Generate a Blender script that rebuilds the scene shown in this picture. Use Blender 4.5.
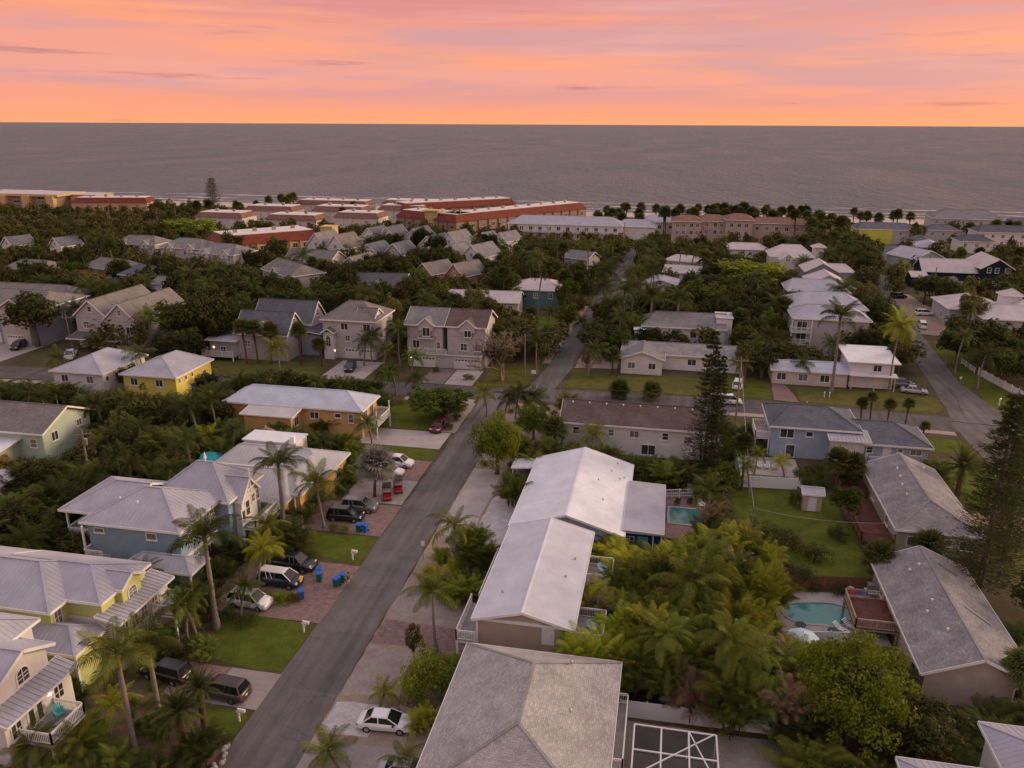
import bpy, math, random
import numpy as np
from mathutils import Vector, Matrix

SC = bpy.context.scene
for o in list(bpy.data.objects):
    bpy.data.objects.remove(o)
COL = SC.collection
rad = math.radians
RNG = random.Random(7)

# ------------------------------------------------------------------ camera
PITCH, YAW, ROLL = math.atan(260/800), rad(11.04), math.atan(4.5/1024)
fw = Vector((-math.sin(YAW)*math.cos(PITCH), math.cos(YAW)*math.cos(PITCH), -math.sin(PITCH)))
rt = Vector((math.cos(YAW), math.sin(YAW), 0)); up = rt.cross(fw)
rt, up = rt*math.cos(ROLL)+up*math.sin(ROLL), up*math.cos(ROLL)-rt*math.sin(ROLL)
cam_data = bpy.data.cameras.new('camera')
cam = bpy.data.objects.new('camera', cam_data); COL.objects.link(cam)
m3 = Matrix((rt, up, -fw)).transposed()
cam.matrix_world = Matrix.Translation((0, 0, 48)) @ m3.to_4x4()
cam_data.sensor_width = 36.0
cam_data.lens = 800/1024*36
cam_data.clip_start = 1.0; cam_data.clip_end = 200000
SC.camera = cam

# ------------------------------------------------------------------ sky
SUN_AZ, SUN_EL = rad(64), rad(16)       # clockwise from +Y, low over the sea to the right
world = bpy.data.worlds.new('World'); SC.world = world; world.use_nodes = True
nt = world.node_tree; nt.nodes.clear()
def wn(t, **k):
    n = nt.nodes.new(t)
    for a, b in k.items(): setattr(n, a, b)
    return n
def wl(a, b): nt.links.new(a, b)
def wmath(op, a, b=None, clamp=False):
    n = wn('ShaderNodeMath', operation=op, use_clamp=clamp)
    for i, v in enumerate((a, b)):
        if v is None: continue
        if isinstance(v, (int, float)): n.inputs[i].default_value = v
        else: wl(v, n.inputs[i])
    return n.outputs[0]
tc = wn('ShaderNodeTexCoord'); sep = wn('ShaderNodeSeparateXYZ'); wl(tc.outputs['Generated'], sep.inputs[0])
elev = sep.outputs['Z']
# base gradient of the dusk sky, by height above the horizon
ramp = wn('ShaderNodeValToRGB'); wl(elev, ramp.inputs[0])
cr = ramp.color_ramp; cr.interpolation = 'EASE'
stops = [(0.0, (.96, .385, .18)), (0.010, (.93, .35, .195)), (0.028, (.86, .325, .225)), (0.05, (.80, .335, .275)),
         (0.085, (.82, .32, .24)), (0.13, (.66, .24, .235)), (0.24, (.52, .46, .49)), (0.5, (.65, .70, .76)), (1.0, (.67, .75, .88))]
while len(cr.elements) < len(stops): cr.elements.new(0.5)
for e, (p, c) in zip(cr.elements, stops): e.position = p; e.color = (*c, 1)
# streaked cloud layers: direction stretched sideways
def streak(sx, sz, scale, det, lo, hi, off=0.0, rough=.55):
    mp = wn('ShaderNodeMapping'); wl(tc.outputs['Generated'], mp.inputs[0])
    mp.inputs['Scale'].default_value = (sx, sx, sz); mp.inputs['Location'].default_value = (off, off*.7, off*1.3)
    mp.inputs['Rotation'].default_value = (0, rad(-3), 0)
    nz = wn('ShaderNodeTexNoise'); wl(mp.outputs[0], nz.inputs['Vector'])
    nz.inputs['Scale'].default_value = scale; nz.inputs['Detail'].default_value = det; nz.inputs['Roughness'].default_value = rough
    mr = wn('ShaderNodeMapRange'); wl(nz.outputs[0], mr.inputs[0])
    mr.interpolation_type = 'SMOOTHSTEP'
    mr.inputs[1].default_value = lo; mr.inputs[2].default_value = hi
    return mr.outputs[0]
def mixc(fac, a, b):
    n = wn('ShaderNodeMix', data_type='RGBA')
    if isinstance(fac, (int, float)): n.inputs[0].default_value = fac
    else: wl(fac, n.inputs[0])
    for i, v in ((6, a), (7, b)):
        if isinstance(v, tuple): n.inputs[i].default_value = (*v, 1)
        else: wl(v, n.inputs[i])
    return n.outputs[2]
col = ramp.outputs[0]
above = wn('ShaderNodeMapRange'); wl(elev, above.inputs[0]); above.inputs[1].default_value = .012; above.inputs[2].default_value = .04
low = above.outputs[0]
col = mixc(wmath('MULTIPLY', wmath('MULTIPLY', streak(1.0, 14, 2.1, 6, .44, .62, 3.1), low), .85), col, (.60, .30, .32))
col = mixc(wmath('MULTIPLY', wmath('MULTIPLY', streak(.9, 11, 2.6, 6, .50, .70, 11.4), low), .75), col, (.98, .35, .16))
col = mixc(wmath('MULTIPLY', wmath('MULTIPLY', streak(1.3, 20, 1.5, 7, .55, .75, 27.0), low), .6), col, (.88, .42, .35))
col = mixc(wmath('MULTIPLY', streak(1.6, 30, 2.3, 8, .585, .72, 41.5, .6), .7), col, (.40, .165, .19))
# afterglow round the place where the sun went down, right of the view
gd = wn('ShaderNodeVectorMath', operation='DOT_PRODUCT'); wl(tc.outputs['Generated'], gd.inputs[0]); gd.inputs[1].default_value = (math.sin(SUN_AZ)*.999, math.cos(SUN_AZ)*.999, .03)
gl = wmath('POWER', wmath('MAXIMUM', gd.outputs['Value'], 0.0), 5.0)
col = mixc(wmath('MULTIPLY', gl, .6), col, (1.15, .46, .17))
sky = wn('ShaderNodeTexSky', sky_type='NISHITA'); sky.sun_disc = False
sky.sun_elevation = rad(4); sky.sun_rotation = SUN_AZ; sky.altitude = 48; sky.dust_density = 2.0
bg1 = wn('ShaderNodeBackground'); wl(sky.outputs[0], bg1.inputs[0]); bg1.inputs[1].default_value = 0.015
bg2 = wn('ShaderNodeBackground'); wl(col, bg2.inputs[0]); bg2.inputs[1].default_value = 0.90
add = wn('ShaderNodeAddShader'); wl(bg1.outputs[0], add.inputs[0]); wl(bg2.outputs[0], add.inputs[1])
out = wn('ShaderNodeOutputWorld'); wl(add.outputs[0], out.inputs[0])

# ------------------------------------------------------------------ sun (just above the sea, veiled)
sd = bpy.data.lights.new('sun', 'SUN'); sd.energy = 2.3; sd.angle = rad(22); sd.color = (1.0, .74, .47)
sun = bpy.data.objects.new('sun', sd); COL.objects.link(sun)
sdir = Vector((math.sin(SUN_AZ)*math.cos(SUN_EL), math.cos(SUN_AZ)*math.cos(SUN_EL), math.sin(SUN_EL)))
sun.rotation_euler = sdir.to_track_quat('Z', 'Y').to_euler(); sun.location = (80, 40, 90)

vs = SC.view_settings
vs.view_transform = 'Standard'; vs.look = 'None'; vs.exposure = 0.28; vs.gamma = 1.0; vs.use_curve_mapping = False

# ------------------------------------------------------------------ materials
MATS = {}
def material(name, col, rough=.75, var=.18, scale=1.2, bump=None, bstr=.3, metal=0.0, col2=None, spec=.3, rnd=0.0, fine=0.0, transl=0.0, emit=0.0, uvbrick=None):
    """one procedural material: base colour broken up by two noises, optional relief"""
    if name in MATS: return MATS[name]
    m = bpy.data.materials.new(name); m.use_nodes = True; MATS[name] = m
    t = m.node_tree; b = t.nodes['Principled BSDF']; L = t.links.new
    def N(ty, **k):
        n = t.nodes.new(ty)
        for a, v in k.items(): setattr(n, a, v)
        return n
    geo = N('ShaderNodeNewGeometry'); tcx = N('ShaderNodeTexCoord')
    pos = geo.outputs['Position']
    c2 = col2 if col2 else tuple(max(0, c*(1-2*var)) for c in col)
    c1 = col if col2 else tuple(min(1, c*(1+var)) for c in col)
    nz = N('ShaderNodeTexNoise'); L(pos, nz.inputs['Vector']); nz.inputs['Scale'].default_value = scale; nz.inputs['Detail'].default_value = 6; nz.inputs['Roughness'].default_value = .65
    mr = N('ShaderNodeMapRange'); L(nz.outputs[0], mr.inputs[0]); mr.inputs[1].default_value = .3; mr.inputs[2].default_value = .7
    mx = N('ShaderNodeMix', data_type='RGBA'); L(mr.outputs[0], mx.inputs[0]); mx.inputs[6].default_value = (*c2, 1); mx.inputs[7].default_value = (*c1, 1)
    c = mx.outputs[2]
    if fine:
        n2 = N('ShaderNodeTexNoise'); L(pos, n2.inputs['Vector']); n2.inputs['Scale'].default_value = 9; n2.inputs['Detail'].default_value = 4
        hs = N('ShaderNodeHueSaturation'); L(c, hs.inputs['Color'])
        m2 = N('ShaderNodeMapRange'); L(n2.outputs[0], m2.inputs[0]); m2.inputs[1].default_value = .25; m2.inputs[2].default_value = .75; m2.inputs[3].default_value = 1-fine; m2.inputs[4].default_value = 1+fine
        L(m2.outputs[0], hs.inputs['Value']); c = hs.outputs[0]
    if rnd:
        oi = N('ShaderNodeObjectInfo'); hs = N('ShaderNodeHueSaturation'); L(c, hs.inputs['Color'])
        m2 = N('ShaderNodeMapRange'); L(oi.outputs['Random'], m2.inputs[0]); m2.inputs[3].default_value = 1-rnd; m2.inputs[4].default_value = 1+rnd; L(m2.outputs[0], hs.inputs['Value'])
        ml = N('ShaderNodeMath', operation='MULTIPLY'); L(oi.outputs['Random'], ml.inputs[0]); ml.inputs[1].default_value = 7.31
        fr = N('ShaderNodeMath', operation='FRACT'); L(ml.outputs[0], fr.inputs[0])
        m3_ = N('ShaderNodeMapRange'); L(fr.outputs[0], m3_.inputs[0]); m3_.inputs[3].default_value = .5-rnd*.06; m3_.inputs[4].default_value = .5+rnd*.04; L(m3_.outputs[0], hs.inputs['Hue'])
        c = hs.outputs[0]
    h = None
    if uvbrick:
        uw, uh, mort = uvbrick
        br = N('ShaderNodeTexBrick'); L(tcx.outputs['UV'], br.inputs['Vector']); br.inputs['Scale'].default_value = 1
        br.inputs['Brick Width'].default_value = uw; br.inputs['Row Height'].default_value = uh; br.inputs['Mortar Size'].default_value = mort; br.inputs['Bias'].default_value = 0
        br.inputs['Color1'].default_value = (1.15, 1.15, 1.15, 1); br.inputs['Color2'].default_value = (.8, .8, .8, 1); br.inputs['Mortar'].default_value = (.62, .62, .62, 1)
        mm = N('ShaderNodeMix', data_type='RGBA', blend_type='MULTIPLY'); mm.inputs[0].default_value = .8; L(c, mm.inputs[6]); L(br.outputs['Color'], mm.inputs[7]); c = mm.outputs[2]
    if bump == 'siding':
        sx = N('ShaderNodeSeparateXYZ'); L(pos, sx.inputs[0])
        fm = N('ShaderNodeMath', operation='MULTIPLY'); L(sx.outputs['Z'], fm.inputs[0]); fm.inputs[1].default_value = 5.0
        fr = N('ShaderNodeMath', operation='FRACT'); L(fm.outputs[0], fr.inputs[0]); h = fr.outputs[0]
    elif bump == 'boards':
        sx = N('ShaderNodeSeparateXYZ'); L(tcx.outputs['Object'], sx.inputs[0])
        ad = N('ShaderNodeMath', operation='ADD'); L(sx.outputs['X'], ad.inputs[0]); L(sx.outputs['Y'], ad.inputs[1])
        fm = N('ShaderNodeMath', operation='MULTIPLY'); L(ad.outputs[0], fm.inputs[0]); fm.inputs[1].default_value = 6.5
        fr = N('ShaderNodeMath', operation='FRACT'); L(fm.outputs[0], fr.inputs[0]); h = fr.outputs[0]
    elif bump == 'fine':
        n3 = N('ShaderNodeTexNoise'); L(pos, n3.inputs['Vector']); n3.inputs['Scale'].default_value = 14; n3.inputs['Detail'].default_value = 5; h = n3.outputs[0]
    elif bump == 'stone':
        n3 = N('ShaderNodeTexVoronoi'); L(pos, n3.inputs['Vector']); n3.inputs['Scale'].default_value = 7; h = n3.outputs['Distance']
    if h is not None:
        bp = N('ShaderNodeBump'); bp.inputs['Strength'].default_value = bstr; bp.inputs['Distance'].default_value = .05
        L(h, bp.inputs['Height']); L(bp.outputs[0], b.inputs['Normal'])
    L(c, b.inputs['Base Color'])
    b.inputs['Roughness'].default_value = rough; b.inputs['Metallic'].default_value = metal
    b.inputs['Specular IOR Level'].default_value = spec
    if emit:
        b.inputs['Emission Color'].default_value = (*col, 1); b.inputs['Emission Strength'].default_value = emit
    if transl:
        tr = N('ShaderNodeBsdfTranslucent'); L(c, tr.inputs[0]); ms = N('ShaderNodeMixShader'); ms.inputs[0].default_value = transl
        L(b.outputs[0], ms.inputs[1]); L(tr.outputs[0], ms.inputs[2]); L(ms.outputs[0], t.nodes['Material Output'].inputs[0])
    return m

def MT(n): return MATS[n]
MTL = dict(rough=.5, var=.09, scale=.4, fine=.05, spec=.22)
material('metal_cool', (.53, .54, .60), **MTL)
material('metal_lavender', (.37, .37, .425), **MTL)
material('metal_white', (.70, .715, .76), **MTL)
material('metal_pale', (.45, .44, .46), **MTL)
material('metal_pink', (.50, .45, .455), **MTL)
material('metal_blue', (.47, .51, .60), **MTL)
SH = dict(rough=.9, var=.12, scale=.45, fine=.22, bump='fine', bstr=.35, spec=.03, uvbrick=(.36, .17, .012))
material('shingle_tan', (.385, .368, .362), **SH)
material('shingle_grey', (.235, .228, .24), **SH)
material('shingle_midgrey', (.33, .315, .32), col2=(.20, .19, .195), rough=.9, var=.2, scale=.6, fine=.3, bump='fine', spec=.03, uvbrick=(.36, .17, .012))
material('shingle_charcoal', (.125, .125, .14), **SH)
material('shingle_brown', (.15, .115, .105), **SH)
material('shingle_slate', (.145, .15, .175), **SH)
material('shingle_taupe', (.215, .197, .192), **SH)
material('tile_red', (.20, .05, .032), rough=.8, var=.2, scale=.8, fine=.15, uvbrick=(.3, .35, .03), spec=.2)
material('tile_brown', (.24, .13, .10), rough=.8, var=.2, scale=.8, fine=.15, uvbrick=(.3, .35, .03), spec=.2)
WL = dict(rough=.75, var=.07, scale=.7, bump='siding', bstr=.6, spec=.1)
for n_, c_ in dict(wall_white=(.72, .70, .69), wall_cream=(.62, .57, .50), wall_tan=(.46, .36, .30), wall_lime=(.56, .59, .24), wall_blue=(.27, .36, .47),
                   wall_paleblue=(.36, .43, .56), wall_navy=(.022, .03, .055), wall_yellow=(.74, .60, .14), wall_mint=(.50, .60, .50), wall_grey=(.42, .40, .42),
                   wall_greygreen=(.40, .41, .33), wall_pink=(.55, .27, .21), wall_mauve=(.50, .47, .475), wall_teal=(.13, .24, .25), wall_seafoam=(.40, .50, .42),
                   wall_royal=(.03, .06, .20), wall_slate=(.27, .30, .36)).items():
    material(n_, c_, **WL)
ST = dict(rough=.85, var=.10, scale=.5, bump='fine', bstr=.15, spec=.08)
for n_, c_ in dict(stucco_orange=(.62, .38, .15), stucco_white=(.66, .61, .58), stucco_beige=(.46, .37, .32), stucco_yellow=(.52, .42, .18), stucco_gold=(.60, .43, .22),
                   stucco_green=(.62, .60, .10), stucco_brown=(.33, .22, .17), stucco_peach=(.62, .40, .27)).items():
    material(n_, c_, **ST)
material('trim_white', (.76, .74, .73), rough=.5, var=.04)
material('trim_cream', (.62, .55, .42), rough=.5, var=.04)
material('glass_dark', (.05, .053, .06), rough=.08, var=.2, spec=.8)
material('glass_curtain', (.20, .19, .19), rough=.12, var=.3, scale=3, spec=.8)
material('door_white', (.68, .67, .70), rough=.5, var=.04)
material('door_teal', (.20, .40, .38), rough=.5, var=.06)
material('garage_white', (.66, .64, .63), rough=.55, var=.04)
material('deck_grey', (.32, .30, .30), rough=.85, var=.15, bump='boards', bstr=.4)
material('deck_red', (.13, .05, .036), rough=.8, var=.2, bump='boards', bstr=.5)
material('wood_brown', (.16, .075, .045), rough=.85, var=.25, scale=2.5, bump='boards', bstr=.6)
material('wood_fence', (.17, .09, .05), rough=.9, var=.25, scale=3, fine=.15)
material('wood_pole', (.24, .19, .15), rough=.95, var=.2, scale=4, fine=.2)
material('wood_tan', (.42, .33, .24), rough=.9, var=.2, scale=2)
material('vinyl_white', (.70, .69, .72), rough=.4, var=.03)
material('thatch', (.23, .165, .125), rough=1, var=.3, scale=6, fine=.3, bump='fine', bstr=.8)
material('metal_dark', (.04, .04, .042), rough=.5, var=.1)
material('metal_grey', (.34, .34, .35), rough=.4, var=.1, metal=.6)
material('plastic_white', (.75, .75, .75), rough=.4, var=.03)
material('plastic_turquoise', (.06, .45, .45), rough=.5, var=.05)
material('plastic_paleblue', (.42, .62, .70), rough=.5, var=.05)
material('plastic_blue', (.02, .12, .50), rough=.45, var=.05)
material('plastic_green', (.01, .13, .10), rough=.45, var=.05)
material('plastic_black', (.02, .02, .02), rough=.5, var=.1)
material('canvas_teal', (.02, .25, .32), rough=.8, var=.08)
material('canvas_yellow', (.65, .45, .05), rough=.8, var=.08)
material('canvas_pale', (.55, .68, .72), rough=.8, var=.08)
material('cloth_red', (.45, .03, .06), rough=.9, var=.1)
material('cloth_blue', (.03, .10, .42), rough=.9, var=.1)
material('lamp_glow', (1.0, .72, .38), emit=9.0)
material('tyre', (.015, .015, .015), rough=.9)
material('rim', (.45, .45, .46), rough=.3, metal=.8)
material('car_glass', (.012, .013, .016), rough=.05, spec=.9, var=.1)
for n_, c_ in dict(car_white=(.74, .74, .76), car_black=(.012, .012, .015), car_grey=(.13, .13, .14), car_brown=(.075, .055, .06), car_navy=(.012, .022, .05),
                   car_maroon=(.11, .012, .022), car_silver=(.42, .42, .44), car_red=(.30, .012, .015)).items():
    material(n_, c_, rough=.22, var=.02, spec=.7)
material('headlight', (.75, .75, .72), rough=.1, spec=.8, var=.02)
material('taillight', (.30, .01, .01), rough=.2, spec=.8, var=.02)

# ------------------------------------------------------------------ object helpers
def link(o, parent=None):
    COL.objects.link(o)
    if parent is not None: o.parent = parent
    return o
class MB:
    def __init__(s): s.v = []; s.f = []; s.uv = None; s.mi = []
    def add(s, vs, fs):
        b = len(s.v); s.v += [tuple(p) for p in vs]; s.f += [tuple(b+i for i in f) for f in fs]; return s
    def box(s, x0, x1, y0, y1, z0, z1):
        return s.add([(x0,y0,z0),(x1,y0,z0),(x1,y1,z0),(x0,y1,z0),(x0,y0,z1),(x1,y0,z1),(x1,y1,z1),(x0,y1,z1)],
                     [(3,2,1,0),(4,5,6,7),(0,1,5,4),(1,2,6,5),(2,3,7,6),(3,0,4,7)])
    def bar(s, p, q, w, h, upv=(0,0,1)):
        """box section w x h swept from p to q, centred"""
        p, q = Vector(p), Vector(q); d = (q-p)
        if d.length < 1e-6: return s
        d.normalize(); u = Vector(upv)
        if abs(d.dot(u)) > .98: u = Vector((1,0,0))
        a = d.cross(u).normalized(); b = a.cross(d).normalized(); a *= w/2; b *= h/2
        return s.add([p-a-b, p+a-b, p+a+b, p-a+b, q-a-b, q+a-b, q+a+b, q-a+b], [(0,1,2,3),(7,6,5,4),(4,5,1,0),(5,6,2,1),(6,7,3,2),(7,4,0,3)])
    def tube(s, pts, rs, n=7, cap=True):
        pts = [Vector(p) for p in pts]; b = len(s.v); k = len(pts)
        for i, p in enumerate(pts):
            d = (pts[min(i+1, k-1)]-pts[max(i-1, 0)]).normalized()
            u = Vector((1,0,0)) if abs(d.x) < .9 else Vector((0,1,0))
            a = d.cross(u).normalized(); c = d.cross(a).normalized()
            r = rs[i] if isinstance(rs, (list, tuple)) else rs
            for j in range(n):
                t = 2*math.pi*j/n; s.v.append(tuple(p+a*(r*math.cos(t))+c*(r*math.sin(t))))
        for i in range(k-1):
            for j in range(n):
                j2 = (j+1) % n
                s.f.append((b+i*n+j, b+(i+1)*n+j, b+(i+1)*n+j2, b+i*n+j2))
        if cap:
            s.f.append(tuple(b+j for j in range(n))); s.f.append(tuple(b+(k-1)*n+j for j in reversed(range(n))))
        return s
    def cyl(s, c, r, z0, z1, n=12, r1=None):
        return s.tube([(c[0],c[1],z0),(c[0],c[1],z1)], [r, r if r1 is None else r1], n)
    def prism(s, poly, z0, z1):
        n = len(poly); b = [(x,y,z0) for x,y in poly]; t = [(x,y,z1) for x,y in poly]
        return s.add(b+t, [tuple(reversed(range(n))), tuple(range(n,2*n))]+[(i,(i+1)%n,n+(i+1)%n,n+i) for i in range(n)])
    def mesh(s, name, mat, smooth=False):
        me = bpy.data.meshes.new(name); me.from_pydata(s.v, [], s.f)
        if mat: me.materials.append(MATS[mat] if isinstance(mat, str) else mat)
        if smooth: me.polygons.foreach_set('use_smooth', [True]*len(me.polygons))
        me.update(); return me
    def build(s, name, mat, parent=None, loc=(0,0,0), rz=0, smooth=False, kind=None):
        o = bpy.data.objects.new(name, s.mesh(name, mat, smooth)); o.location = loc; o.rotation_euler = (0,0,rz)
        if kind: o['kind'] = kind
        return link(o, parent)
def inst(name, me, parent=None, loc=(0,0,0), rz=0, sc=None):
    o = bpy.data.objects.new(name, me); o.location = loc; o.rotation_euler = (0,0,rz)
    if sc: o.scale = sc if isinstance(sc, tuple) else (sc,sc,sc)
    return link(o, parent)
def tag(o, label, cat, group=None):
    o['label'] = label; o['category'] = cat
    if group: o['group'] = group
    return o
def thing(name, label, cat, loc=(0,0,0), rz=0, group=None):
    o = bpy.data.objects.new(name, None); o.location = loc; o.rotation_euler = (0,0,rz); o.empty_display_size = .3
    return tag(link(o), label, cat, group)
def struct(o, label):
    o['kind'] = 'structure'; o['label'] = label; return o

# ------------------------------------------------------------------ ground, roads, beach and sea
material('earth', (.13, .10, .065), col2=(.058, .056, .024), rough=1, scale=.22, fine=.25, bump='fine', bstr=.6, spec=.05)
material('mulch', (.20, .145, .10), col2=(.12, .085, .055), rough=1, scale=1.6, fine=.3, bump='fine', bstr=.8, spec=.05)
material('mulch_red', (.17, .07, .04), col2=(.10, .04, .022), rough=1, scale=2, fine=.3, bump='fine', bstr=.8, spec=.05)
material('asphalt', (.165, .152, .150), col2=(.125, .114, .113), rough=.9, scale=.35, fine=.14, bump='fine', bstr=.25, spec=.05)
material('asphalt_dark', (.135, .124, .123), col2=(.098, .09, .09), rough=.9, scale=.35, fine=.14, bump='fine', bstr=.25, spec=.05)
material('concrete', (.37, .33, .31), col2=(.26, .225, .21), rough=.9, scale=.5, fine=.12, bump='fine', bstr=.15, spec=.05)
material('concrete_pale', (.44, .40, .39), col2=(.33, .295, .285), rough=.9, scale=.5, fine=.10, bump='fine', bstr=.15, spec=.05)
material('paver_pink', (.30, .21, .195), col2=(.20, .135, .125), rough=.9, scale=1.8, fine=.25, spec=.04, uvbrick=(.42, .2, .02))
material('paver_mauve', (.25, .205, .215), col2=(.18, .145, .155), rough=.9, scale=1.6, fine=.2, spec=.04, uvbrick=(.42, .2, .02))
material('gravel_white', (.56, .53, .53), col2=(.40, .37, .365), rough=1, scale=1.2, fine=.25, bump='stone', bstr=.7, spec=.04)
material('gravel_tan', (.36, .32, .295), col2=(.25, .205, .18), rough=1, scale=.5, fine=.22, bump='stone', bstr=.5, spec=.04)
material('sand', (.36, .285, .23), col2=(.24, .185, .145), rough=1, scale=.4, fine=.2, bump='fine', bstr=.4, spec=.04)
material('beach_sand', (.52, .44, .38), col2=(.42, .34, .29), rough=1, scale=.08, fine=.08, spec=.05)
material('lawn', (.120, .142, .024), col2=(.062, .082, .014), rough=1, scale=.45, fine=.4, bump='fine', bstr=1.0, spec=.05)
material('lawn_dry', (.150, .135, .045), col2=(.070, .080, .018), rough=1, scale=.4, fine=.4, bump='fine', bstr=1.0, spec=.05)
material('pool_water', (.045, .21, .20), rough=.06, var=.1, scale=1.2, spec=.6)
material('pool_teal', (.04, .16, .16), rough=.06, var=.1, scale=1.2, spec=.6)

def organic(poly, step=1.2, amp=.16, seed=1):
    r = random.Random(seed); out = []
    for i, (x, y) in enumerate(poly):
        x2, y2 = poly[(i+1) % len(poly)]; L = math.hypot(x2-x, y2-y); n = max(1, int(L/step))
        for k in range(n):
            t = k/n; j = amp if 0 < k else amp*.4
            out.append((x+(x2-x)*t+r.uniform(-j, j), y+(y2-y)*t+r.uniform(-j, j)))
    return out
SHEETZ = [0.006]
def sheet(name, poly, mat, label, org=None, th=0.0, z=None):
    if z is None: SHEETZ[0] += .0015; z = SHEETZ[0]
    if org: poly = organic(poly, 1.2, org, len(name)+int(abs(poly[0][0])*10))
    m = MB()
    if th: m.prism(poly, -.05, z+th)
    else: m.add([(x, y, z) for x, y in poly], [tuple(range(len(poly)))])
    me = m.mesh(name, mat)
    uv = me.uv_layers.new(name='UVMap')
    for l in me.loops: uv.data[l.index].uv = me.vertices[l.vertex_index].co.xy
    o = bpy.data.objects.new(name, me); link(o); return struct(o, label)
def R4(x0, x1, y0, y1): return [(x0,y0),(x1,y0),(x1,y1),(x0,y1)]
def strip(pts, w, jit=0.0, seed=3):
    r = random.Random(seed); P = []
    for i in range(len(pts)-1):
        (x, y), (x2, y2) = pts[i], pts[i+1]; n = max(1, int(math.hypot(x2-x, y2-y)/3.0))
        for k in range(n): P.append((x+(x2-x)*k/n, y+(y2-y)*k/n))
    P.append(pts[-1]); L, Rr = [], []
    for i, (x, y) in enumerate(P):
        a = P[max(i-1, 0)]; b = P[min(i+1, len(P)-1)]; d = math.hypot(b[0]-a[0], b[1]-a[1]); nx, ny = -(b[1]-a[1])/d, (b[0]-a[0])/d
        j1, j2 = r.uniform(-jit, jit), r.uniform(-jit, jit)
        L.append((x+nx*(w/2+j1), y+ny*(w/2+j1))); Rr.append((x-nx*(w/2+j2), y-ny*(w/2+j2)))
    return Rr + L[::-1]

gm = MB(); gm.add([(-1600,-400,0),(1600,-400,0),(1600,449,0),(-1600,449,0)], [(0,1,2,3)])
struct(gm.build('ground', 'earth'), 'dark earth and leaf litter between the houses')
# beach: gently falling strip with an uneven waterline
bm_ = MB(); n = 160
for k in range(n+1):
    x = -1600+3200*k/n; w = 2.2*math.sin(x*.021)+1.4*math.sin(x*.063+1)
    for y, z in ((446,.05),(456,.25),(466+w,.1),(474+w,-.25),(500+w,-1.6)): bm_.v.append((x,y,z))
for k in range(n):
    for j in range(4): bm_.f.append((k*5+j, (k+1)*5+j, (k+1)*5+j+1, k*5+j+1))
struct(bm_.build('beach', 'beach_sand', smooth=True), 'pale sand beach along the sea')

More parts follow.
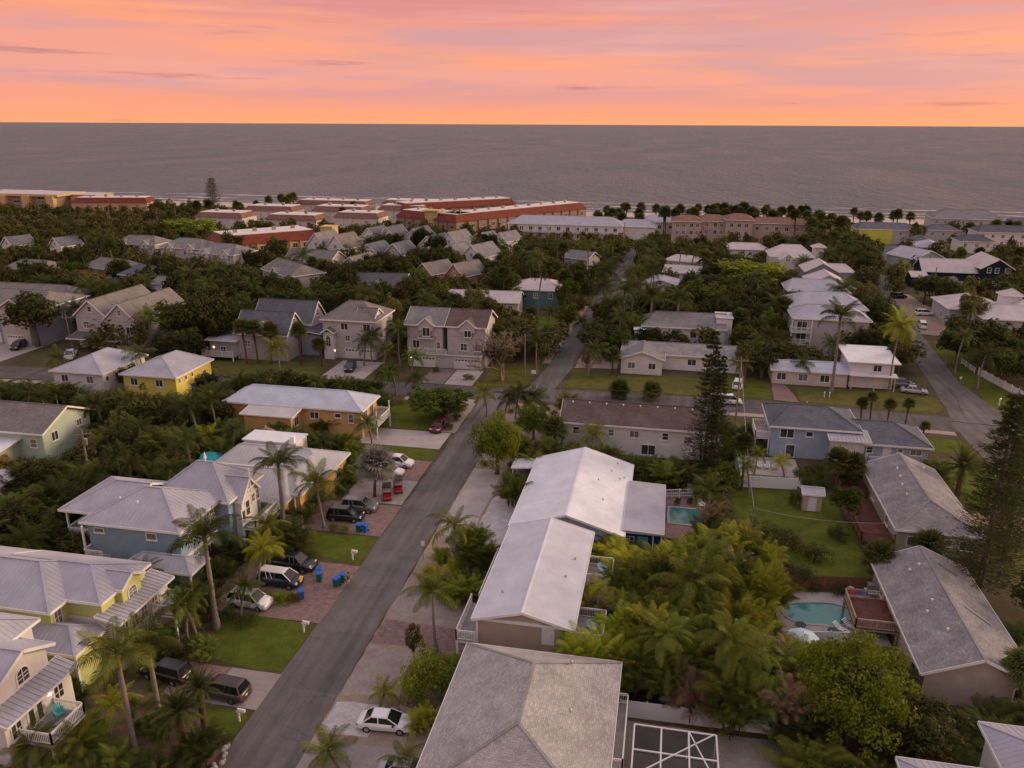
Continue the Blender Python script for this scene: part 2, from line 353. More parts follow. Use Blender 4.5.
def sea_material():
    m = bpy.data.materials.new('sea_water'); m.use_nodes = True; t = m.node_tree; b = t.nodes['Principled BSDF']; L = t.links.new
    g = t.nodes.new('ShaderNodeNewGeometry')
    def noise(sx, sy, sc, det, rough=.6):
        mp = t.nodes.new('ShaderNodeMapping'); L(g.outputs['Position'], mp.inputs[0]); mp.inputs['Scale'].default_value = (sx, sy, 1)
        nz = t.nodes.new('ShaderNodeTexNoise'); L(mp.outputs[0], nz.inputs['Vector']); nz.inputs['Scale'].default_value = sc; nz.inputs['Detail'].default_value = det; nz.inputs['Roughness'].default_value = rough
        return nz.outputs[0]
    # swell and chop
    ad = t.nodes.new('ShaderNodeMath'); ad.operation = 'ADD'
    L(noise(.05, .018, 1.0, 5, .65), ad.inputs[0]); L(noise(.15, .07, 1.0, 4, .7), ad.inputs[1])
    bp = t.nodes.new('ShaderNodeBump'); bp.inputs['Strength'].default_value = 1.0; bp.inputs['Distance'].default_value = 5.0
    L(ad.outputs[0], bp.inputs['Height']); L(bp.outputs[0], b.inputs['Normal'])
    # green grey deep water, paler over the bar near the shore, broken foam lines
    sp = t.nodes.new('ShaderNodeSeparateXYZ'); L(g.outputs['Position'], sp.inputs[0])
    wob = noise(.02, .004, 1.0, 3)
    w2 = t.nodes.new('ShaderNodeMath'); w2.operation = 'MULTIPLY_ADD'; L(wob, w2.inputs[0]); w2.inputs[1].default_value = 16; L(sp.outputs['Y'], w2.inputs[2])
    def band(c, hw):
        s1 = t.nodes.new('ShaderNodeMath'); s1.operation = 'SUBTRACT'; L(w2.outputs[0], s1.inputs[0]); s1.inputs[1].default_value = c
        a1 = t.nodes.new('ShaderNodeMath'); a1.operation = 'ABSOLUTE'; L(s1.outputs[0], a1.inputs[0])
        r1 = t.nodes.new('ShaderNodeMapRange'); L(a1.outputs[0], r1.inputs[0]); r1.inputs[1].default_value = 0; r1.inputs[2].default_value = hw; r1.inputs[3].default_value = 1; r1.inputs[4].default_value = 0
        return r1.outputs[0]
    bands = band(482, 6)
    for c, hw in ((496, 4.5), (513, 4), (536, 3.5)):
        mx = t.nodes.new('ShaderNodeMath'); mx.operation = 'MAXIMUM'; L(bands, mx.inputs[0]); L(band(c, hw), mx.inputs[1]); bands = mx.outputs[0]
    br = t.nodes.new('ShaderNodeMapRange'); L(noise(.045, .2, 1.0, 6, .7), br.inputs[0]); br.inputs[1].default_value = .45; br.inputs[2].default_value = .62
    fo = t.nodes.new('ShaderNodeMath'); fo.operation = 'MULTIPLY'; fo.use_clamp = True; L(bands, fo.inputs[0]); L(br.outputs[0], fo.inputs[1])
    mx = t.nodes.new('ShaderNodeMix'); mx.data_type = 'RGBA'; L(fo.outputs[0], mx.inputs[0]); mx.inputs[6].default_value = (.072, .096, .115, 1); mx.inputs[7].default_value = (.85, .82, .80, 1)
    L(mx.outputs[2], b.inputs['Base Color'])
    wr = t.nodes.new('ShaderNodeMapRange'); L(noise(.012, .004, 1.0, 6, .7), wr.inputs[0]); wr.inputs[1].default_value = .35; wr.inputs[2].default_value = .65; wr.inputs[3].default_value = .24; wr.inputs[4].default_value = .36
    L(wr.outputs[0], b.inputs['Roughness'])
    b.inputs['IOR'].default_value = 1.33; b.inputs['Specular IOR Level'].default_value = .13
    df = t.nodes.new('ShaderNodeBsdfDiffuse'); ms = t.nodes.new('ShaderNodeMixShader'); ms.inputs[0].default_value = .38; L(bp.outputs[0], df.inputs['Normal'])
    m4 = t.nodes.new('ShaderNodeMix'); m4.data_type = 'RGBA'; L(fo.outputs[0], m4.inputs[0]); m4.inputs[6].default_value = (.135, .155, .172, 1); m4.inputs[7].default_value = (.85, .82, .80, 1); L(m4.outputs[2], df.inputs['Color'])
    L(b.outputs[0], ms.inputs[1]); L(df.outputs[0], ms.inputs[2]); L(ms.outputs[0], t.nodes['Material Output'].inputs[0])
    MATS['sea_water'] = m
sea_material()
sm = MB(); ys = [470, 560, 700, 1000, 2000, 6000, 20000, 95000]
for y in ys:
    for x in (-90000, -9000, -1500, 1500, 9000, 90000): sm.v.append((x, y, -.22))
for i in range(len(ys)-1):
    for j in range(5): sm.f.append((i*6+j, i*6+j+1, (i+1)*6+j+1, (i+1)*6+j))
struct(sm.build('sea', 'sea_water'), 'calm grey mauve sea reaching to the horizon')

# roads
CROSS = [(-420,113),(-130,131.5),(-80,135.3),(-45,138),(-10,140.3),(20,141),(58,137.6),(240,122)]
def wear(name):
    """tar seams, patches and tyre tracks on an asphalt material"""
    t = MATS[name].node_tree; b = t.nodes['Principled BSDF']; L = t.links.new; src = b.inputs['Base Color'].links[0].from_socket
    g = t.nodes.new('ShaderNodeNewGeometry'); nz = t.nodes.new('ShaderNodeTexNoise'); L(g.outputs['Position'], nz.inputs['Vector']); nz.inputs['Scale'].default_value = .8; nz.inputs['Detail'].default_value = 4
    mxv = t.nodes.new('ShaderNodeMix'); mxv.data_type = 'VECTOR'; mxv.inputs[0].default_value = .35; L(g.outputs['Position'], mxv.inputs[4]); L(nz.outputs['Color'], mxv.inputs[5])
    vo = t.nodes.new('ShaderNodeTexVoronoi'); vo.feature = 'DISTANCE_TO_EDGE'; vo.inputs['Scale'].default_value = .42; L(mxv.outputs[1], vo.inputs['Vector'])
    r1 = t.nodes.new('ShaderNodeMapRange'); L(vo.outputs['Distance'], r1.inputs[0]); r1.inputs[1].default_value = .0; r1.inputs[2].default_value = .022; r1.inputs[3].default_value = .84; r1.inputs[4].default_value = 1
    n2 = t.nodes.new('ShaderNodeTexNoise'); mp = t.nodes.new('ShaderNodeMapping'); mp.inputs['Scale'].default_value = (1.1, .05, 1); L(g.outputs['Position'], mp.inputs[0]); L(mp.outputs[0], n2.inputs['Vector']); n2.inputs['Scale'].default_value = 1.0; n2.inputs['Detail'].default_value = 5
    r2 = t.nodes.new('ShaderNodeMapRange'); L(n2.outputs[0], r2.inputs[0]); r2.inputs[1].default_value = .35; r2.inputs[2].default_value = .65; r2.inputs[3].default_value = .82; r2.inputs[4].default_value = 1.14
    v2 = t.nodes.new('ShaderNodeTexVoronoi'); v2.inputs['Scale'].default_value = .11; v2.distance = 'CHEBYCHEV'; L(g.outputs['Position'], v2.inputs['Vector']); sp = t.nodes.new('ShaderNodeSeparateColor'); L(v2.outputs['Color'], sp.inputs[0])
    r3 = t.nodes.new('ShaderNodeMapRange'); L(sp.outputs[0], r3.inputs[0]); r3.inputs[3].default_value = .92; r3.inputs[4].default_value = 1.08
    m1 = t.nodes.new('ShaderNodeMath'); m1.operation = 'MULTIPLY'; L(r1.outputs[0], m1.inputs[0]); L(r2.outputs[0], m1.inputs[1]); m2 = t.nodes.new('ShaderNodeMath'); m2.operation = 'MULTIPLY'; L(m1.outputs[0], m2.inputs[0]); L(r3.outputs[0], m2.inputs[1])
    hs = t.nodes.new('ShaderNodeHueSaturation'); L(src, hs.inputs['Color']); L(m2.outputs[0], hs.inputs['Value']); L(hs.outputs[0], b.inputs['Base Color'])
wear('asphalt'); wear('asphalt_dark')
sheet('road', strip([(-29.25,-30),(-29.25,138)], 6.1, .16), 'asphalt', 'straight asphalt street running from the near edge to the cross street')
sheet('cross_road', strip(CROSS, 7.2, .08, 5), 'asphalt_dark', 'asphalt cross street running from left to right')
sheet('side_road', strip([(-22.5,141),(-20.6,160),(-18.4,219),(-15,289),(-12,345)], 5.0, .12, 6), 'asphalt', 'narrow street leading from the junction towards the sea')
sheet('beach_road', strip([(52,40),(51.5,120),(51.8,138),(53.2,147),(57.8,197),(61,240),(69,284),(88,347),(99,410)], 5.6, .12, 7), 'asphalt', 'narrow street at the right bending towards the beach')
# concrete pavement beside the cross street
sheet('pavement', strip([(-46,132.7),(-33,133.4)], 2.0), 'concrete', 'pale pavement strip at the near side of the cross street')
sheet('pavement', strip([(-130,126.3),(-98,128.9)], 1.8), 'concrete', 'pavement beside the cross street at the far left')
sheet('pavement', strip([(8,136.2),(20,136.4),(48,133.9)], 1.7), 'concrete', 'pavement in front of the blue house on the cross street')
# lawns
LAWNS = [
 ([(-32.5,63.5),(-38.9,64.6),(-42,62),(-41.2,57.2),(-32.6,56.3)], 'lawn', 'trimmed lawn between the two left driveways by the letterbox'),
 ([(-32.4,50.5),(-36,51.2),(-37.5,49.5),(-35,47.2),(-32.4,47.2)], 'lawn', 'small lawn corner below the brown car'),
 ([(-40.8,81.8),(-32.6,82),(-32.5,75.6),(-40.3,77.3)], 'lawn', 'lawn with a letterbox above the paved drive'),
 ([(-43.6,109.9),(-33.2,110),(-33.0,106.0),(-37,106.2),(-43,107)], 'lawn', 'narrow lawn strip above the white cars'),
 ([(-47.4,129),(-39,129.5),(-36.4,123),(-36.5,117.6),(-43.5,117.8),(-45.5,118.5)], 'lawn', 'lawn east of the orange house'),
 ([(10.5,104.6),(12,105.6),(19.1,106.1),(25.4,105.7),(24.4,84),(17,83),(14.6,91),(10.4,96)], 'lawn', 'large back lawn behind the wooden fence'),
 ([(-18.0,145),(14.5,145.4),(14.5,156),(-17.4,156)], 'lawn_dry', 'lawn before the small white gabled house'),
 ([(10.5,146),(20.3,145.6),(20.3,158),(12,160)], 'lawn', 'lawn left of the paved path on the far side'),
 ([(25.4,145.3),(47.5,143.6),(49.6,146),(50.5,156),(25,154)], 'lawn_dry', 'lawn with cars beside the street corner'),
 ([(57,142.6),(92,140),(92,152),(60,163)], 'lawn', 'lawn at the right street corner'),
 ([(41,131.2),(47.8,130.8),(48.6,124.5),(41.5,125)], 'lawn', 'small lawn square beside the blue house corner'),
 ([(41,121.5),(48.5,121.5),(48.8,104),(41,104)], 'lawn', 'lawn under the date palm'),
 ([(-131,124.5),(-115,125.8),(-115,118),(-131,117)], 'lawn', 'lawn by the far left street'),
 ([(-96,139.2),(-68,141.2),(-68,150.5),(-96,149)], 'lawn_dry', 'lawn before the double gabled grey house'),
 ([(-35,188),(-24.3,189),(-23.6,204),(-34,203)], 'lawn', 'lawn beside the narrow street'),
 ([(38,62),(49,62),(49,98),(40,98)], 'lawn_dry', 'lawn under the tall pines at the right'),
 ([(-34.6,142.2),(-25.5,142.9),(-24,160),(-34.4,158)], 'lawn_dry', 'verge under the bare tree'),
 ([(57.6,160),(64,162),(66,190),(61,196)], 'lawn', 'verge beside the right street'),
]
for i, (p, m_, l_) in enumerate(LAWNS): sheet('lawn', p, m_, l_, org=.22)
# drives and gravel
sheet('driveway', R4(-45.5,-32.2,64.2,75.4), 'paver_pink', 'pink paver driveway before the blue house', org=.08)
sheet('driveway', R4(-41.5,-37.2,51.6,56.2), 'paver_pink', 'pink paver parking bay by the lime house', org=.06)
def slabs(name, x0, x1, y0, y1, nx, ny, mat, label):
    """concrete drive poured in slabs with open joints"""
    root = bpy.data.objects.new(name, None); root.location = ((x0+x1)/2, (y0+y1)/2, 0); link(root); struct(root, label)
    dx, dy = (x1-x0)/nx, (y1-y0)/ny
    m = MB(); m.box(-dx/2+.012, dx/2-.012, -dy/2+.012, dy/2-.012, -.08, 0); me = m.mesh('slab', mat)
    for i in range(nx):
        for j in range(ny):
            inst('slab', me, root, (-(x1-x0)/2+dx*(i+.5), -(y1-y0)/2+dy*(j+.5), .055+.006*((i*7+j*3) % 3)))
slabs('driveway', -37.2,-32.3,51.4,56.2, 2, 2, 'concrete', 'concrete slab driveway under the brown car')
slabs('driveway', -26.1,-16.5,43.5,49.4, 4, 3, 'concrete', 'concrete slab driveway below the white sedan')
sheet('driveway', R4(-44,-32.4,82.4,90.6), 'paver_pink', 'pink paver drive under the two dark cars', org=.06)
slabs('driveway', -41,-32.6,91,98.5, 3, 3, 'concrete', 'concrete drive under the golf carts')
sheet('driveway', R4(-42,-32.7,98.6,105.6), 'paver_pink', 'pink paver drive under the white cars', org=.06)
slabs('driveway', -46.5,-33,110.4,117.3, 4, 3, 'concrete_pale', 'pale concrete drive beside the orange house')
sheet('verge', R4(-36.2,-32.4,117.5,132.5), 'concrete', 'sandy concrete verge under the maroon car', org=.1)
sheet('verge', R4(-26.1,-15,47,134), 'sand', 'sandy verge along the right side of the street', org=.09)
sheet('gravel', [(-26,54.6),(-22.5,55.4),(-20.4,57.2),(-20,59.4),(-21,61.6),(-26,62)], 'gravel_tan', 'grey gravel parking patch', org=.12)
sheet('gravel', [(-26.0,50.0),(-21.8,50.3),(-21.6,54.2),(-25.9,53.8)], 'gravel_white', 'white shell gravel patch beside the white sedan', org=.12)
sheet('driveway', [(-26,62.2),(-17,62.6),(-17,66),(-25.9,66.2)], 'paver_pink', 'pink paver strip before the tan house', org=.08)
sheet('gravel', [(-26,66.4),(-18.5,66.4),(-19,71),(-25.9,72)], 'gravel_tan', 'pale gravel patch by the leaning palm', org=.15)
sheet('driveway', R4(-25.9,-21.6,84.5,104.5), 'concrete_pale', 'worn concrete parking strip beside the white roofed house', org=.1)
sheet('gravel', [(-21.4,83.5),(-17.2,83.5),(-17.2,97.5),(-20.4,98),(-21.2,95)], 'gravel_white', 'white gravel bed beside the white roofed house', org=.15)
sheet('mulch_bed', [(-20.2,95.6),(-17.3,95),(-17.0,102),(-19.5,102.6),(-20.8,100)], 'mulch_red', 'red mulch bed under the bushy palm', org=.2)
sheet('mulch_bed', [(-20.8,54.8),(-17.2,53.6),(-16.6,60.6),(-19.6,63),(-21.4,59.6)], 'mulch', 'mulch bed under the round shrubs', org=.2)
sheet('mulch_bed', [(-60,38),(-33.4,38),(-32.6,47),(-38,50.8),(-42,51.5),(-60,51.5)], 'mulch', 'tan mulch garden below the lime house', org=.3)
sheet('driveway', R4(-46.2,-41.3,141.9,152), 'paver_mauve', 'mauve paver drive of the duplex', org=.05)
slabs('driveway', -41.1,-35.6,142.1,152, 2, 3, 'concrete_pale', 'white concrete drive of the duplex')
slabs('driveway', -66.5,-57.5,140.6,153.6, 3, 4, 'concrete_pale', 'concrete drive under the black car')
slabs('driveway', -152,-136.5,135.0,150.4, 4, 4, 'concrete_pale', 'concrete drive of the far left house')
sheet('path', [(20.6,145.3),(25.0,145),(24.6,150),(23.6,155.4),(21.2,155.5)], 'paver_pink', 'paver path to the low white house', org=.15)
sheet('driveway', [(-17.9,158),(-9,159),(-9,166),(-17.6,166)], 'sand', 'sandy drive by the white gabled house', org=.3)
sheet('verge', strip([(-24.0,160),(-21.6,219)], 1.5), 'sand', 'sandy verge of the narrow street', org=.2)
sheet('driveway', [(-17,215),(-9,216),(-8,262),(-14.5,262)], 'concrete', 'pale parking apron on the narrow street', org=.4)
sheet('parking', [(61,203),(68,203),(72,230),(71,254),(65.5,254)], 'sand', 'sandy parking beside the right street', org=.5)
sheet('parking', [(40,103.8),(49,103.8),(49,98.2),(40,98.2)], 'sand', 'sandy strip beside the right street', org=.3)
sheet('parking', [(48.5,140),(60,139),(57.5,163),(55.3,163),(52.5,145)], 'asphalt', 'worn asphalt flare at the street corner', org=.3)
sheet('patio', R4(11.6,20.6,107.6,117.4), 'concrete_pale', 'paved pool terrace of the blue house', org=.05)
sheet('patio', [(13.2,70.6),(23.5,71.6),(23.5,80.8),(13.2,79.6)], 'concrete_pale', 'paved terrace round the kidney pool', org=.05)
sheet('patio', R4(-2.6,6.6,89,103), 'paver_pink', 'pink paved terrace by the white roofed house', org=.05)
sheet('patio', R4(-2,12,40,56.4), 'gravel_tan', 'bare yard below the white fence', org=.1)

# ------------------------------------------------------------------ building kit
class House:
    def __init__(s, name, label, x=None, y=None, rot=0.0, cat='house', group=None, base=None):
        s.rot = rot; s.base = base if base else ((x, y) if rot == 0 else (0, 0))
        s.root = thing(name, label, cat, (x, y, 0), rad(rot), group)
    def L(s, x, y): return x-s.base[0], y-s.base[1]
    def block(s, x0, x1, y0, y1, z0, z1, wall, name='wall'):
        x0, y0 = s.L(x0, y0); x1, y1 = s.L(x1, y1)
        return MB().box(x0, x1, y0, y1, z0, z1).build(name, wall, s.root)
    def roofed(s, x0, x1, y0, y1, z0, z, rise, axis, a, b, wall, roof, ov=.5, seam=0, trim='trim_white', t=.16, walls=True, cap=None, ri=.5):
        """walls plus a ridge roof; x0..y1 are the eave lines; a, b: hip run at the low / high end, 0 = gable"""
        x0, y0 = s.L(x0, y0); x1, y1 = s.L(x1, y1)
        sw = axis == 'x'
        def T(u, v, w): return (u, v, w) if not sw else (v, u, w)
        if sw: u0, u1, v0, v1 = y0, y1, x0, x1
        else: u0, u1, v0, v1 = x0, x1, y0, y1
        um = u0+(u1-u0)*ri; zr = z+rise
        E0, E1, E2, E3 = (u0,v0,z),(u1,v0,z),(u1,v1,z),(u0,v1,z); Ra, Rb = (um,v0+a,zr),(um,v1-b,zr)
        planes = [[E3,E0,Ra,Rb],[E1,E2,Rb,Ra]]
        if a > 0: planes.append([E0,E1,Ra])
        if b > 0: planes.append([E2,E3,Rb])
        m = MB(); uvs = []
        for p in planes:
            P = [Vector(T(*q)) for q in p]
            d = (P[1]-P[0]).normalized(); nrm = d.cross(P[2]-P[1]).normalized(); sl = nrm.cross(d)
            if sw: pass
            bidx = len(m.v); m.v += [tuple(q) for q in P]; m.f.append(tuple(range(bidx, bidx+len(P)))); uvs.append([((q-P[0]).dot(d), (q-P[0]).dot(sl)) for q in P])
            dn = [q-Vector((0,0,t)) for q in P]
            bidx = len(m.v); m.v += [tuple(q) for q in dn]; m.f.append(tuple(reversed(range(bidx, bidx+len(P))))); uvs.append([(0,0)]*len(P))
        edge = [(E3,E0),(E1,E2)] + ([(E0,E1)] if a > 0 else [(E0,Ra),(Ra,E1)]) + ([(E2,E3)] if b > 0 else [(E2,Rb),(Rb,E3)])
        for p, q in edge:
            p, q = Vector(T(*p)), Vector(T(*q)); bidx = len(m.v)
            m.v += [tuple(p), tuple(q), tuple(q-Vector((0,0,t))), tuple(p-Vector((0,0,t)))]; m.f.append((bidx,bidx+1,bidx+2,bidx+3)); uvs.append([(0,0)]*4)
        me = m.mesh('roof', roof); uv = me.uv_layers.new(name='UVMap')
        for poly, u_ in zip(me.polygons, uvs):
            for li, c in zip(poly.loop_indices, u_): uv.data[li].uv = c
        ro = bpy.data.objects.new('roof', me); link(ro, s.root)
        # fascia boards along eaves and rakes, a little proud of the slab
        fm = MB(); cen = Vector(T((u0+u1)/2, (v0+v1)/2, z))
        for p, q in edge:
            p, q = Vector(T(*p)), Vector(T(*q)); o_ = ((p+q)/2-cen); o_.z = 0
            dd = (q-p); nn = Vector((dd.y, -dd.x, 0)).normalized()
            if nn.dot(o_) < 0: nn = -nn
            fm.bar(p+nn*.03-Vector((0,0,t*.55)), q+nn*.03-Vector((0,0,t*.55)), .05, t+.10)
        fm.build('fascia', trim, s.root)
        # ridge and hip caps
        cm = MB(); caps = [(Ra,Rb)]
        if a > 0: caps += [(E0,Ra),(E1,Ra)]
        if b > 0: caps += [(E2,Rb),(E3,Rb)]
        for p, q in caps: cm.bar(Vector(T(*p))+Vector((0,0,.012)), Vector(T(*q))+Vector((0,0,.012)), .26, .05)
        cm.build('ridge_cap', cap or roof, ro)
        if seam:
            rm = MB()
            for p in planes:
                P = [Vector(T(*q)) for q in p]; d = (P[1]-P[0]).normalized(); nrm = d.cross(P[2]-P[1]).normalized(); sl = nrm.cross(d)
                if nrm.z < 0: nrm = -nrm
                Q = [((q-P[0]).dot(d), (q-P[0]).dot(sl)) for q in P]; umin, umax = min(q[0] for q in Q), max(q[0] for q in Q)
                uu = umin+seam*.5
                while uu < umax:
                    hits = []
                    for i in range(len(Q)):
                        (a1, b1), (a2, b2) = Q[i], Q[(i+1) % len(Q)]
                        if (a1-uu)*(a2-uu) < 0: hits.append(b1+(b2-b1)*(uu-a1)/(a2-a1))
                    if len(hits) >= 2 and max(hits)-min(hits) > .15:
                        A = P[0]+d*uu+sl*min(hits); B = P[0]+d*uu+sl*max(hits); w = d*.018; hgt = nrm*.026
                        rm.add([A-w, A+hgt, A+w, B-w, B+hgt, B+w], [(0,1,4,3),(1,2,5,4),(0,2,1)])
                    uu += seam
            so = rm.build('roof_seam', roof, ro); so['kind'] = 'stuff'
        if walls:
            slope = rise/((u1-u0)*.5); zw = z+ov*slope-t-.01 if ov else z-t
            wm = MB(); ua, ub = u0+ov, u1-ov; va, vb = v0+ov, v1-ov
            zt = min(zw, z+rise-t-.05)
            if a > 0 or b > 0: zt = z-.02-t+min(.12, ov*slope)
            c = [T(ua,va,0), T(ub,va,0), T(ub,vb,0), T(ua,vb,0)]
            wm.box(min(q[0] for q in c), max(q[0] for q in c), min(q[1] for q in c), max(q[1] for q in c), z0, zt)
            for flag, vv, sg in ((a, va, 1), (b, vb, -1)):
                if flag == 0:
                    pk = z+rise-t-.02
                    tri = [(ua,zt),(ub,zt),(um,pk)]
                    A = [T(u_, vv, w_) for u_, w_ in tri]; B = [T(u_, vv+sg*.25, w_) for u_, w_ in tri]
                    wm.add(A+B, [(0,1,2),(5,4,3),(0,3,4,1),(1,4,5,2),(2,5,3,0)])
            wm.build('wall', wall, s.root)
        return ro
    def flat(s, x0, x1, y0, y1, z, t, mat, name='roof', par=None, pz=0.0):
        X0, Y0 = s.L(x0, y0); X1, Y1 = s.L(x1, y1)
        o = MB().box(X0, X1, Y0, Y1, z, z+t).build(name, mat, par or s.root); return o
    def shed(s, x0, x1, y0, y1, zs, mat, t=.14, seam=0, name='lower_roof', trim='trim_white'):
        """single slope: zs = heights at corners (x0y0, x1y0, x1y1, x0y1)"""
        X0, Y0 = s.L(x0, y0); X1, Y1 = s.L(x1, y1)
        P = [Vector((X0,Y0,zs[0])),Vector((X1,Y0,zs[1])),Vector((X1,Y1,zs[2])),Vector((X0,Y1,zs[3]))]
        m = MB(); m.add(P+[p-Vector((0,0,t)) for p in P], [(0,1,2,3),(7,6,5,4),(0,4,5,1),(1,5,6,2),(2,6,7,3),(3,7,4,0)])
        o = m.build(name, mat, s.root)
        fm = MB(); lo = min(zs); c = sum(P, Vector())/4
        for i in range(4):
            p, q = P[i], P[(i+1) % 4]; o_ = ((p+q)/2-c); o_.z = 0; o_.normalize()
            fm.bar(p+o_*.03-Vector((0,0,t*.5)), q+o_*.03-Vector((0,0,t*.5)), .045, t+.06)
        fm.build('fascia', trim, s.root)
        if seam:
            rm = MB()
            if zs[0] == zs[3] and zs[1] == zs[2]: d0, d1, n_ = (P[0],P[3]), (P[1],P[2]), (P[3]-P[0]).length
            else: d0, d1, n_ = (P[0],P[1]), (P[3],P[2]), (P[1]-P[0]).length
            k = max(1, int(n_/seam))
            for i in range(k):
                f_ = (i+.5)/k; rm.bar(d0[0].lerp(d0[1], f_)+Vector((0,0,.02)), d1[0].lerp(d1[1], f_)+Vector((0,0,.02)), .04, .06)
            r_ = rm.build('roof_seam', mat, o); r_['kind'] = 'stuff'
        return o
    def win(s, face, p, u, z, w=1.0, h=1.3, style=1, mat='trim_white', glass='glass_dark'):
        """face S/N: p = wall y, u = x;  E/W: p = wall x, u = y;  z = sill height"""
        if glass == 'glass_dark' and int(abs(u*37+z*11+p*5)) % 3 == 0: glass = 'glass_curtain'
        me, pm = window_mesh(w, h, style, mat, glass)
        x, y = (u, p) if face in 'SN' else (p, u); x, y = s.L(x, y); rz = {'S':0, 'E':rad(90), 'N':rad(180), 'W':rad(-90)}[face]
        o = inst('window', me, s.root, (x, y, z), rz); inst('pane', pm, o); return o
    def door(s, face, p, u, z, w=.95, h=2.05, mat='door_white', name='door', glass=False):
        me = door_mesh(w, h, mat); x, y = (u, p) if face in 'SN' else (p, u); x, y = s.L(x, y); rz = {'S':0, 'E':rad(90), 'N':rad(180), 'W':rad(-90)}[face]
        o = inst(name, me, s.root, (x, y, z), rz)
        if glass: inst('pane', window_mesh(w-.3, h-.5, 6, 'trim_white', 'glass_dark')[1], o, (0, -.045, .3))
        else: inst('handle', knob_mesh(), o, (w*.38, -.07, 1.0))
        return o
    def garage(s, face, p, u, w=2.7, h=2.2, z=.02, lights=True):
        me = garage_mesh(w, h); x, y = (u, p) if face in 'SN' else (p, u); x, y = s.L(x, y); rz = {'S':0, 'E':rad(90), 'N':rad(180), 'W':rad(-90)}[face]
        o = inst('garage_door', me, s.root, (x, y, z), rz)
        if lights:
            n_ = max(3, int(w/.65)); pm = window_mesh(.42, .3, 0, 'trim_white', 'glass_dark')[1]
            for i in range(n_): inst('pane', pm, o, (-w/2+w*(i+.5)/n_, -.035, h-.48))
        return o
    def posts(s, pts, z0, z1, w=.2, mat='trim_white', name='post'):
        for x, y in pts:
            x, y = s.L(x, y); MB().box(x-w/2, x+w/2, y-w/2, y+w/2, z0, z1).build(name, mat, s.root)
    def rail(s, pts, z, h=1.0, mat='trim_white', step=.16, name='railing'):
        """handrail, foot rail, posts and balusters along a polyline"""
        m = MB(); P = [Vector((*s.L(x, y), z)) for x, y in pts]
        for i in range(len(P)-1):
            a, b = P[i], P[i+1]; n_ = max(1, int((b-a).length/step)); zv = Vector((0,0,1))
            m.bar(a+zv*h, b+zv*h, .1, .06); m.bar(a+zv*.12, b+zv*.12, .06, .05); m.bar(a+zv*(h-.14), b+zv*(h-.14), .05, .05)
            for k in range(1, n_):
                c = a.lerp(b, k/n_); m.bar(c+zv*.12, c+zv*(h-.14), .035, .035)
            pc = max(1, int((b-a).length/1.9))
            for k in range(pc+1):
                c = a.lerp(b, k/pc); m.bar(c-zv*.0, c+zv*(h+.06), .11, .11)
        return m.build(name, mat, s.root)
    def deck(s, x0, x1, y0, y1, z, sides='SE', mat='deck_grey', t=.25, rail=True, legs=True, rmat='trim_white'):
        X0, Y0 = s.L(x0, y0); X1, Y1 = s.L(x1, y1)
        MB().box(X0, X1, Y0, Y1, z-.06, z).build('deck', mat, s.root); MB().box(X0+.02, X1-.02, Y0+.02, Y1-.02, z-t, z-.063).build('deck_frame', rmat, s.root)
        e = .08; c = {'S':[(x0+e,y0+e),(x1-e,y0+e)], 'E':[(x1-e,y0+e),(x1-e,y1-e)], 'N':[(x1-e,y1-e),(x0+e,y1-e)], 'W':[(x0+e,y1-e),(x0+e,y0+e)]}
        if rail:
            for k in sides: s.rail(c[k], z, mat=rmat)
        if legs: s.posts([(x0+.15,y0+.15),(x1-.15,y0+.15),(x1-.15,y1-.15),(x0+.15,y1-.15)], 0, z-t-.005, mat=rmat)
    def vents(s, pts, mat='plastic_white', h=.35):
        me = vent_mesh(mat, h)
        for x, y, z in pts: x, y = s.L(x, y); inst('roof_vent', me, s.root, (x, y, z-.05))
    def lamp(s, x, y, z):
        x, y = s.L(x, y); m = MB(); m.tube([(x,y,z-.12),(x,y,z),(x,y,z+.12)], [.05,.10,.04], 8); m.build('wall_lamp', 'lamp_glow', s.root)
CACHE = {}
def vent_mesh(mat, h):
    k = ('vent', mat, h)
    if k not in CACHE:
        m = MB(); m.tube([(0,0,0),(0,0,h*.7),(0,0,h*.72),(0,0,h)], [.07,.07,.14,.05], 9); CACHE[k] = m.mesh('roof_vent', mat)
    return CACHE[k]
def knob_mesh():
    if 'knob' not in CACHE: CACHE['knob'] = MB().tube([(0,.03,0),(0,-.02,0),(0,-.05,0)], [.02,.045,.03], 7).mesh('handle', 'metal_dark')
    return CACHE['knob']
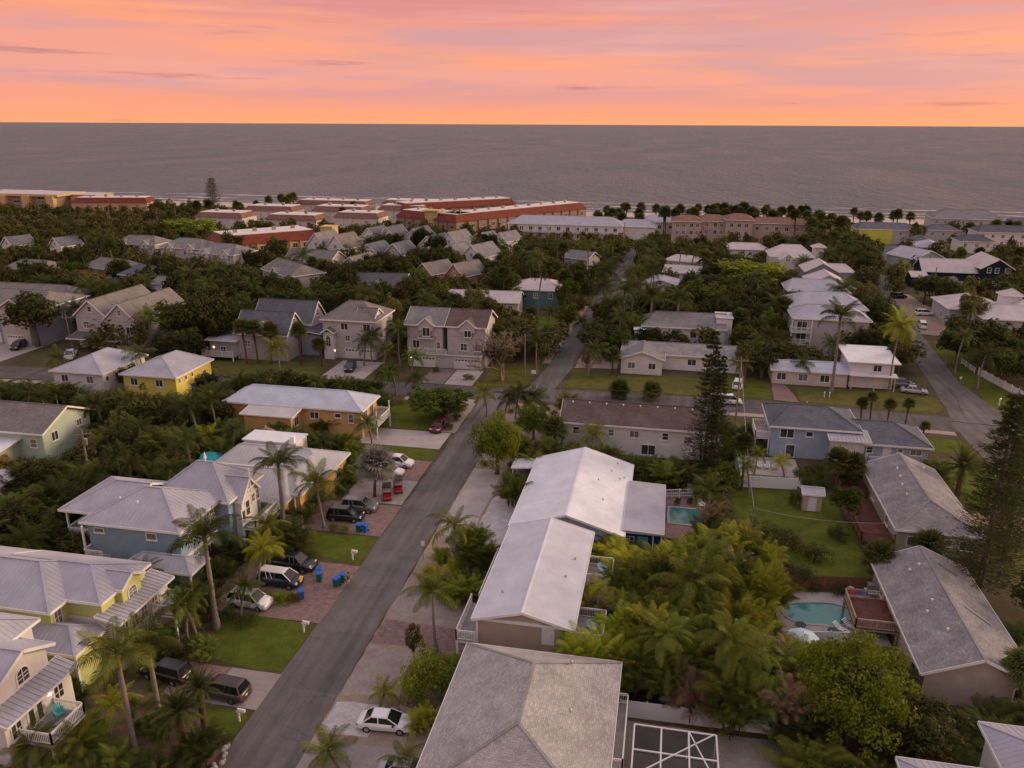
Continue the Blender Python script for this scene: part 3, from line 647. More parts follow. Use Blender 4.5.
def window_mesh(w, h, style, mat, glass):
    k = (round(w,2), round(h,2), style, mat, glass)
    if k in CACHE: return CACHE[k]
    m = MB(); f = .10; d0, d1 = -.07, .02
    W, Hh = w/2, h
    m.box(-W-f, -W, d0, d1, -f, Hh+f); m.box(W, W+f, d0, d1, -f, Hh+f); m.box(-W, W, d0, d1, Hh, Hh+f); m.box(-W, W, d0, d1, -f, 0)
    m.box(-W-f-.05, W+f+.05, d0-.05, d1, -f-.06, -f-.002)
    bars = []
    if style in (1, 2, 4): m.box(-W, W, -.05, .0, Hh*.5-.03, Hh*.5+.03)          # meeting rail
    if style in (2, 4): m.box(-.04, .04, -.052, .0, 0, Hh*.5-.03); m.box(-.04, .04, -.052, .0, Hh*.5+.03, Hh)
    if style == 3: m.box(-.04, .04, -.05, .0, 0, Hh)
    if style == 5:
        for i in (1, 2):
            x = -W+w*i/3; m.box(x-.03, x+.03, -.05, .0, 0, Hh)
        m.box(-W, W, -.045, .0, Hh*.33-.02, Hh*.33+.02); m.box(-W, W, -.045, .0, Hh*.66-.02, Hh*.66+.02)
    pm = MB(); pm.box(-W, W, -.03, .0, 0, Hh) if style != 7 else None
    if style == 7:   # arched head
        n = 10; arc = [(W*math.cos(math.pi*i/n), Hh*.55+Hh*.45*math.sin(math.pi*i/n)) for i in range(n+1)]
        m = MB(); pm = MB(); poly = [(-W,0),(W,0)]+arc
        pm.add([(x,-.03,z) for x,z in poly], [tuple(range(len(poly)))])
        outer = [(W,0)]+arc+[(-W,0)]
        for (xa,za),(xb,zb) in zip(outer, outer[1:]): m.bar((xa,-.03,za),(xb,-.03,zb), .1, .12, (0,1,0))
        m.box(-W-.12, W+.12, -.1, .02, -.12, 0)
        m.bar((0,-.035,0),(0,-.035,Hh*.98), .05, .04, (0,1,0))
        for z in (.3, .55): m.bar((-W,-.035,Hh*z),(W,-.035,Hh*z), .04, .05)
    CACHE[k] = (m.mesh('window', mat), pm.mesh('pane', glass)); return CACHE[k]
def door_mesh(w, h, mat):
    k = ('door', w, h, mat)
    if k not in CACHE:
        m = MB(); m.box(-w/2, w/2, -.03, .02, 0, h); f = .1
        m.box(-w/2-f, -w/2, -.06, .02, 0, h+f); m.box(w/2, w/2+f, -.06, .02, 0, h+f); m.box(-w/2, w/2, -.06, .02, h, h+f)
        for z0, z1 in ((.2, h*.45), (h*.52, h-.2)):
            m.box(-w/2+.15, -.06, -.045, -.028, z0, z1); m.box(.06, w/2-.15, -.045, -.028, z0, z1)
        CACHE[k] = m.mesh('door', mat)
    return CACHE[k]
def garage_mesh(w, h):
    k = ('garage', w, h)
    if k not in CACHE:
        m = MB(); n = 4
        for i in range(n): m.box(-w/2, w/2, -.02, .02, h*i/n+.012, h*(i+1)/n-.012)
        m.box(-w/2-.12, -w/2, -.06, .02, 0, h+.12); m.box(w/2, w/2+.12, -.06, .02, 0, h+.12); m.box(-w/2, w/2, -.06, .02, h, h+.12)
        CACHE[k] = m.mesh('garage_door', 'garage_white')
    return CACHE[k]

# ------------------------------------------------------------------ near houses, left of the street
h = House('house', 'white gabled house with arched window and turquoise deck chair, lower left corner', -52, 44)
h.roofed(-64,-47.0, 41.0,47.2, 0,7.7, 1.5,'x', 0,0, 'wall_white','metal_lavender', seam=.45)
h.roofed(-66,-50.2, 43.5,49.4, 0,8.1, 1.6,'x', 0,2.6, 'wall_white','metal_lavender', seam=.45)
h.block(-50,-46.3, 40.5,47.4, 0,5.25, 'wall_white')
h.shed(-47.6,-45.7, 40.2,47.7, (6.0,5.4,5.4,6.0), 'metal_lavender', seam=.45)
h.win('E',-47.5, 44.1,6.3, 1.25,1.3, 7)
for y_ in (43.0, 43.85): h.door('E',-46.3, y_,3.0, .75,2.0, name='french_door', glass=True)
h.win('E',-46.3, 45.9,3.5, .9,1.2, 2); h.win('E',-46.3, 41.5,3.5, .9,1.2, 2)
h.deck(-46.28,-43.5, 41.6,45.3, 3.0, 'NES')
h.lamp(-46.2, 45.0, 4.6); h.win('E',-46.3, 44.0,.6, 1.2,1.3, 3)

h = House('house', 'lime green two storey house with lavender metal hip roofs', -55, 56)
h.roofed(-74,-51.3, 51.6,60.8, 0,7, 2.05,'x', 0,4.4, 'wall_lime','metal_lavender', seam=.45)
h.roofed(-60,-47.8, 53.7,60.9, 0,7.02, 1.62,'x', 0,3.5, 'wall_lime','metal_lavender', seam=.45)
h.roofed(-50.5,-47.3, 55.9,59.3, 3,7.1, .95,'x', 0,0, 'wall_lime','metal_lavender', ov=.35, seam=.45)
h.block(-53,-46.7, 53.9,61.4, 0,5.1, 'wall_cream')
h.shed(-48.6,-46.1, 53.5,61.8, (5.75,5.2,5.2,5.75), 'metal_lavender', seam=.45)
h.roofed(-55.5,-47.9, 49.9,54.6, 0,4.3, 1.2,'x', 2.2,2.2, 'wall_lime','metal_lavender', seam=.45)
h.win('E',-47.65, 57.6,5.5, 1.2,1.1, 7); h.win('E',-51.8, 52.9,5.0, .8,1.4, 2, glass='glass_curtain')
for y_ in (54.8, 56.2, 57.6, 59.2): h.win('E',-46.7, y_,3.2, .8,1.4, 2)
h.door('E',-46.7, 60.5,3.05-.0, .9,1.9) ; h.deck(-46.68,-44.2, 58.6,61.4, 3.0, 'NES')
h.posts([(-48.3,50.3)], 0,3.7); h.win('S',54.2,-49.2,5.2, .01,.01,0) if False else None
h.vents([(-63,54.6,8.6)])

h = House('house', 'large pale blue house with lavender hip roofs, white balconies and gabled turret', -55, 72)
h.roofed(-60.5,-48.4, 66.8,76.8, 0,7.1, 2.4,'x', 5.0,5.0, 'wall_blue','metal_lavender', seam=.5, ov=.6)
h.roofed(-64.8,-56, 69,78, 3.6,7.05, 2.0,'x', 4.4,0, 'wall_blue','metal_lavender', seam=.5, ov=1.6)
h.roofed(-57,-47.0, 74.2,82.2, 0,7.12, 3.0,'x', 4.0,4.0, 'wall_blue','metal_lavender', seam=.5)
h.roofed(-53,-46.2, 75.6,79.8, 0,6.6, 2.2,'x', 0,0, 'wall_white','metal_lavender', ov=.4, seam=.5)
bk = MB()
for dy in (-1, 1):
    bk.bar((8.75, 5.7, 8.7), (8.75, 5.7+dy*1.6, 7.0), .1, .12); bk.bar((8.75, 5.7+dy*.2, 7.4), (8.75, 5.7+dy*1.0, 7.5), .08, .1)
bk.bar((8.75, 4.6, 7.5), (8.75, 6.8, 7.5), .1, .1); bk.bar((8.75,5.7,7.0), (8.75,5.7,9.9), .1, .12)
bk.build('gable_bracket', 'trim_white', h.root)
MB().tube([(3.0,6.2,10.0),(3.0,6.2,10.4),(3.0,6.2,10.5),(3.0,6.2,11.3)], [.12,.10,.2,.02], 7).build('finial', 'trim_white', h.root)
h.roofed(-54.6,-46.4, 64.9,68.4, 0,3.5, 1.0,'x', 1.6,1.6, 'wall_blue','metal_lavender', seam=.5, walls=False)
h.block(-53.9,-49.4, 65.6,67.5, 0,3.4, 'wall_blue'); h.posts([(-46.8,65.3),(-49.2,65.2)], 0,3.4, .16)
h.win('S',67.4,-58.6,5.8, 1.1,.45, 0); h.win('S',67.4,-52.3,5.6, 1.1,.7, 0); h.win('S',65.6,-52.6,1.0, .9,1.5, 2); h.door('S',65.6,-50.6,0.05, 1.0,2.2)
h.win('E',-49.0, 70.5,4.9, 1.9,1.5, 3); h.win('E',-49.0, 73.6,5.2, .8,1.2, 2); h.win('E',-49.0, 69.8,1.0, 1.1,1.6, 2); h.win('E',-49.0, 72.6,1.0, 1.1,1.6, 2)
h.win('E',-46.6, 78.6,5.3, .7,.9, 1); h.win('E',-46.6, 77.2,4.2, .8,1.8, 1); h.win('E',-47.4, 80.9,4.4, .8,1.3, 2)
h.garage('E',-46.6, 77.6, 3.0,2.2)
h.block(-49.02,-48.8,66.9+.6,74.2, 3.35,3.6, 'trim_white', name='belt_course')
h.deck(-46.6,-44.8, 75.6,82, 3.3, 'NES'); h.door('E',-46.6, 76.2,3.35, .8,2.0, glass=True)
h.deck(-64.5,-60.0, 69.4,77, 3.7, 'SW'); h.posts([(-64.3,69.6),(-60.2,69.6)], 3.7,6.8, .18)
h.deck(-60.0,-57.6, 67.3-1.2,69.2, 3.2, 'SW'); h.posts([(-59.8,66.4)], 3.2,6.9, .18)
h.rail([(-57.5,65.4),(-60.2,65.4)], 1.2); h.vents([(-55,69.5,8.6),(-57.5,70,8.6)])

h = House('house', 'low house with wide seamed grey metal roof, orange walls, beside thatched hut', -52, 91)
h.roofed(-61.5,-44.6, 82.6,92.6, 0,3.2, 2.2,'x', 5,2.5, 'stucco_orange','metal_pale', seam=.55)
h.roofed(-60,-42.8, 90.6,99.2, 0,3.3, 2.0,'x', 3,4.0, 'stucco_orange','metal_pale', seam=.55)
h.roofed(-48.5,-43.4, 84.5,93.6, 0,3.5, 1.5,'y', 3.0,0, 'stucco_orange','metal_pale', seam=.55, ov=.4)
h.block(-58,-50, 97.0,100.5, 0,4.9, 'stucco_white', name='parapet_block'); h.flat(-58.2,-49.8, 96.8,100.7, 4.9,.15,'metal_white')
h.block(-50.8,-50.2, 96.9,97.6, 4.9,5.9, 'trim_white', name='chimney')
h.win('E',-43.8, 89.2,1.0, 1.2,1.3, 3); h.win('E',-43.3, 95.5,1.0, 1.3,1.3, 3); h.win('S',83.1,-49.5,1.0, 1.6,1.2, 3)
h.posts([(-44.4,84.6)], 0,3.3, .16)

h = House('house', 'orange stucco house with pale blue hip metal roof by the crossroads', -58, 116)
h.roofed(-70,-45.8, 111.8,119.8, 0,4.8, 1.9,'x', 3.6,4.0, 'stucco_orange','metal_blue', seam=.5)
h.block(-64.5,-56.5, 108.6,112.4, 0,4.2, 'stucco_orange'); h.shed(-65,-56, 108.2,112.6, (4.3,4.3,4.75,4.75), 'metal_pale')
h.win('E',-46.3, 114.0,2.9, 1.5,1.2, 3); h.win('E',-46.3, 116.8,2.2, 1.4,2.0, 3)
h.win('S',112.3,-54.2,2.9, 1.4,1.0, 3); h.win('S',112.3,-50.2,3.3, .9,.6, 0); h.win('E',-56.5, 110.4,2.2, 1.4,1.4, 3); h.win('S',112.3,-48.0,2.6, .8,1.3,1)
h.deck(-46.28,-43.6, 112.2,118.6, 2.3, 'NES'); h.posts([(-43.8,112.4),(-43.8,118.4)], 2.3,4.6,.16)
h.vents([(-58,113.5,5.6)])

h = House('house', 'yellow two storey house with grey hip roof beside its white twin', -90, 127)
h.roofed(-95.6,-84.2, 121,133.4, 0,5.0, 2.2,'y', 5.0,3.0, 'wall_yellow','metal_lavender', seam=.6)
for x_ in (-93.0,-88.0): h.win('S',121.5, x_,3.0, 1.3,1.2, 3)
for y_, z_ in ((122.6,3.9),(124.6,3.9),(126.6,3.9)): h.win('E',-84.7, y_,z_-.3, .5,.7, 0)
h.win('E',-84.7, 130.5,1.6, 1.0,2.0, 1); h.win('E',-84.7, 126.4,1.0, 1.2,1.3, 3); h.vents([(-87.5,125.5,6.2)])

h = House('house', 'white two storey house with grey hip roof beside the yellow one', -105, 127)
h.roofed(-110.4,-99.2, 121.4,134.8, 0,4.6, 2.2,'y', 5.0,4.0, 'wall_white','metal_lavender', seam=.6)
for x_ in (-107.6,-102.4): h.win('S',121.9, x_,2.6, 1.3,1.2, 3)
for y_ in (123.0,125.6,130.8): h.win('E',-99.7, y_,2.9, .7,.8, 0)
h.vents([(-103,126,6.0)])

h = House('house', 'mint green gabled house with brown grey roof at the left edge', -98, 98)
h.roofed(-118,-87.2, 92.6,103.9, 0,5.0, 2.5,'x', 0,0, 'wall_mint','shingle_taupe', ov=.7)
h.shed(-116,-91.5, 86.8,93.6, (3.2,3.2,3.9,3.9), 'metal_white', name='porch_roof'); h.block(-114,-92.2, 88.2,93.3, 0,3.2, 'wall_mint')
h.win('E',-87.9, 95.6,3.0, 1.2,1.3, 3); h.win('E',-87.9, 100.8,3.4, 1.0,1.0, 3); h.win('S',93.3,-89.6,2.6, 1.0,1.2,1); h.posts([(-91.8,87.2),(-98,87.2)], 0,3.1,.18)

h = House('house', 'small cottage with grey metal roof and white porch posts at the left edge', -92, 82)
h.roofed(-101,-83.4, 78.4,84.8, 0,3.0, 1.2,'x', 0,2.6, 'wall_white','metal_pale', seam=.6)
h.win('E',-83.9, 80.6,1.1, .9,1.2, 2); h.win('S',78.9,-87,1.1, 1.2,1.2, 3); h.posts([(-83.7,78.7)], 0,2.8,.16)

# ------------------------------------------------------------------ houses beyond the cross street, left
h = House('house', 'grey twin gabled house with two garages across the street', -119, 158)
h.roofed(-128.6,-120.2, 151,170, 0,7.3, 3.6,'y', 0,0, 'wall_mauve','shingle_taupe', ov=.4)
h.roofed(-119.6,-111.6, 149,168, 0,7.3, 3.6,'y', 0,0, 'wall_mauve','shingle_taupe', ov=.4)
h.shed(-128.4,-112, 147.6,151.5, (3.0,3.0,3.7,3.7), 'shingle_taupe')
h.block(-120.4,-119.3, 151.6,167, 0,7.0, 'wall_mauve')
for x_ in (-124.4,-115.6): h.win('S',149.4 if x_ > -120 else 151.4, x_,8.3, .9,1.1, 1, glass='glass_dark')
h.win('S',149.4,-117.6,4.4, 1.0,1.7,2); h.win('S',149.4,-113.6,4.2, 1.6,1.6,3); h.win('S',151.4,-125.8,4.6, 1.2,1.4,2)
h.garage('S',149.4,-116.6,4.6,2.1); h.garage('S',151.4,-124.6,4.4,2.1); h.door('S',149.4,-113.0,.05)
h.win('E',-112.0,153,4.4,1.0,1.6,2); h.win('E',-112.0,158,4.4,1.0,1.6,2)

h = House('house', 'grey house with white garage doors and pale drive, far left beyond the street', -145, 158)
h.roofed(-160,-136.4, 150.6,167, 0,8.3, 2.6,'x', 0,4, 'wall_slate','shingle_taupe', ov=.4)
h.roofed(-146.6,-138.8, 149.4,160, 0,8.3, 2.4,'y', 0,4, 'wall_mauve','shingle_taupe', ov=.4)
h.win('S',149.8,-142.8,4.8,1.4,1.4,3); h.garage('S',149.8,-143.2,4.2,2.3); h.garage('S',151.0,-150.2,4.2,2.3); h.win('S',151.0,-150,4.8,1.2,1.4,2)
for y_ in (153,158,163): h.win('E',-136.8,y_,5.0,.9,1.4,1)

h = House('house', 'grey house with two parallel gables and white dormer behind palms', -82, 158)
h.roofed(-89.5,-77.2, 150,158.8, 0,5.6, 4.2,'x', 0,0, 'wall_grey','shingle_slate', ov=.4)
h.roofed(-89.5,-75.4, 158.2,166.6, 0,6.2, 4.4,'x', 0,0, 'wall_mauve','shingle_slate', ov=.4)
h.roofed(-84.6,-81.2, 150.6,154.4, 5.6,7.2, 1.3,'y', 0,0, 'wall_white','shingle_slate', ov=.25)
h.win('E',-77.6, 154.4,7.0, 1.0,1.3,2); h.win('E',-75.8, 162.4,7.4, 1.0,1.4,2); h.win('S',150.85,-82.9,6.0,.9,1.1,2)
h.win('S',150.4,-86.6,2.8,1.2,1.3,2); h.win('S',150.4,-80,2.8,1.2,1.3,2); h.block(-77,-72.5,156,163, 0,4.6,'wall_slate'); h.shed(-77.0,-72,155.4,163.4,(5.6,5.0,5.0,5.6),'shingle_slate')
for y_ in (157.4,159.4,161.4): h.win('E',-72.5,y_,2.9,1.4,1.2,3)
h.shed(-96,-88.6, 149.4,157, (4.0,4.0,4.6,4.6), 'metal_pale'); h.block(-95.5,-89, 150.4,156.6, 0,4.0,'wall_grey'); h.win('S',150.4,-92.4,1.1,1.1,1.3,2); h.deck(-96,-88.6, 147.6,150.3, 1.2, 'SW'); h.lamp(-94.6,150.3,2.2)

h = House('house', 'tall grey three storey hip roofed house with arched entry and black car before it', -65.5, 160)
h.roofed(-72,-59.3, 154.8,167, 0,8.4, 3.1,'x', 4.5,5, 'wall_mauve','shingle_taupe')
h.roofed(-64.6,-60, 155.6,162, 8,8.6, 1.9,'x', 0,0, 'wall_white','shingle_taupe', ov=.3)
h.block(-70.9,-68.7, 153.9,155.6, 0,5.9, 'wall_white'); h.roofed(-71.3,-68.3, 153.4,156.2, 0,5.9, .9,'y', 0,0, 'wall_white','shingle_taupe', walls=False, ov=.3)
h.win('S',153.9,-69.8,2.9,1.1,2.3,7); h.door('S',153.9,-69.8,.05,1.1,2.2)
for x_ in (-66.6,-61.6): h.win('S',155.3,x_,6.3,1.5,1.4,3)
h.win('S',155.3,-66.0,3.9,.9,1.2,2); h.garage('S',155.3,-65.3,2.9,2.2); h.garage('S',155.3,-61.8,2.6,2.2); h.win('E',-59.8,159,4.0,1.4,1.4,3); h.win('E',-59.8,164,6.2,1.0,1.3,2); h.lamp(-68.4,153.8,2.0)

h = House('house', 'pink grey duplex with half grey half brown roof, balcony and two garages', -44, 158)
h.roofed(-52.8,-44.2, 153.6,164, 0,8.6, 2.7,'x', 0,0, 'wall_mauve','shingle_grey')
h.roofed(-44.16,-35.2, 153.6,164, 0,8.6, 2.7,'x', 0,0, 'wall_mauve','shingle_brown')
h.roofed(-49.9,-46.3, 153.2,158.4, 7.5,8.7, 1.6,'y', 0,0, 'wall_mauve','shingle_grey', ov=.3); h.roofed(-41.2,-37.4, 153.2,158.4, 7.5,8.7, 1.6,'y', 0,0, 'wall_mauve','shingle_brown', ov=.3)
h.block(-51.6,-36.4, 152.6,154.2, 0,2.9, 'wall_mauve'); h.rail([(-51.4,152.7),(-43.6,152.7)], 3.0); h.shed(-51.8,-36.2, 152.3,154.2,(2.95,2.95,3.05,3.05),'deck_grey')
h.win('S',153.5,-48.0,6.4,1.5,1.7,3); h.win('S',153.5,-39.2,6.6,1.4,1.3,3); h.win('S',154.1,-50.4,3.5,1.4,1.7,3,glass='glass_dark'); h.win('S',154.1,-45.6,3.7,.8,1.3,1); h.win('S',154.1,-40.2,3.6,1.3,1.4,2); h.win('S',154.1,-37.2,3.6,1.1,1.4,2)
h.garage('S',152.6,-48.4,4.8,2.2); h.garage('S',152.6,-39.4,4.8,2.2); h.shed(-49.6,-46.4,152.9,153.9,(6.1,6.1,6.35,6.35),'shingle_grey'); h.lamp(-51.2,152.5,1.9)
for y_ in (157,161): h.win('E',-35.7,y_,4.2,1.0,1.3,1)

# ------------------------------------------------------------------ near houses, right of the street
h = House('house', 'large shingle hip roof house at the bottom centre of the view', -8.4, 48)
h.roofed(-15.0,-1.7, 40.0,57.2, 0,5.2, 2.6,'y', 5.6,4.9, 'wall_white','shingle_tan', ov=.5)
h.win('E',-2.2, 49.5,2.6,1.4,1.3,3); h.win('E',-2.2, 53.5,2.6,1.4,1.3,3); h.win('W',-14.5, 49.5,2.6,1.4,1.3,3)
h.vents([(-5.6,54.0,6.9),(-5.0,48.6,6.8)], 'metal_grey'); h.deck(-1.98,-.9, 48,55.4, 2.6, 'NES')
MB().tube([(-6.55,4,5.0),(-6.58,4,.1)], .05, 7).build('downpipe', 'trim_white', h.root)

h = House('house', 'tan sided house with long lavender metal gable roof and white door', -10.9, 69)
h.roofed(-15.5,-6.1, 60.6,79.0, 0,5.3, 1.25,'y', 0,0, 'wall_tan','metal_cool', ov=.45, cap='metal_white')
h.door('S',61.05,-8.5,3.2, .95,2.0); h.lamp(-9.3,60.98,4.6) if False else None
h.block(-15.0,-6.6, 60.9,61.045, 5.02,5.3, 'trim_white', name='gable_trim'); h.posts([(-15.05,60.98),(-6.55,60.98)], 0,5.0,.18, name='corner_board')
h.deck(-17.0,-15.07, 60.4,66.5, 3.0, 'SW'); h.deck(-16.3,-15.07, 66.6,76, 3.0, 'WN')
h.deck(-6.52,-3.6, 62.2,66.4, 3.0, 'NES'); h.deck(-6.52,-3.6, 72.4,76.2, 3.0, 'NES')
h.door('E',-6.55,64.0,3.05, 1.2,2.0, glass=True); h.door('E',-6.55,74.2,3.05, 1.2,2.0, glass=True); h.win('E',-6.55,69.5,3.9,1.2,1.2,3); h.win('W',-15.05,70,3.9,1.2,1.2,3)
h.win('S',61.05,-13.0,3.9,.01,.01,0) if False else None
h.vents([(-13.4,64.5,5.9),(-7.9,68.5,5.8),(-7.4,72.2,5.7)], 'metal_grey', .25)

h = House('house', 'white metal roofed low house with flat wing and royal blue end wall', -9.6, 93)
h.roofed(-16.5,-2.9, 82.6,103.4, 0,3.1, 2.1,'y', 0,0, 'wall_paleblue','metal_white', ov=.4, seam=.0)
h.block(-3.5,1.2, 84.7,97.3, 0,2.85, 'wall_royal'); h.flat(-3.2,1.5, 83.9,97.6, 2.95,.16,'metal_lavender','flat_roof')
h.shed(-3.25,1.48, 83.95,97.55, (3.35,3.17,3.17,3.35), 'metal_lavender', t=.05, name='wing_roof')
h.win('S',84.7,-2.4,1.1, .9,1.0, 2); h.door('S',84.7,-.9,.05, 1.0,2.1, 'door_teal'); h.posts([(1.25,84.5),(.3,84.4)], 0,2.9,.14)
h.win('E',1.2, 88,1.0,1.4,1.2,3); h.win('E',1.2, 93,1.0,1.4,1.2,3)
h.vents([(-5.6,98,4.3),(-4.4,96.6,3.9),(-3.9,97.2,3.8),(-6.0,89,4.4),(-5.0,101,4.1),(-7.0,94,4.7)], 'metal_grey', .25)
h.shed(-19.6,-16.6, 100.2,103.4, (2.6,2.9,2.9,2.6), 'metal_white', seam=.3, name='side_canopy'); h.posts([(-19.4,100.4),(-19.4,103.2)],0,2.5,.12)

h = House('house', 'long white two storey building with brown shingle gable roof', -3.8, 118)
h.roofed(-14.8,7.0, 113.6,122.4, 0,4.8, 2.3,'x', 0,0, 'wall_white','shingle_brown')
for x_, w_ in ((-12.2,.9),(-6.9,.7),(-3.4,1.3),(1.2,.8)): h.win('S',114.1,x_,3.0,w_,1.0,3 if w_ > 1 else 1)
h.win('S',114.1,4.6,2.7,1.2,1.0,1,glass='glass_curtain'); h.win('S',114.1,-1.2,.4,2.0,1.5,3); h.door('S',114.1,1.6,.05); h.win('E',6.5,118,2.8,1.2,1.2,3)
h.vents([(-13.2+2.6*i,117.4,6.75) for i in range(8)])
h.block(6.8,9.6,114.4,119,0,2.3,'wall_white'); h.flat(6.75,9.8,114.2,119.2,2.3,.14,'metal_pale')

h = House('house', 'pale blue two wing house with dark slate hip roofs on the cross street', 28, 122)
h.roofed(16.4,29.8, 117.8,128.4, 0,5.0, 2.0,'x', 3.5,4.5, 'wall_paleblue','shingle_slate')
h.roofed(28.6,39.6, 117.4,126.8, 0,3.4, 2.1,'x', 0,4.8, 'wall_paleblue','shingle_slate')
h.block(25.4,29.8, 116.2,119, 0,4.2, 'wall_white'); h.shed(24.8,30.6, 115.6,119.4, (4.3,4.3,4.75,4.75), 'metal_lavender', seam=.5)
h.win('S',118.3,19.2,3.2,1.9,1.3,3); h.win('S',118.3,22.4,3.6,.9,.7,0); h.win('S',118.3,19.9,.1,1.2,1.9,0); h.door('S',117.9,33.4,1.0,1.0,2.0); h.win('S',117.9,37.4,2.0,1.5,.8,3); h.win('S',117.9,35.2,2.3,.7,.5,0); h.win('S',117.9,31.0,1.9,.8,.9,1)
h.deck(30.4,35.6, 116.0,117.86, 1.0, 'SEW'); h.win('E',39.1,121,1.4,1.2,1.1,3)
h.deck(14.6,16.86, 118.6,124, 2.8, 'SWN'); h.vents([(22.6,124.6,6.6)], 'metal_grey', .5)

h = House('house', 'grey green house with weathered grey half hip roof beside dark deck', 33, 100)
h.roofed(28.0,37.6, 90.6,110, 0,3.2, 2.0,'y', 4.8,0, 'wall_greygreen','shingle_midgrey', cap='shingle_tan')
h.win('S',91.1,30.2,1.1,1.2,1.1,3); h.win('S',91.1,36.0,1.1,1.4,1.1,3); h.win('S',91.1,34.0,1.4,.8,.8,0); h.win('W',28.5,96,1.2,1.2,1.1,3); h.win('W',28.5,103,1.2,1.2,1.1,3)
h.vents([(31.4,105.2,4.8),(31.2,102.8,4.7),(30.9,100.4,4.6),(30.8,97.8,4.5),(35.2,107,4.4)])
h.deck(24.6,28.48, 91.5,96.4, 1.0, 'SW', 'deck_red', rmat='wood_brown'); h.deck(24.2,28.48, 97.6,104.6, .5, '', 'deck_red', rmat='wood_brown', rail=False); h.deck(24.6,28.48, 105,109.4, 1.2, 'W', 'deck_red', rmat='wood_brown')

h = House('house', 'beige house with long mottled grey gable roof beside the kidney pool', 28.4, 73.5)
h.roofed(23.6,33.2, 63.6,83.2, 0,3.1, 2.1,'y', 0,0, 'stucco_beige','shingle_midgrey', cap='shingle_tan')
h.win('S',64.1,32.0,1.2,1.3,1.1,3); h.win('W',24.1,67,1.2,.9,1.1,1); h.win('W',24.1,79,1.2,1.0,1.1,1); h.block(24.0,32.8,64.0,83.0,-.2,.02,'stucco_brown',name='plinth')
h.vents([(26.4,79,4.4),(27.4,79.6,4.8),(26.9,73.2,4.6),(26.1,71.6,4.25),(26.9,68.4,4.6)])
for (xa,ya),(xb,yb) in (((29.4,80.4),(31.2,79.6)),((29.6,72.6),(31.6,71.2))):
    za = 5.2-(xa-28.4)*.4375+.12; zb = 5.2-(xb-28.4)*.4375+.12; MB().bar((xa-28.4,ya-73.5,za),(xb-28.4,yb-73.5,zb),.12,.08).build('roof_rail','metal_grey',h.root)
h.deck(20.0,24.06, 71.8,77.4, 1.6, 'SWN', 'deck_red', rmat='wood_tan')
for x_, y_, z_ in ((23.3,65.0,.8),(23.4,80.2,.9)):
    MB().box(x_-.4-28.4,x_+.4-28.4,y_-.4-73.5,y_+.4-73.5,z_,z_+.85).build('air_conditioner','metal_grey',h.root); MB().box(x_-.6-28.4,x_+.6-28.4,y_-.55-73.5,y_+.55-73.5,z_-.1,z_-.003).build('ledge','trim_white',h.root)

h = House('house', 'white house with pale metal hip roof cut by the lower right corner', 30, 48)
h.roofed(24.6,38, 42,54.2, 0,6.2, 2.4,'x', 4.5,4.5, 'wall_white','metal_lavender', seam=.45)
h.roofed(18.0,25.5, 43.5,50.0, 0,5.6, 1.2,'x', 3,0, 'wall_white','metal_lavender', seam=.45)

# ------------------------------------------------------------------ right of centre, beyond the cross street
h = House('house', 'small white gabled house with long grey roofed wing behind hedge', 2, 162)
h.roofed(-8.6,.6, 156.0,165, 0,3.3, 1.6,'y', 0,0, 'wall_white','shingle_grey')
h.roofed(-8.4,16, 160.6,169.4, 0,3.25, 1.5,'x', 0,0, 'wall_white','shingle_midgrey')
for x_ in (-6.0,-1.9): h.win('S',156.5,x_,1.2,1.3,1.2,3)
h.win('S',161.1,6,1.2,1.6,1.2,3); h.win('S',161.1,11,1.2,1.6,1.2,3)

h = House('house', 'two storey grey white house with slate roof behind royal palms', 4, 181)
h.roofed(-5.0,13.6, 174.8,186.4, 0,5.6, 2.3,'x', 3,0, 'wall_white','shingle_grey')
h.block(11.2,14.6,177,183,0,7.6,'wall_white'); h.flat(11,14.8,176.8,183.2,7.6,.15,'metal_pale'); h.block(-6.4,-4.2,173.4,176,0,5.0,'wall_white',name='stair_tower'); h.flat(-6.6,-4.0,173.2,176.2,5.0,.15,'metal_white')
h.door('S',175.3,-3.2,3.2,.9,2.0,'door_teal')
for x_ in (-1.2,2.4,6.4,10): h.win('S',175.3,x_,3.4,1.2,1.2,3)
h.win('S',175.3,6.4,.8,1.6,1.1,3); h.deck(-4.6,0.5,173.6,175.25,3.1,'SE')

h = House('house', 'low white house with flat white upper storey and long porch roof', 32, 160)
h.block(35.6,43.4, 156.6,166.5, 0,5.2, 'wall_white'); h.shed(34.8,44.2, 155.6,167.2, (5.3,5.3,5.7,5.7), 'metal_white')
h.roofed(20.8,35.6, 155.4,163.6, 0,2.9, .9,'x', 0,0, 'wall_cream','metal_blue', seam=.6)
h.win('S',156.6,40.4,3.4,1.4,1.2,3); h.garage('S',156.6,38.4,3.4,2.2,lights=False); h.win('E',43.4,161,3.4,1.2,1.2,3); h.shed(35.4,43.8,154.8,156.55,(2.9,2.9,3.1,3.1),'metal_white'); h.posts([(35.7,155),(43.4,155),(39.8,155)],0,2.85,.18,'stucco_yellow')
for x_ in (23,27,31): h.win('S',155.9,x_,.9,1.6,1.3,3)

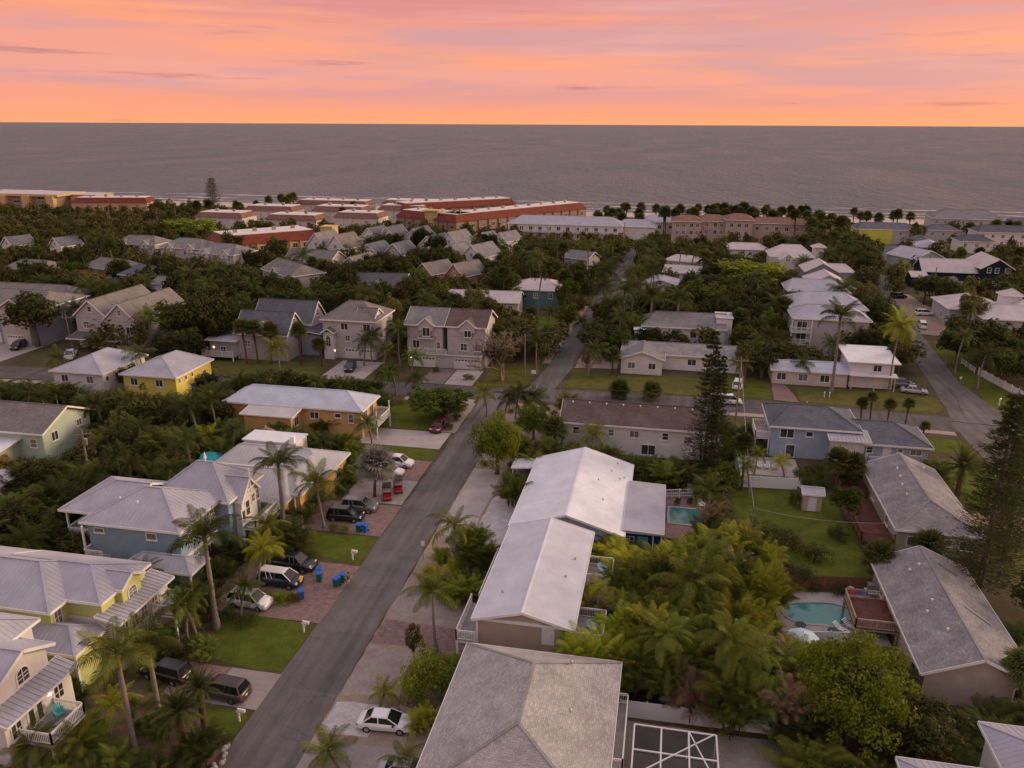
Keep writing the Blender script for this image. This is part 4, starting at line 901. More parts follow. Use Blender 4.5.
h = House('house', 'tall mauve three storey house with stacked hip roofs and recessed balconies', 35, 188)
h.roofed(27.2,43.6, 178,188.4, 0,8.2, 2.3,'x', 4,4.5, 'wall_mauve','metal_lavender')
h.roofed(27.6,44.6, 187,200, 0,8.8, 2.6,'x', 4,4.5, 'wall_mauve','metal_lavender')
for z_ in (2.9,5.5):
    h.deck(26.9,31.4, 176.8,178.46, z_, 'SWE', rail=True, legs=False); h.win('S',178.5,29.4,z_+.05,2.0,1.9,3)
h.win('S',178.5,29.4,.3,2.0,1.9,3)
for y_ in (182,186,193): h.win('E',43.1,y_,5.8,1.0,1.3,2)
h.posts([(27.1,176.9),(31.2,176.9)],0,8.0,.2)

h = House('house', 'cluster of white villas with peaked gables and stacked balconies', 39, 238)
h.roofed(29.6,45, 208,219, 0,8.4, 2.4,'x', 2,4.5, 'wall_slate','metal_lavender')
h.roofed(36.5,46.5, 219.5,231, 0,8.4, 2.6,'y', 0,3, 'wall_seafoam','metal_pink'); h.roofed(40.5,49, 221,228.5, 0,7.2, 1.8,'x', 0,3, 'wall_mauve','metal_lavender')
h.roofed(38,47.6, 237,249, 0,8.6, 2.6,'y', 0,3, 'wall_slate','metal_pink'); h.roofed(44,52, 238.5,246, 0,8.6, 1.8,'x', 0,2.5, 'wall_mauve','metal_pink')
h.roofed(30.5,44, 257,270, 0,9.6, 3.0,'x', 4,4, 'wall_mauve','metal_pink'); h.roofed(33,38, 252.5,259, 0,9.2, 2.0,'y', 0,0, 'wall_white','metal_pink')
h.block(44,47,262,265,0,12.2,'wall_white',name='cupola'); h.roofed(43.4,47.6,261.4,265.6,12,12.2,1.0,'x',2,2,'wall_white','metal_pink',walls=False)
for y_, z_ in ((226,3.2),(226,6.0),(251,3.2),(251,6.2)): h.deck(29.8,38, y_,y_+6, z_, 'SWE')
for x_, y_, z_ in ((41.5,220,6.4),(42.8,237.5,6.6),(35.5,253,8.8),(33,208.5,5.6),(37,208.5,5.6),(41,208.5,5.6)): h.win('S',y_,x_,z_,1.2,1.3,2)
h.rail([(30,251.5),(40,251.5)],9.0)

h = House('house', 'navy blue gabled house with white framed windows and lavender roof', 92, 274)
h.roofed(94.2,104, 267.6,284, 0,6.4, 3.0,'y', 0,0, 'wall_navy','metal_pink', ov=.4)
h.roofed(78.4,95.4, 270,281, 0,4.6, 3.4,'x', 0,0, 'wall_navy','metal_pink', ov=.4)
h.roofed(74.4,79.4, 266,274, 0,3.4, 1.2,'x', 0,0, 'wall_navy','metal_pink', ov=.3)
for x_ in (96.8,99.0,101.8): h.win('S',268.0,x_,5.2,1.0,1.4,1)
h.win('S',268.0,99.0,1.4,1.2,1.2,1); h.win('S',270.4,80.6,1.5,.9,1.8,1); h.win('S',270.4,92.4,1.5,.9,1.8,1); h.deck(79,94, 267.8,270.3,1.2,'SW')

h = House('house', 'sprawling single storey house with pale pink metal hip roofs at the right edge', 79, 214)
h.roofed(69.6,84, 214,229, 0,4.4, 2.4,'y', 5,5, 'wall_mauve','metal_pink'); h.roofed(74,92, 203,216, 0,4.6, 2.4,'x', 5,5, 'wall_mauve','metal_pink'); h.roofed(84,98, 212,226, 0,4.4, 2.2,'x', 4,4, 'wall_mauve','metal_pink')
h.roofed(83.4,88.6, 219,224, 0,7.4, 1.4,'x', 2.4,2.4, 'wall_white','metal_pink'); h.win('S',203.5,85,2.6,2.4,.6,0); h.win('W',70.1,220,1.2,1.3,1.3,2); h.win('W',74.5,210,1.2,1.3,1.3,2)
h.roofed(82,98, 186,200, 0,3.2, 2.2,'x', 5,5, 'wall_mauve','metal_pale')

# ------------------------------------------------------------------ far houses
def far(label, x, y, w, d, z, rise, axis, a, b, wall, roof, rot=0, dormers=0, rows=1, name='house', cat='house', group=None, ov=.4, gap=3.4):
    h = House(name, label, x, y, rot, cat, group)
    ax, ay = (x, y) if rot == 0 else (0, 0)
    if roof == 'shingle_slate': roof = ('shingle_slate', 'shingle_grey', 'shingle_taupe', 'shingle_slate')[int(abs(x*3+y)) % 4]
    z *= .94+.12*((x*7+y*3) % 1); rise *= .9+.25*((x*3+y*11) % 1)
    x0, x1, y0, y1 = ax-w/2, ax+w/2, ay-d/2, ay+d/2
    h.roofed(x0,x1,y0,y1, 0,z, rise, axis, a, b, wall, roof, ov=ov)
    for r_ in range(rows):
        zz = z-2.2-2.8*r_
        if zz < .3: break
        n_ = max(1, int((w-1)/gap))
        for i in range(n_): h.win('S', y0+ov, x0+ov+(w-2*ov)*(i+.5)/n_, zz, 1.0, 1.25, 2)
        n_ = max(1, int((d-1)/(gap*1.3)))
        for i in range(n_): h.win('E', x1-ov, y0+ov+(d-2*ov)*(i+.5)/n_, zz, 1.0, 1.25, 2)
    for i in range(dormers):
        u = x0+w*(i+.5)/dormers
        h.roofed(u-1.7,u+1.7, y0-.15,y0+d*.42, z-1.4,z+.25, 1.5,'y', 0,0, 'wall_white', roof, ov=.25)
        h.win('S', y0+.1, u, z-1.0, .8, .9, 2)
    if a == 0 and b == 0 and axis == 'x': h.win('E', x1-ov, ay, z+.1, .9, 1.1, 2)
    if a == 0 and axis == 'y': h.win('S', y0+ov, ax, z+.2, .9, 1.1, 2)
    return h
far('grey hip roofed house with corner gable among trees, left of the paired gables', -107.5, 216, 18, 12, 7, 2.6, 'x', 0, 3, 'wall_mauve', 'shingle_slate', -38, 1, 2)
far('left one of the paired white steep gables beside the red roofed block', -121.5, 271, 8.5, 12, 6.6, 4.6, 'y', 0, 0, 'wall_white', 'shingle_slate', -12, 0, 2)
far('right one of the paired white steep gables beside the red roofed block', -112.5, 267, 8.5, 12, 6.6, 4.6, 'y', 0, 0, 'wall_white', 'shingle_slate', -12, 0, 2)
far('left one of the three white gabled cottages before the red mansard building', -112, 297, 8.5, 12, 6.6, 4.4, 'y', 0, 0, 'wall_white', 'shingle_slate', -10, 0, 2)
far('middle one of the three white gabled cottages before the red mansard building', -103.5, 294, 8.5, 12, 6.6, 4.4, 'y', 0, 0, 'wall_white', 'shingle_slate', -10, 0, 2)
far('right one of the three white gabled cottages before the red mansard building', -95, 300, 8.5, 12, 6.6, 4.4, 'y', 0, 0, 'wall_white', 'shingle_slate', -10, 0, 2)
far('grey cottage with one white gable and dark roof below the white gables', -98, 259, 9, 11, 6.4, 4.2, 'y', 0, 0, 'wall_white', 'shingle_slate', -12, 0, 2)
far('dark slate roofed cottage joined to the cottage with one white gable', -90, 262, 8, 11, 6.4, 4.2, 'y', 0, 0, 'wall_grey', 'shingle_slate', -12, 0, 1)
far('grey brown roofed house with white dormer below the paired gables', -116, 250, 18, 10, 5.6, 3.0, 'x', 0, 0, 'wall_mauve', 'shingle_taupe', -8, 1, 1)
far('tan roofed house with steep front gable among the dark trees', -95, 237, 10, 12, 6.0, 3.8, 'y', 0, 0, 'wall_mauve', 'shingle_taupe', -10, 0, 1)
far('long dark slate roofed house with two chimneys among trees', -79, 212, 16, 11, 5.6, 3.2, 'x', 0, 0, 'wall_grey', 'shingle_charcoal', 6, 1, 1)
far('light grey hip roofed house with white bay at the head of the left row', -190, 264, 18, 12, 6.6, 2.8, 'x', 4, 4, 'wall_mauve', 'shingle_slate', 0, 2, 2)
far('second light grey hip roofed house of the left row, with white dormers', -166, 257, 17, 13, 7, 3.0, 'x', 4, 4, 'wall_mauve', 'shingle_slate', -6, 2, 2)
far('third hip roofed house of the left row, nearest the red roofed block', -147, 248, 16, 13, 7, 3.0, 'x', 4, 4, 'wall_mauve', 'shingle_slate', -10, 2, 2)
far('low grey roof house half hidden by oaks, far left middle', -166, 216, 17, 11, 6.6, 2.6, 'x', 3, 3, 'wall_grey', 'shingle_slate', -14, 0, 1)
far('grey house with blue grey roof below the low grey roof house', -147, 206, 15, 11, 6.8, 2.6, 'x', 3, 3, 'wall_slate', 'shingle_slate', -16, 0, 1)
far('small white house with grey roof behind the golden brown tree', -129, 190, 12, 10, 6.6, 2.8, 'x', 0, 2.5, 'wall_white', 'shingle_slate', -20, 0, 2)
far('slate blue house with grey hip roof at the left edge', -190, 212, 16, 11, 6.2, 2.4, 'x', 3, 3, 'wall_slate', 'shingle_slate', -8, 0, 1)
far('white dormered house at the far left edge below the beach trees', -205, 205, 12, 10, 5, 2.4, 'x', 0, 0, 'wall_white', 'shingle_slate', -8, 1, 1)
far('white peaked cottage among the far left trees, left of two', -232, 252, 7.5, 9, 6.2, 3.4, 'y', 0, 0, 'wall_white', 'shingle_slate', -18, 0, 1)
far('white peaked cottage among the far left trees, right of two', -214, 254, 7.5, 9, 6.2, 3.4, 'y', 0, 0, 'wall_white', 'shingle_slate', -18, 0, 1)
far('long grey roofed house cut by the left edge above the garage house', -160, 176, 26, 11, 6.6, 2.6, 'x', 3, 3, 'wall_slate', 'shingle_taupe', 0, 0, 1)
far('left one of the two front white gabled cottages near the dark palms', -84, 284, 8, 12, 6.2, 4.2, 'y', 0, 0, 'wall_white', 'shingle_slate', -18, 0, 2)
far('right one of the two front white gabled cottages near the dark palms', -77.5, 290, 8, 12, 6.2, 4.2, 'y', 0, 0, 'wall_white', 'shingle_slate', -18, 0, 2)
far('tall white gabled cottage with blue grey roof above the pink cottages', -62, 263, 8.5, 13, 6.4, 4.4, 'y', 0, 0, 'wall_white', 'shingle_slate', -20, 0, 2)
far('lower white gabled cottage joined left of the tall white cottage', -71, 266, 8.5, 13, 5.8, 4.2, 'y', 0, 0, 'wall_white', 'shingle_slate', -20, 0, 1)
far('left one of the two salmon pink gabled cottages', -70, 235, 7.5, 11, 5.2, 3.6, 'y', 0, 0, 'wall_pink', 'shingle_taupe', -28, 0, 1)
far('right one of the two salmon pink gabled cottages', -59.5, 232, 7.5, 11, 5.2, 3.6, 'y', 0, 0, 'wall_pink', 'shingle_taupe', -28, 0, 1)
far('pale pink roofed long house above the duplex, half hidden by a tree', -47, 202, 20, 11, 4.8, 2.2, 'x', 0, 0, 'wall_cream', 'metal_pink', 4, 0, 1)
far('teal two storey house with pale pink hip roof beside the narrow street', -35, 219, 13, 14, 5.4, 2.2, 'x', 4, 4, 'wall_teal', 'metal_pink', 0, 0, 2)
far('little grey cottage behind the teal house', -29, 272, 10, 9, 5.4, 2.4, 'x', 0, 0, 'wall_mauve', 'shingle_slate', -25, 0, 1)
far('grey gabled cottage under the tall dark tree, left', -70, 303, 7.5, 11, 5.6, 3.6, 'y', 0, 0, 'wall_white', 'shingle_slate', -24, 0, 1)
far('grey gabled cottage under the tall dark tree, right', -62, 307, 7.5, 11, 5.6, 3.6, 'y', 0, 0, 'wall_white', 'shingle_slate', -24, 0, 1)
far('white low hip roofed house alone before the brown beach condominium', 28, 316, 17, 10, 4.0, 2.2, 'x', 4, 4, 'wall_white', 'metal_pink', 0, 0, 1)
far('white roofed bungalow left of the round yellow green tree', 5, 281, 11, 11, 4.4, 1.6, 'x', 3, 3, 'wall_white', 'metal_pink', -18, 0, 1)
far('long pale roofed bungalow below the round yellow green tree', 6, 258, 14, 11, 4.4, 1.8, 'x', 0, 0, 'wall_white', 'metal_pink', -8, 0, 1)
far('grey roofed bungalow with white ridge beside the russet tree', -2, 238, 11, 12, 4.2, 1.8, 'y', 0, 3, 'wall_white', 'metal_lavender', 0, 0, 1)
far('mint green gabled house with pinkish roof beside the navy house', 84, 300, 12.5, 14, 5.4, 3.0, 'y', 0, 0, 'wall_seafoam', 'metal_lavender', 28, 0, 2)
h = far('yellow green fronted house under a long grey roof near the beach', 90, 374, 24, 14, 6.4, 2.6, 'x', 3, 3, 'wall_mauve', 'shingle_slate', 0, 0, 1)
h.block(79.2,92.4,367.1,367.38,0,6.1,'stucco_green'); h.block(78.2,78.38,367.6,380,0,6.1,'stucco_green')
far('first grey roofed cottage of the row beside the beach lane', 99, 350, 9, 13, 4.6, 2.0, 'y', 3, 3, 'wall_mauve', 'shingle_slate', -8, 0, 1)
far('second grey roofed cottage of the row beside the beach lane', 98, 335, 10, 13, 4.6, 2.0, 'y', 3, 3, 'wall_mauve', 'metal_lavender', -8, 0, 1)
far('large grey beach house with rooftop palms at the far right', 133, 410, 30, 20, 8.4, 3.6, 'x', 6, 6, 'wall_mauve', 'shingle_slate', -6, 0, 2)
far('grey roofed beach house right of the large grey one', 158, 398, 26, 16, 7.0, 2.8, 'x', 4, 4, 'wall_mauve', 'shingle_slate', 0, 0, 2)
far('long white house with black roof at the far right edge', 140, 366, 34, 13, 7.4, 2.6, 'x', 3, 3, 'wall_white', 'shingle_charcoal', 0, 0, 2)
far('small white house with black hip roof before the long black roofed one', 119, 352, 13, 11, 5.0, 2.4, 'x', 4, 4, 'wall_white', 'shingle_charcoal', 0, 0, 1)
far('grey beach cottage behind the cottages row', 116, 384, 14, 11, 5.4, 2.2, 'x', 4, 4, 'wall_mauve', 'shingle_slate', 0, 0, 1)

# ------------------------------------------------------------------ beach apartments
def mansard(label, x, y, rot, L, D, z1, z2, wall, roof, bays, inset=2.2, top='stucco_white', name='apartment_block'):
    h = House(name, label, x, y, rot, 'building'); r = h.root
    MB().box(0, L, 0, D, 0, z1).build('wall', wall, r)
    o = MB(); a, b = -.6, -.6
    B = [(a,b,z1),(L-a,b,z1),(L-a,D-b,z1),(a,D-b,z1)]; T = [(inset,inset,z2),(L-inset,inset,z2),(L-inset,D-inset,z2),(inset,D-inset,z2)]
    o.add(B+T, [(0,1,5,4),(1,2,6,5),(2,3,7,6),(3,0,4,7),(3,2,1,0)])
    me = o.mesh('mansard', roof); uv = me.uv_layers.new(name='UVMap')
    for l in me.loops: c = me.vertices[l.vertex_index].co; uv.data[l.index].uv = (c.x+c.y, c.z)
    link(bpy.data.objects.new('mansard', me), r)
    MB().box(inset-.1, L-inset+.1, inset-.1, D-inset+.1, z2-.3, z2+.12).build('flat_roof', top, r)
    rr = random.Random(int(L*10))
    for i in range(max(2, int(L/9))):
        u = inset+1+(L-2*inset-3)*(i+.5)/max(2, int(L/9)); MB().box(u, u+1.3, D*.45, D*.45+1.1, z2+.1, z2+1.0+rr.random()*.5).build('rooftop_unit', 'stucco_brown' if i % 2 else 'metal_grey', r)
    storeys = max(1, int(z1/2.9))
    for i in range(bays):
        u = L*(i+.5)/bays
        for k in range(storeys): h.win('S', 0, u, .7+2.9*k, min(1.8, L/bays*.5), 1.5, 3, 'trim_cream')
        if i: MB().box(L*i/bays-.15, L*i/bays+.15, -.5, 0, 0, z1-.02).build('pier', wall, r)
    nb = max(1, int(D/5))
    for i in range(nb):
        for k in range(storeys): h.win('E', L, D*(i+.5)/nb, .7+2.9*k, 1.3, 1.4, 3, 'trim_cream')
    return h
h = mansard('long red mansard beach apartment block, front wing running to the shore', -92.6, 347, 56, 88, 15, 6.8, 9.8, 'stucco_brown', 'tile_red', 14)
mansard('red mansard apartment wing with dark front left of the pale stair tower', -126, 362, -26, 37, 15, 6.8, 9.8, 'stucco_brown', 'tile_red', 7)
mansard('red mansard apartment block behind, nearest to the sea', -132, 390, 42, 66, 16, 6.8, 9.8, 'stucco_brown', 'tile_red', 10)
h = House('stair_tower', 'pale yellow stair tower against the red mansard apartments', -106, 354, 0, 'tower'); h.block(-109,-103.2, 351.5,357, 0,10.6, 'stucco_yellow'); h.flat(-110,-102.2, 350.8,357.6, 10.6,.4,'stucco_yellow','cap'); h.door('S',351.5,-106,.05,1.2,2.2,'metal_dark')
mansard('separate red mansard block with white roof and yellow end wall', -156, 261, 47.5, 37, 19, 6.2, 9.4, 'stucco_peach', 'tile_red', 9)
h = House('stair_tower', 'golden end wall tower of the separate red mansard block', -129.5, 292, 0, 'tower'); h.block(-131.6,-126.6, 289.5,295, 0,10.2,'stucco_gold'); h.flat(-131.8,-126.4, 289.3,295.2, 10.2,.3,'stucco_gold','cap'); h.win('S',289.5,-129,6,1.2,1.5,1)
for i, (x_, y_, L_, D_, z_, lab) in enumerate([(-222,350,24,14,5.4,'left white apartment block with brown mansard behind the yellow green tree'), (-185,348,25,14,5.4,'middle white apartment block with brown mansard above the red block'),
        (-157,362,22,14,5.6,'right white apartment block with brown mansard beside the red apartments'), (-212,378,26,14,6,'left rear white apartment block with brown roof by the beach'),
        (-178,384,27,14,6,'middle rear white apartment block with brown roof by the beach'), (-146,392,24,14,6.4,'right rear white apartment block with brown roof by the beach'),
        (-200,412,40,14,6.2,'seafront white apartment row, left half'), (-154,420,38,14,6.4,'seafront white apartment row, right half')]):
    mansard(lab, x_, y_, 0, L_, D_, z_, z_+2.2, 'stucco_white', 'tile_brown', max(4, int(L_/4)), inset=1.6)
h = House('apartment_block', 'golden lit apartment block with yellow piers at the far left', -372, 424, 0, 'building')
h.block(-402,-350, 414,436, 0,8.4, 'stucco_brown'); h.flat(-404,-348, 412.6,437, 8.4,1.4,'stucco_gold','parapet'); h.flat(-403,-349, 413.4,436.4, 9.82,.12,'metal_pink','flat_roof')
for x_ in (-398,-384.5,-368.5,-352.5): h.block(x_-2.4,x_+2.4, 411,414.2, 0,9.2,'stucco_gold','pier')
for x_ in (-391.5,-377,-360.5):
    for z_ in (1.0,3.8,6.4): h.win('S',414,x_,z_,4.5,1.4,3,'trim_cream')
h.block(-349.5,-332, 424,440, 0,8.8,'stucco_gold')
h.flat(-350,-331.5, 423.6,440.4, 8.8,.3,'metal_pink','flat_roof'); h.root.scale = (1,1,.82)
mansard('low red roofed beach building behind dark trees at the far left', -334, 406, 14, 42, 14, 4.6, 7.2, 'stucco_peach', 'tile_red', 8)
h = House('apartment_block', 'brown Mediterranean condominium with tiled hip roofs and white arched windows', 16, 356, 0, 'building')
for (x0,x1,y0,y1,z_) in ((0,13,348,364,9.4),(11,24,352,368,9.4),(22,34,349,366,10.4),(33,58,356,370,8.6)): h.roofed(x0,x1,y0,y1,0,z_,2.0,'x',4,4,'stucco_beige','tile_brown')
for x_ in (2.8,5.4,8.6,11): 
    for z_ in (4.0,7.0): h.win('S',348.5,x_,z_,1.3,1.6,3)
for x_ in (15,18.5,21): 
    for z_ in (4.0,7.0): h.win('S',352.5,x_,z_,1.3,1.6,3)
for x_ in (25,28,31): 
    for z_ in (4.0,7.4): h.win('S',349.5,x_,z_,1.3,1.6,3)
for x_ in range(36,57,4): h.win('S',356.5,x_,5.6,1.3,1.5,3)
h = House('motel', 'long white two storey beach motel with lavender hip roof', -46, 356, 0, 'building')
h.roofed(-71,-20, 350,364, 0,6.4, 3.2,'x', 6,6,'wall_white','metal_lavender')
for i in range(12):
    for z_ in (.6,3.6):
        h.win('S',350.5,-68.5+4.1*i,z_,1.5,1.7,3)
h.deck(-70.4,-22, 348.6,350.46, 3.2,'S',legs=False); h.posts([(-70+6*i,348.8) for i in range(9)],0,6.2,.25)
h.roofed(-24,-6, 356,370, 0,5.6, 2.6,'x', 4,4,'wall_white','metal_lavender')
h = House('house', 'grey roofed beach building right of the motel behind fan palms', 0, 385, 0); h.roofed(-14,20,378,394,0,5.4,2.6,'x',5,5,'stucco_white','metal_lavender'); 
for i in range(6): h.win('S',378.5,-10+5*i,2.6,1.4,1.4,3)

# ------------------------------------------------------------------ vegetation kit
LF = dict(rough=.55, scale=1.4, fine=.3, rnd=.46, transl=.30, spec=.05)
material('leaf_palm', (0.177, 0.203, 0.034), col2=(0.075, 0.093, 0.018), **LF)
material('leaf_palm_dark', (0.093, 0.112, 0.028), col2=(0.043, 0.055, 0.015), **LF)
material('leaf_palm_lime', (0.342, 0.353, 0.032), col2=(0.148, 0.165, 0.021), **LF)
material('leaf_palm_dry', (0.308, 0.222, 0.131), col2=(0.171, 0.120, 0.068), **LF)
material('leaf_fan', (0.112, 0.125, 0.034), col2=(0.055, 0.064, 0.018), **LF)
material('leaf_silver', (0.319, 0.314, 0.274), col2=(0.194, 0.194, 0.160), **LF)
material('leaf_dark', (0.089, 0.093, 0.027), col2=(0.034, 0.039, 0.013), **LF)
material('leaf_green', (0.125, 0.165, 0.023), col2=(0.052, 0.073, 0.013), **LF)
material('leaf_lime', (0.228, 0.257, 0.023), col2=(0.093, 0.120, 0.014), **LF)
material('leaf_olive', (0.154, 0.142, 0.043), col2=(0.068, 0.068, 0.021), **LF)
material('leaf_gold', (0.285, 0.182, 0.041), col2=(0.131, 0.091, 0.023), **LF)
material('leaf_rust', (0.194, 0.080, 0.036), col2=(0.091, 0.043, 0.021), **LF)
material('leaf_pine', (0.084, 0.091, 0.032), col2=(0.041, 0.046, 0.017), **LF)
material('bark', (.155, .125, .10), col2=(.085, .066, .052), rough=1, scale=3, fine=.3, spec=.05)
material('bark_grey', (.26, .225, .195), col2=(.165, .14, .12), rough=1, scale=3, fine=.25, spec=.05)
material('bark_boot', (.15, .09, .055), col2=(.085, .05, .032), rough=1, scale=5, fine=.3, spec=.05)
material('bark_dead', (.27, .21, .165), col2=(.18, .14, .11), rough=1, scale=3, fine=.25, spec=.05)
material('crownshaft', (.15, .185, .035), rough=.5, var=.1)

def frond_geo(r, L=3.1, arch=.6, droop=.9, n=24, ll=.75, w=.044, hang=.5):
    """feather leaf along +X: arched midrib with paired leaflets; returns verts, faces"""
    V, F = [], []; P = []; x = z = 0.0; ds = L/14
    for i in range(15):
        s = i/14; P.append(Vector((x, 0, z))); th = arch-(arch+droop)*s**1.25; x += ds*math.cos(th); z += ds*math.sin(th)
    for i, p in enumerate(P):
        q = .035*(1-i/15)+.006; V += [tuple(p+Vector((0,q,0))), tuple(p+Vector((0,-q,0))), tuple(p+Vector((0,0,-q*1.4)))]
    for i in range(14):
        a, b = 3*i, 3*i+3; F += [(a,a+1,b+1,b),(a+1,a+2,b+2,b+1),(a+2,a,b,b+2)]
    for k in range(n):
        s = .14+.86*(k+.5)/n; t = s*14; i = min(13, int(t)); p = P[i].lerp(P[i+1], t-i); d = (P[i+1]-P[i]).normalized()
        ln = ll*(math.sin(math.pi*min(1, .18+.80*s))**.7)*r.uniform(.85, 1.1)
        for sd in (1, -1):
            o = (d*.55*(.6+s*.7)+Vector((0, sd, 0))*(1.0-.35*s)).normalized()
            mid = p+o*ln*.5+Vector((0,0,-.06*hang-r.uniform(0,.05))); tip = p+o*ln*.92+Vector((0,0,-ln*hang*r.uniform(.55,1.0)))
            b = len(V); V += [tuple(p-d*w*.5), tuple(p+d*w*.5), tuple(mid+d*w), tuple(mid-d*w), tuple(tip)]; F += [(b,b+1,b+2,b+3),(b+3,b+2,b+4)]
    return V, F
def fan_geo(r, pet=.8, R=.85, n=16, sag=.35):
    """fan leaf along +X on a stalk"""
    V, F = [], []; V += [(0,.02,0),(0,-.02,0),(pet,-.015,.08),(pet,.015,.08)]; F.append((0,1,2,3))
    for i in range(n):
        a = rad(-150+300*(i+.5)/n); l = R*(1-.25*abs(i-n/2)/n)*r.uniform(.85,1.08); c, s_ = math.cos(a), math.sin(a); w = R*.085
        m1 = (pet+c*l*.6, s_*l*.6, .08+.05); tip = (pet+c*l, s_*l, .08-sag*r.uniform(.4,1.1)*R*.6)
        b = len(V); V += [(pet,0,.08),(m1[0]-s_*w,m1[1]+c*w,m1[2]),(m1[0]+s_*w,m1[1]-c*w,m1[2]),tip]; F += [(b,b+2,b+1),(b+1,b+2,b+3)]
    return V, F
def placed(dst, geo, az, el, roll=0.0, sc=1.0, off=(0,0,0)):
    M = Matrix.Translation(off) @ Matrix.Rotation(az, 4, 'Z') @ Matrix.Rotation(-el, 4, 'Y') @ Matrix.Rotation(roll, 4, 'X') @ Matrix.Scale(sc, 4)
    V, F = geo; b = len(dst.v); A = np.array(V) @ np.array(M.to_3x3()).T + np.array(M.translation)
    dst.v += A.tolist(); dst.f += [tuple(b+i for i in f) for f in F]
GA = 2.39996
def palm_plan(kind, r):
    """list of (frond type, azimuth, elevation, roll, scale)"""
    out = []
    if kind == 'coconut':
        n = r.randint(17, 22)
        for i in range(n): t = i/(n-1); out.append((0 if t < .3 else 1 if t < .72 else 2, i*GA+r.uniform(-.25,.25), rad(72-100*t**.85+r.uniform(-8,8)), r.uniform(-.6,.6), r.uniform(.7,1.1)))
    elif kind == 'royal':
        n = r.randint(14, 17)
        for i in range(n): t = i/(n-1); out.append((0 if t < .25 else 1 if t < .6 else 2, i*GA+r.uniform(-.2,.2), rad(68-80*t+r.uniform(-6,6)), r.uniform(-.4,.4), r.uniform(.9,1.06)))
    elif kind == 'date':
        n = 46
        for i in range(n): t = i/(n-1); out.append((0 if t < .35 else 1, i*GA+r.uniform(-.1,.1), rad(80-112*t+r.uniform(-5,5)), r.uniform(-.2,.2), r.uniform(.9,1.06)))
    return out
FRONDS = {}
def frond_set(kind):
    if kind not in FRONDS:
        r = random.Random(kind)
        if kind == 'coconut': ps = [dict(L=3.1,arch=.25,droop=.65,hang=.5,ll=.85),dict(L=3.5,arch=.45,droop=1.1,hang=.75,ll=.9),dict(L=3.3,arch=.35,droop=1.3,hang=1.0,ll=.85)]
        elif kind == 'royal': ps = [dict(L=2.9,arch=.2,droop=.75,ll=.8,hang=.55),dict(L=3.3,arch=.45,droop=1.25,ll=.85,hang=.7),dict(L=3.2,arch=.5,droop=1.45,ll=.85,hang=.85)]
        elif kind == 'date': ps = [dict(L=3.2,arch=.2,droop=.5,ll=.45,n=26,hang=.2),dict(L=3.4,arch=.3,droop=.9,ll=.45,n=26,hang=.35)]
        else: ps = [dict(L=2.3,arch=.35,droop=.7,ll=.66,n=20,w=.036,hang=.55),dict(L=2.5,arch=.5,droop=1.2,ll=.7,n=20,w=.036,hang=.8)]
        FRONDS[kind] = [frond_geo(r, **p) for p in ps]
    return FRONDS[kind]
def mesh_of(V, F, name, mat):
    m = MB(); m.v = list(V); m.f = list(F); return m.mesh(name, mat)
PROTO = {}
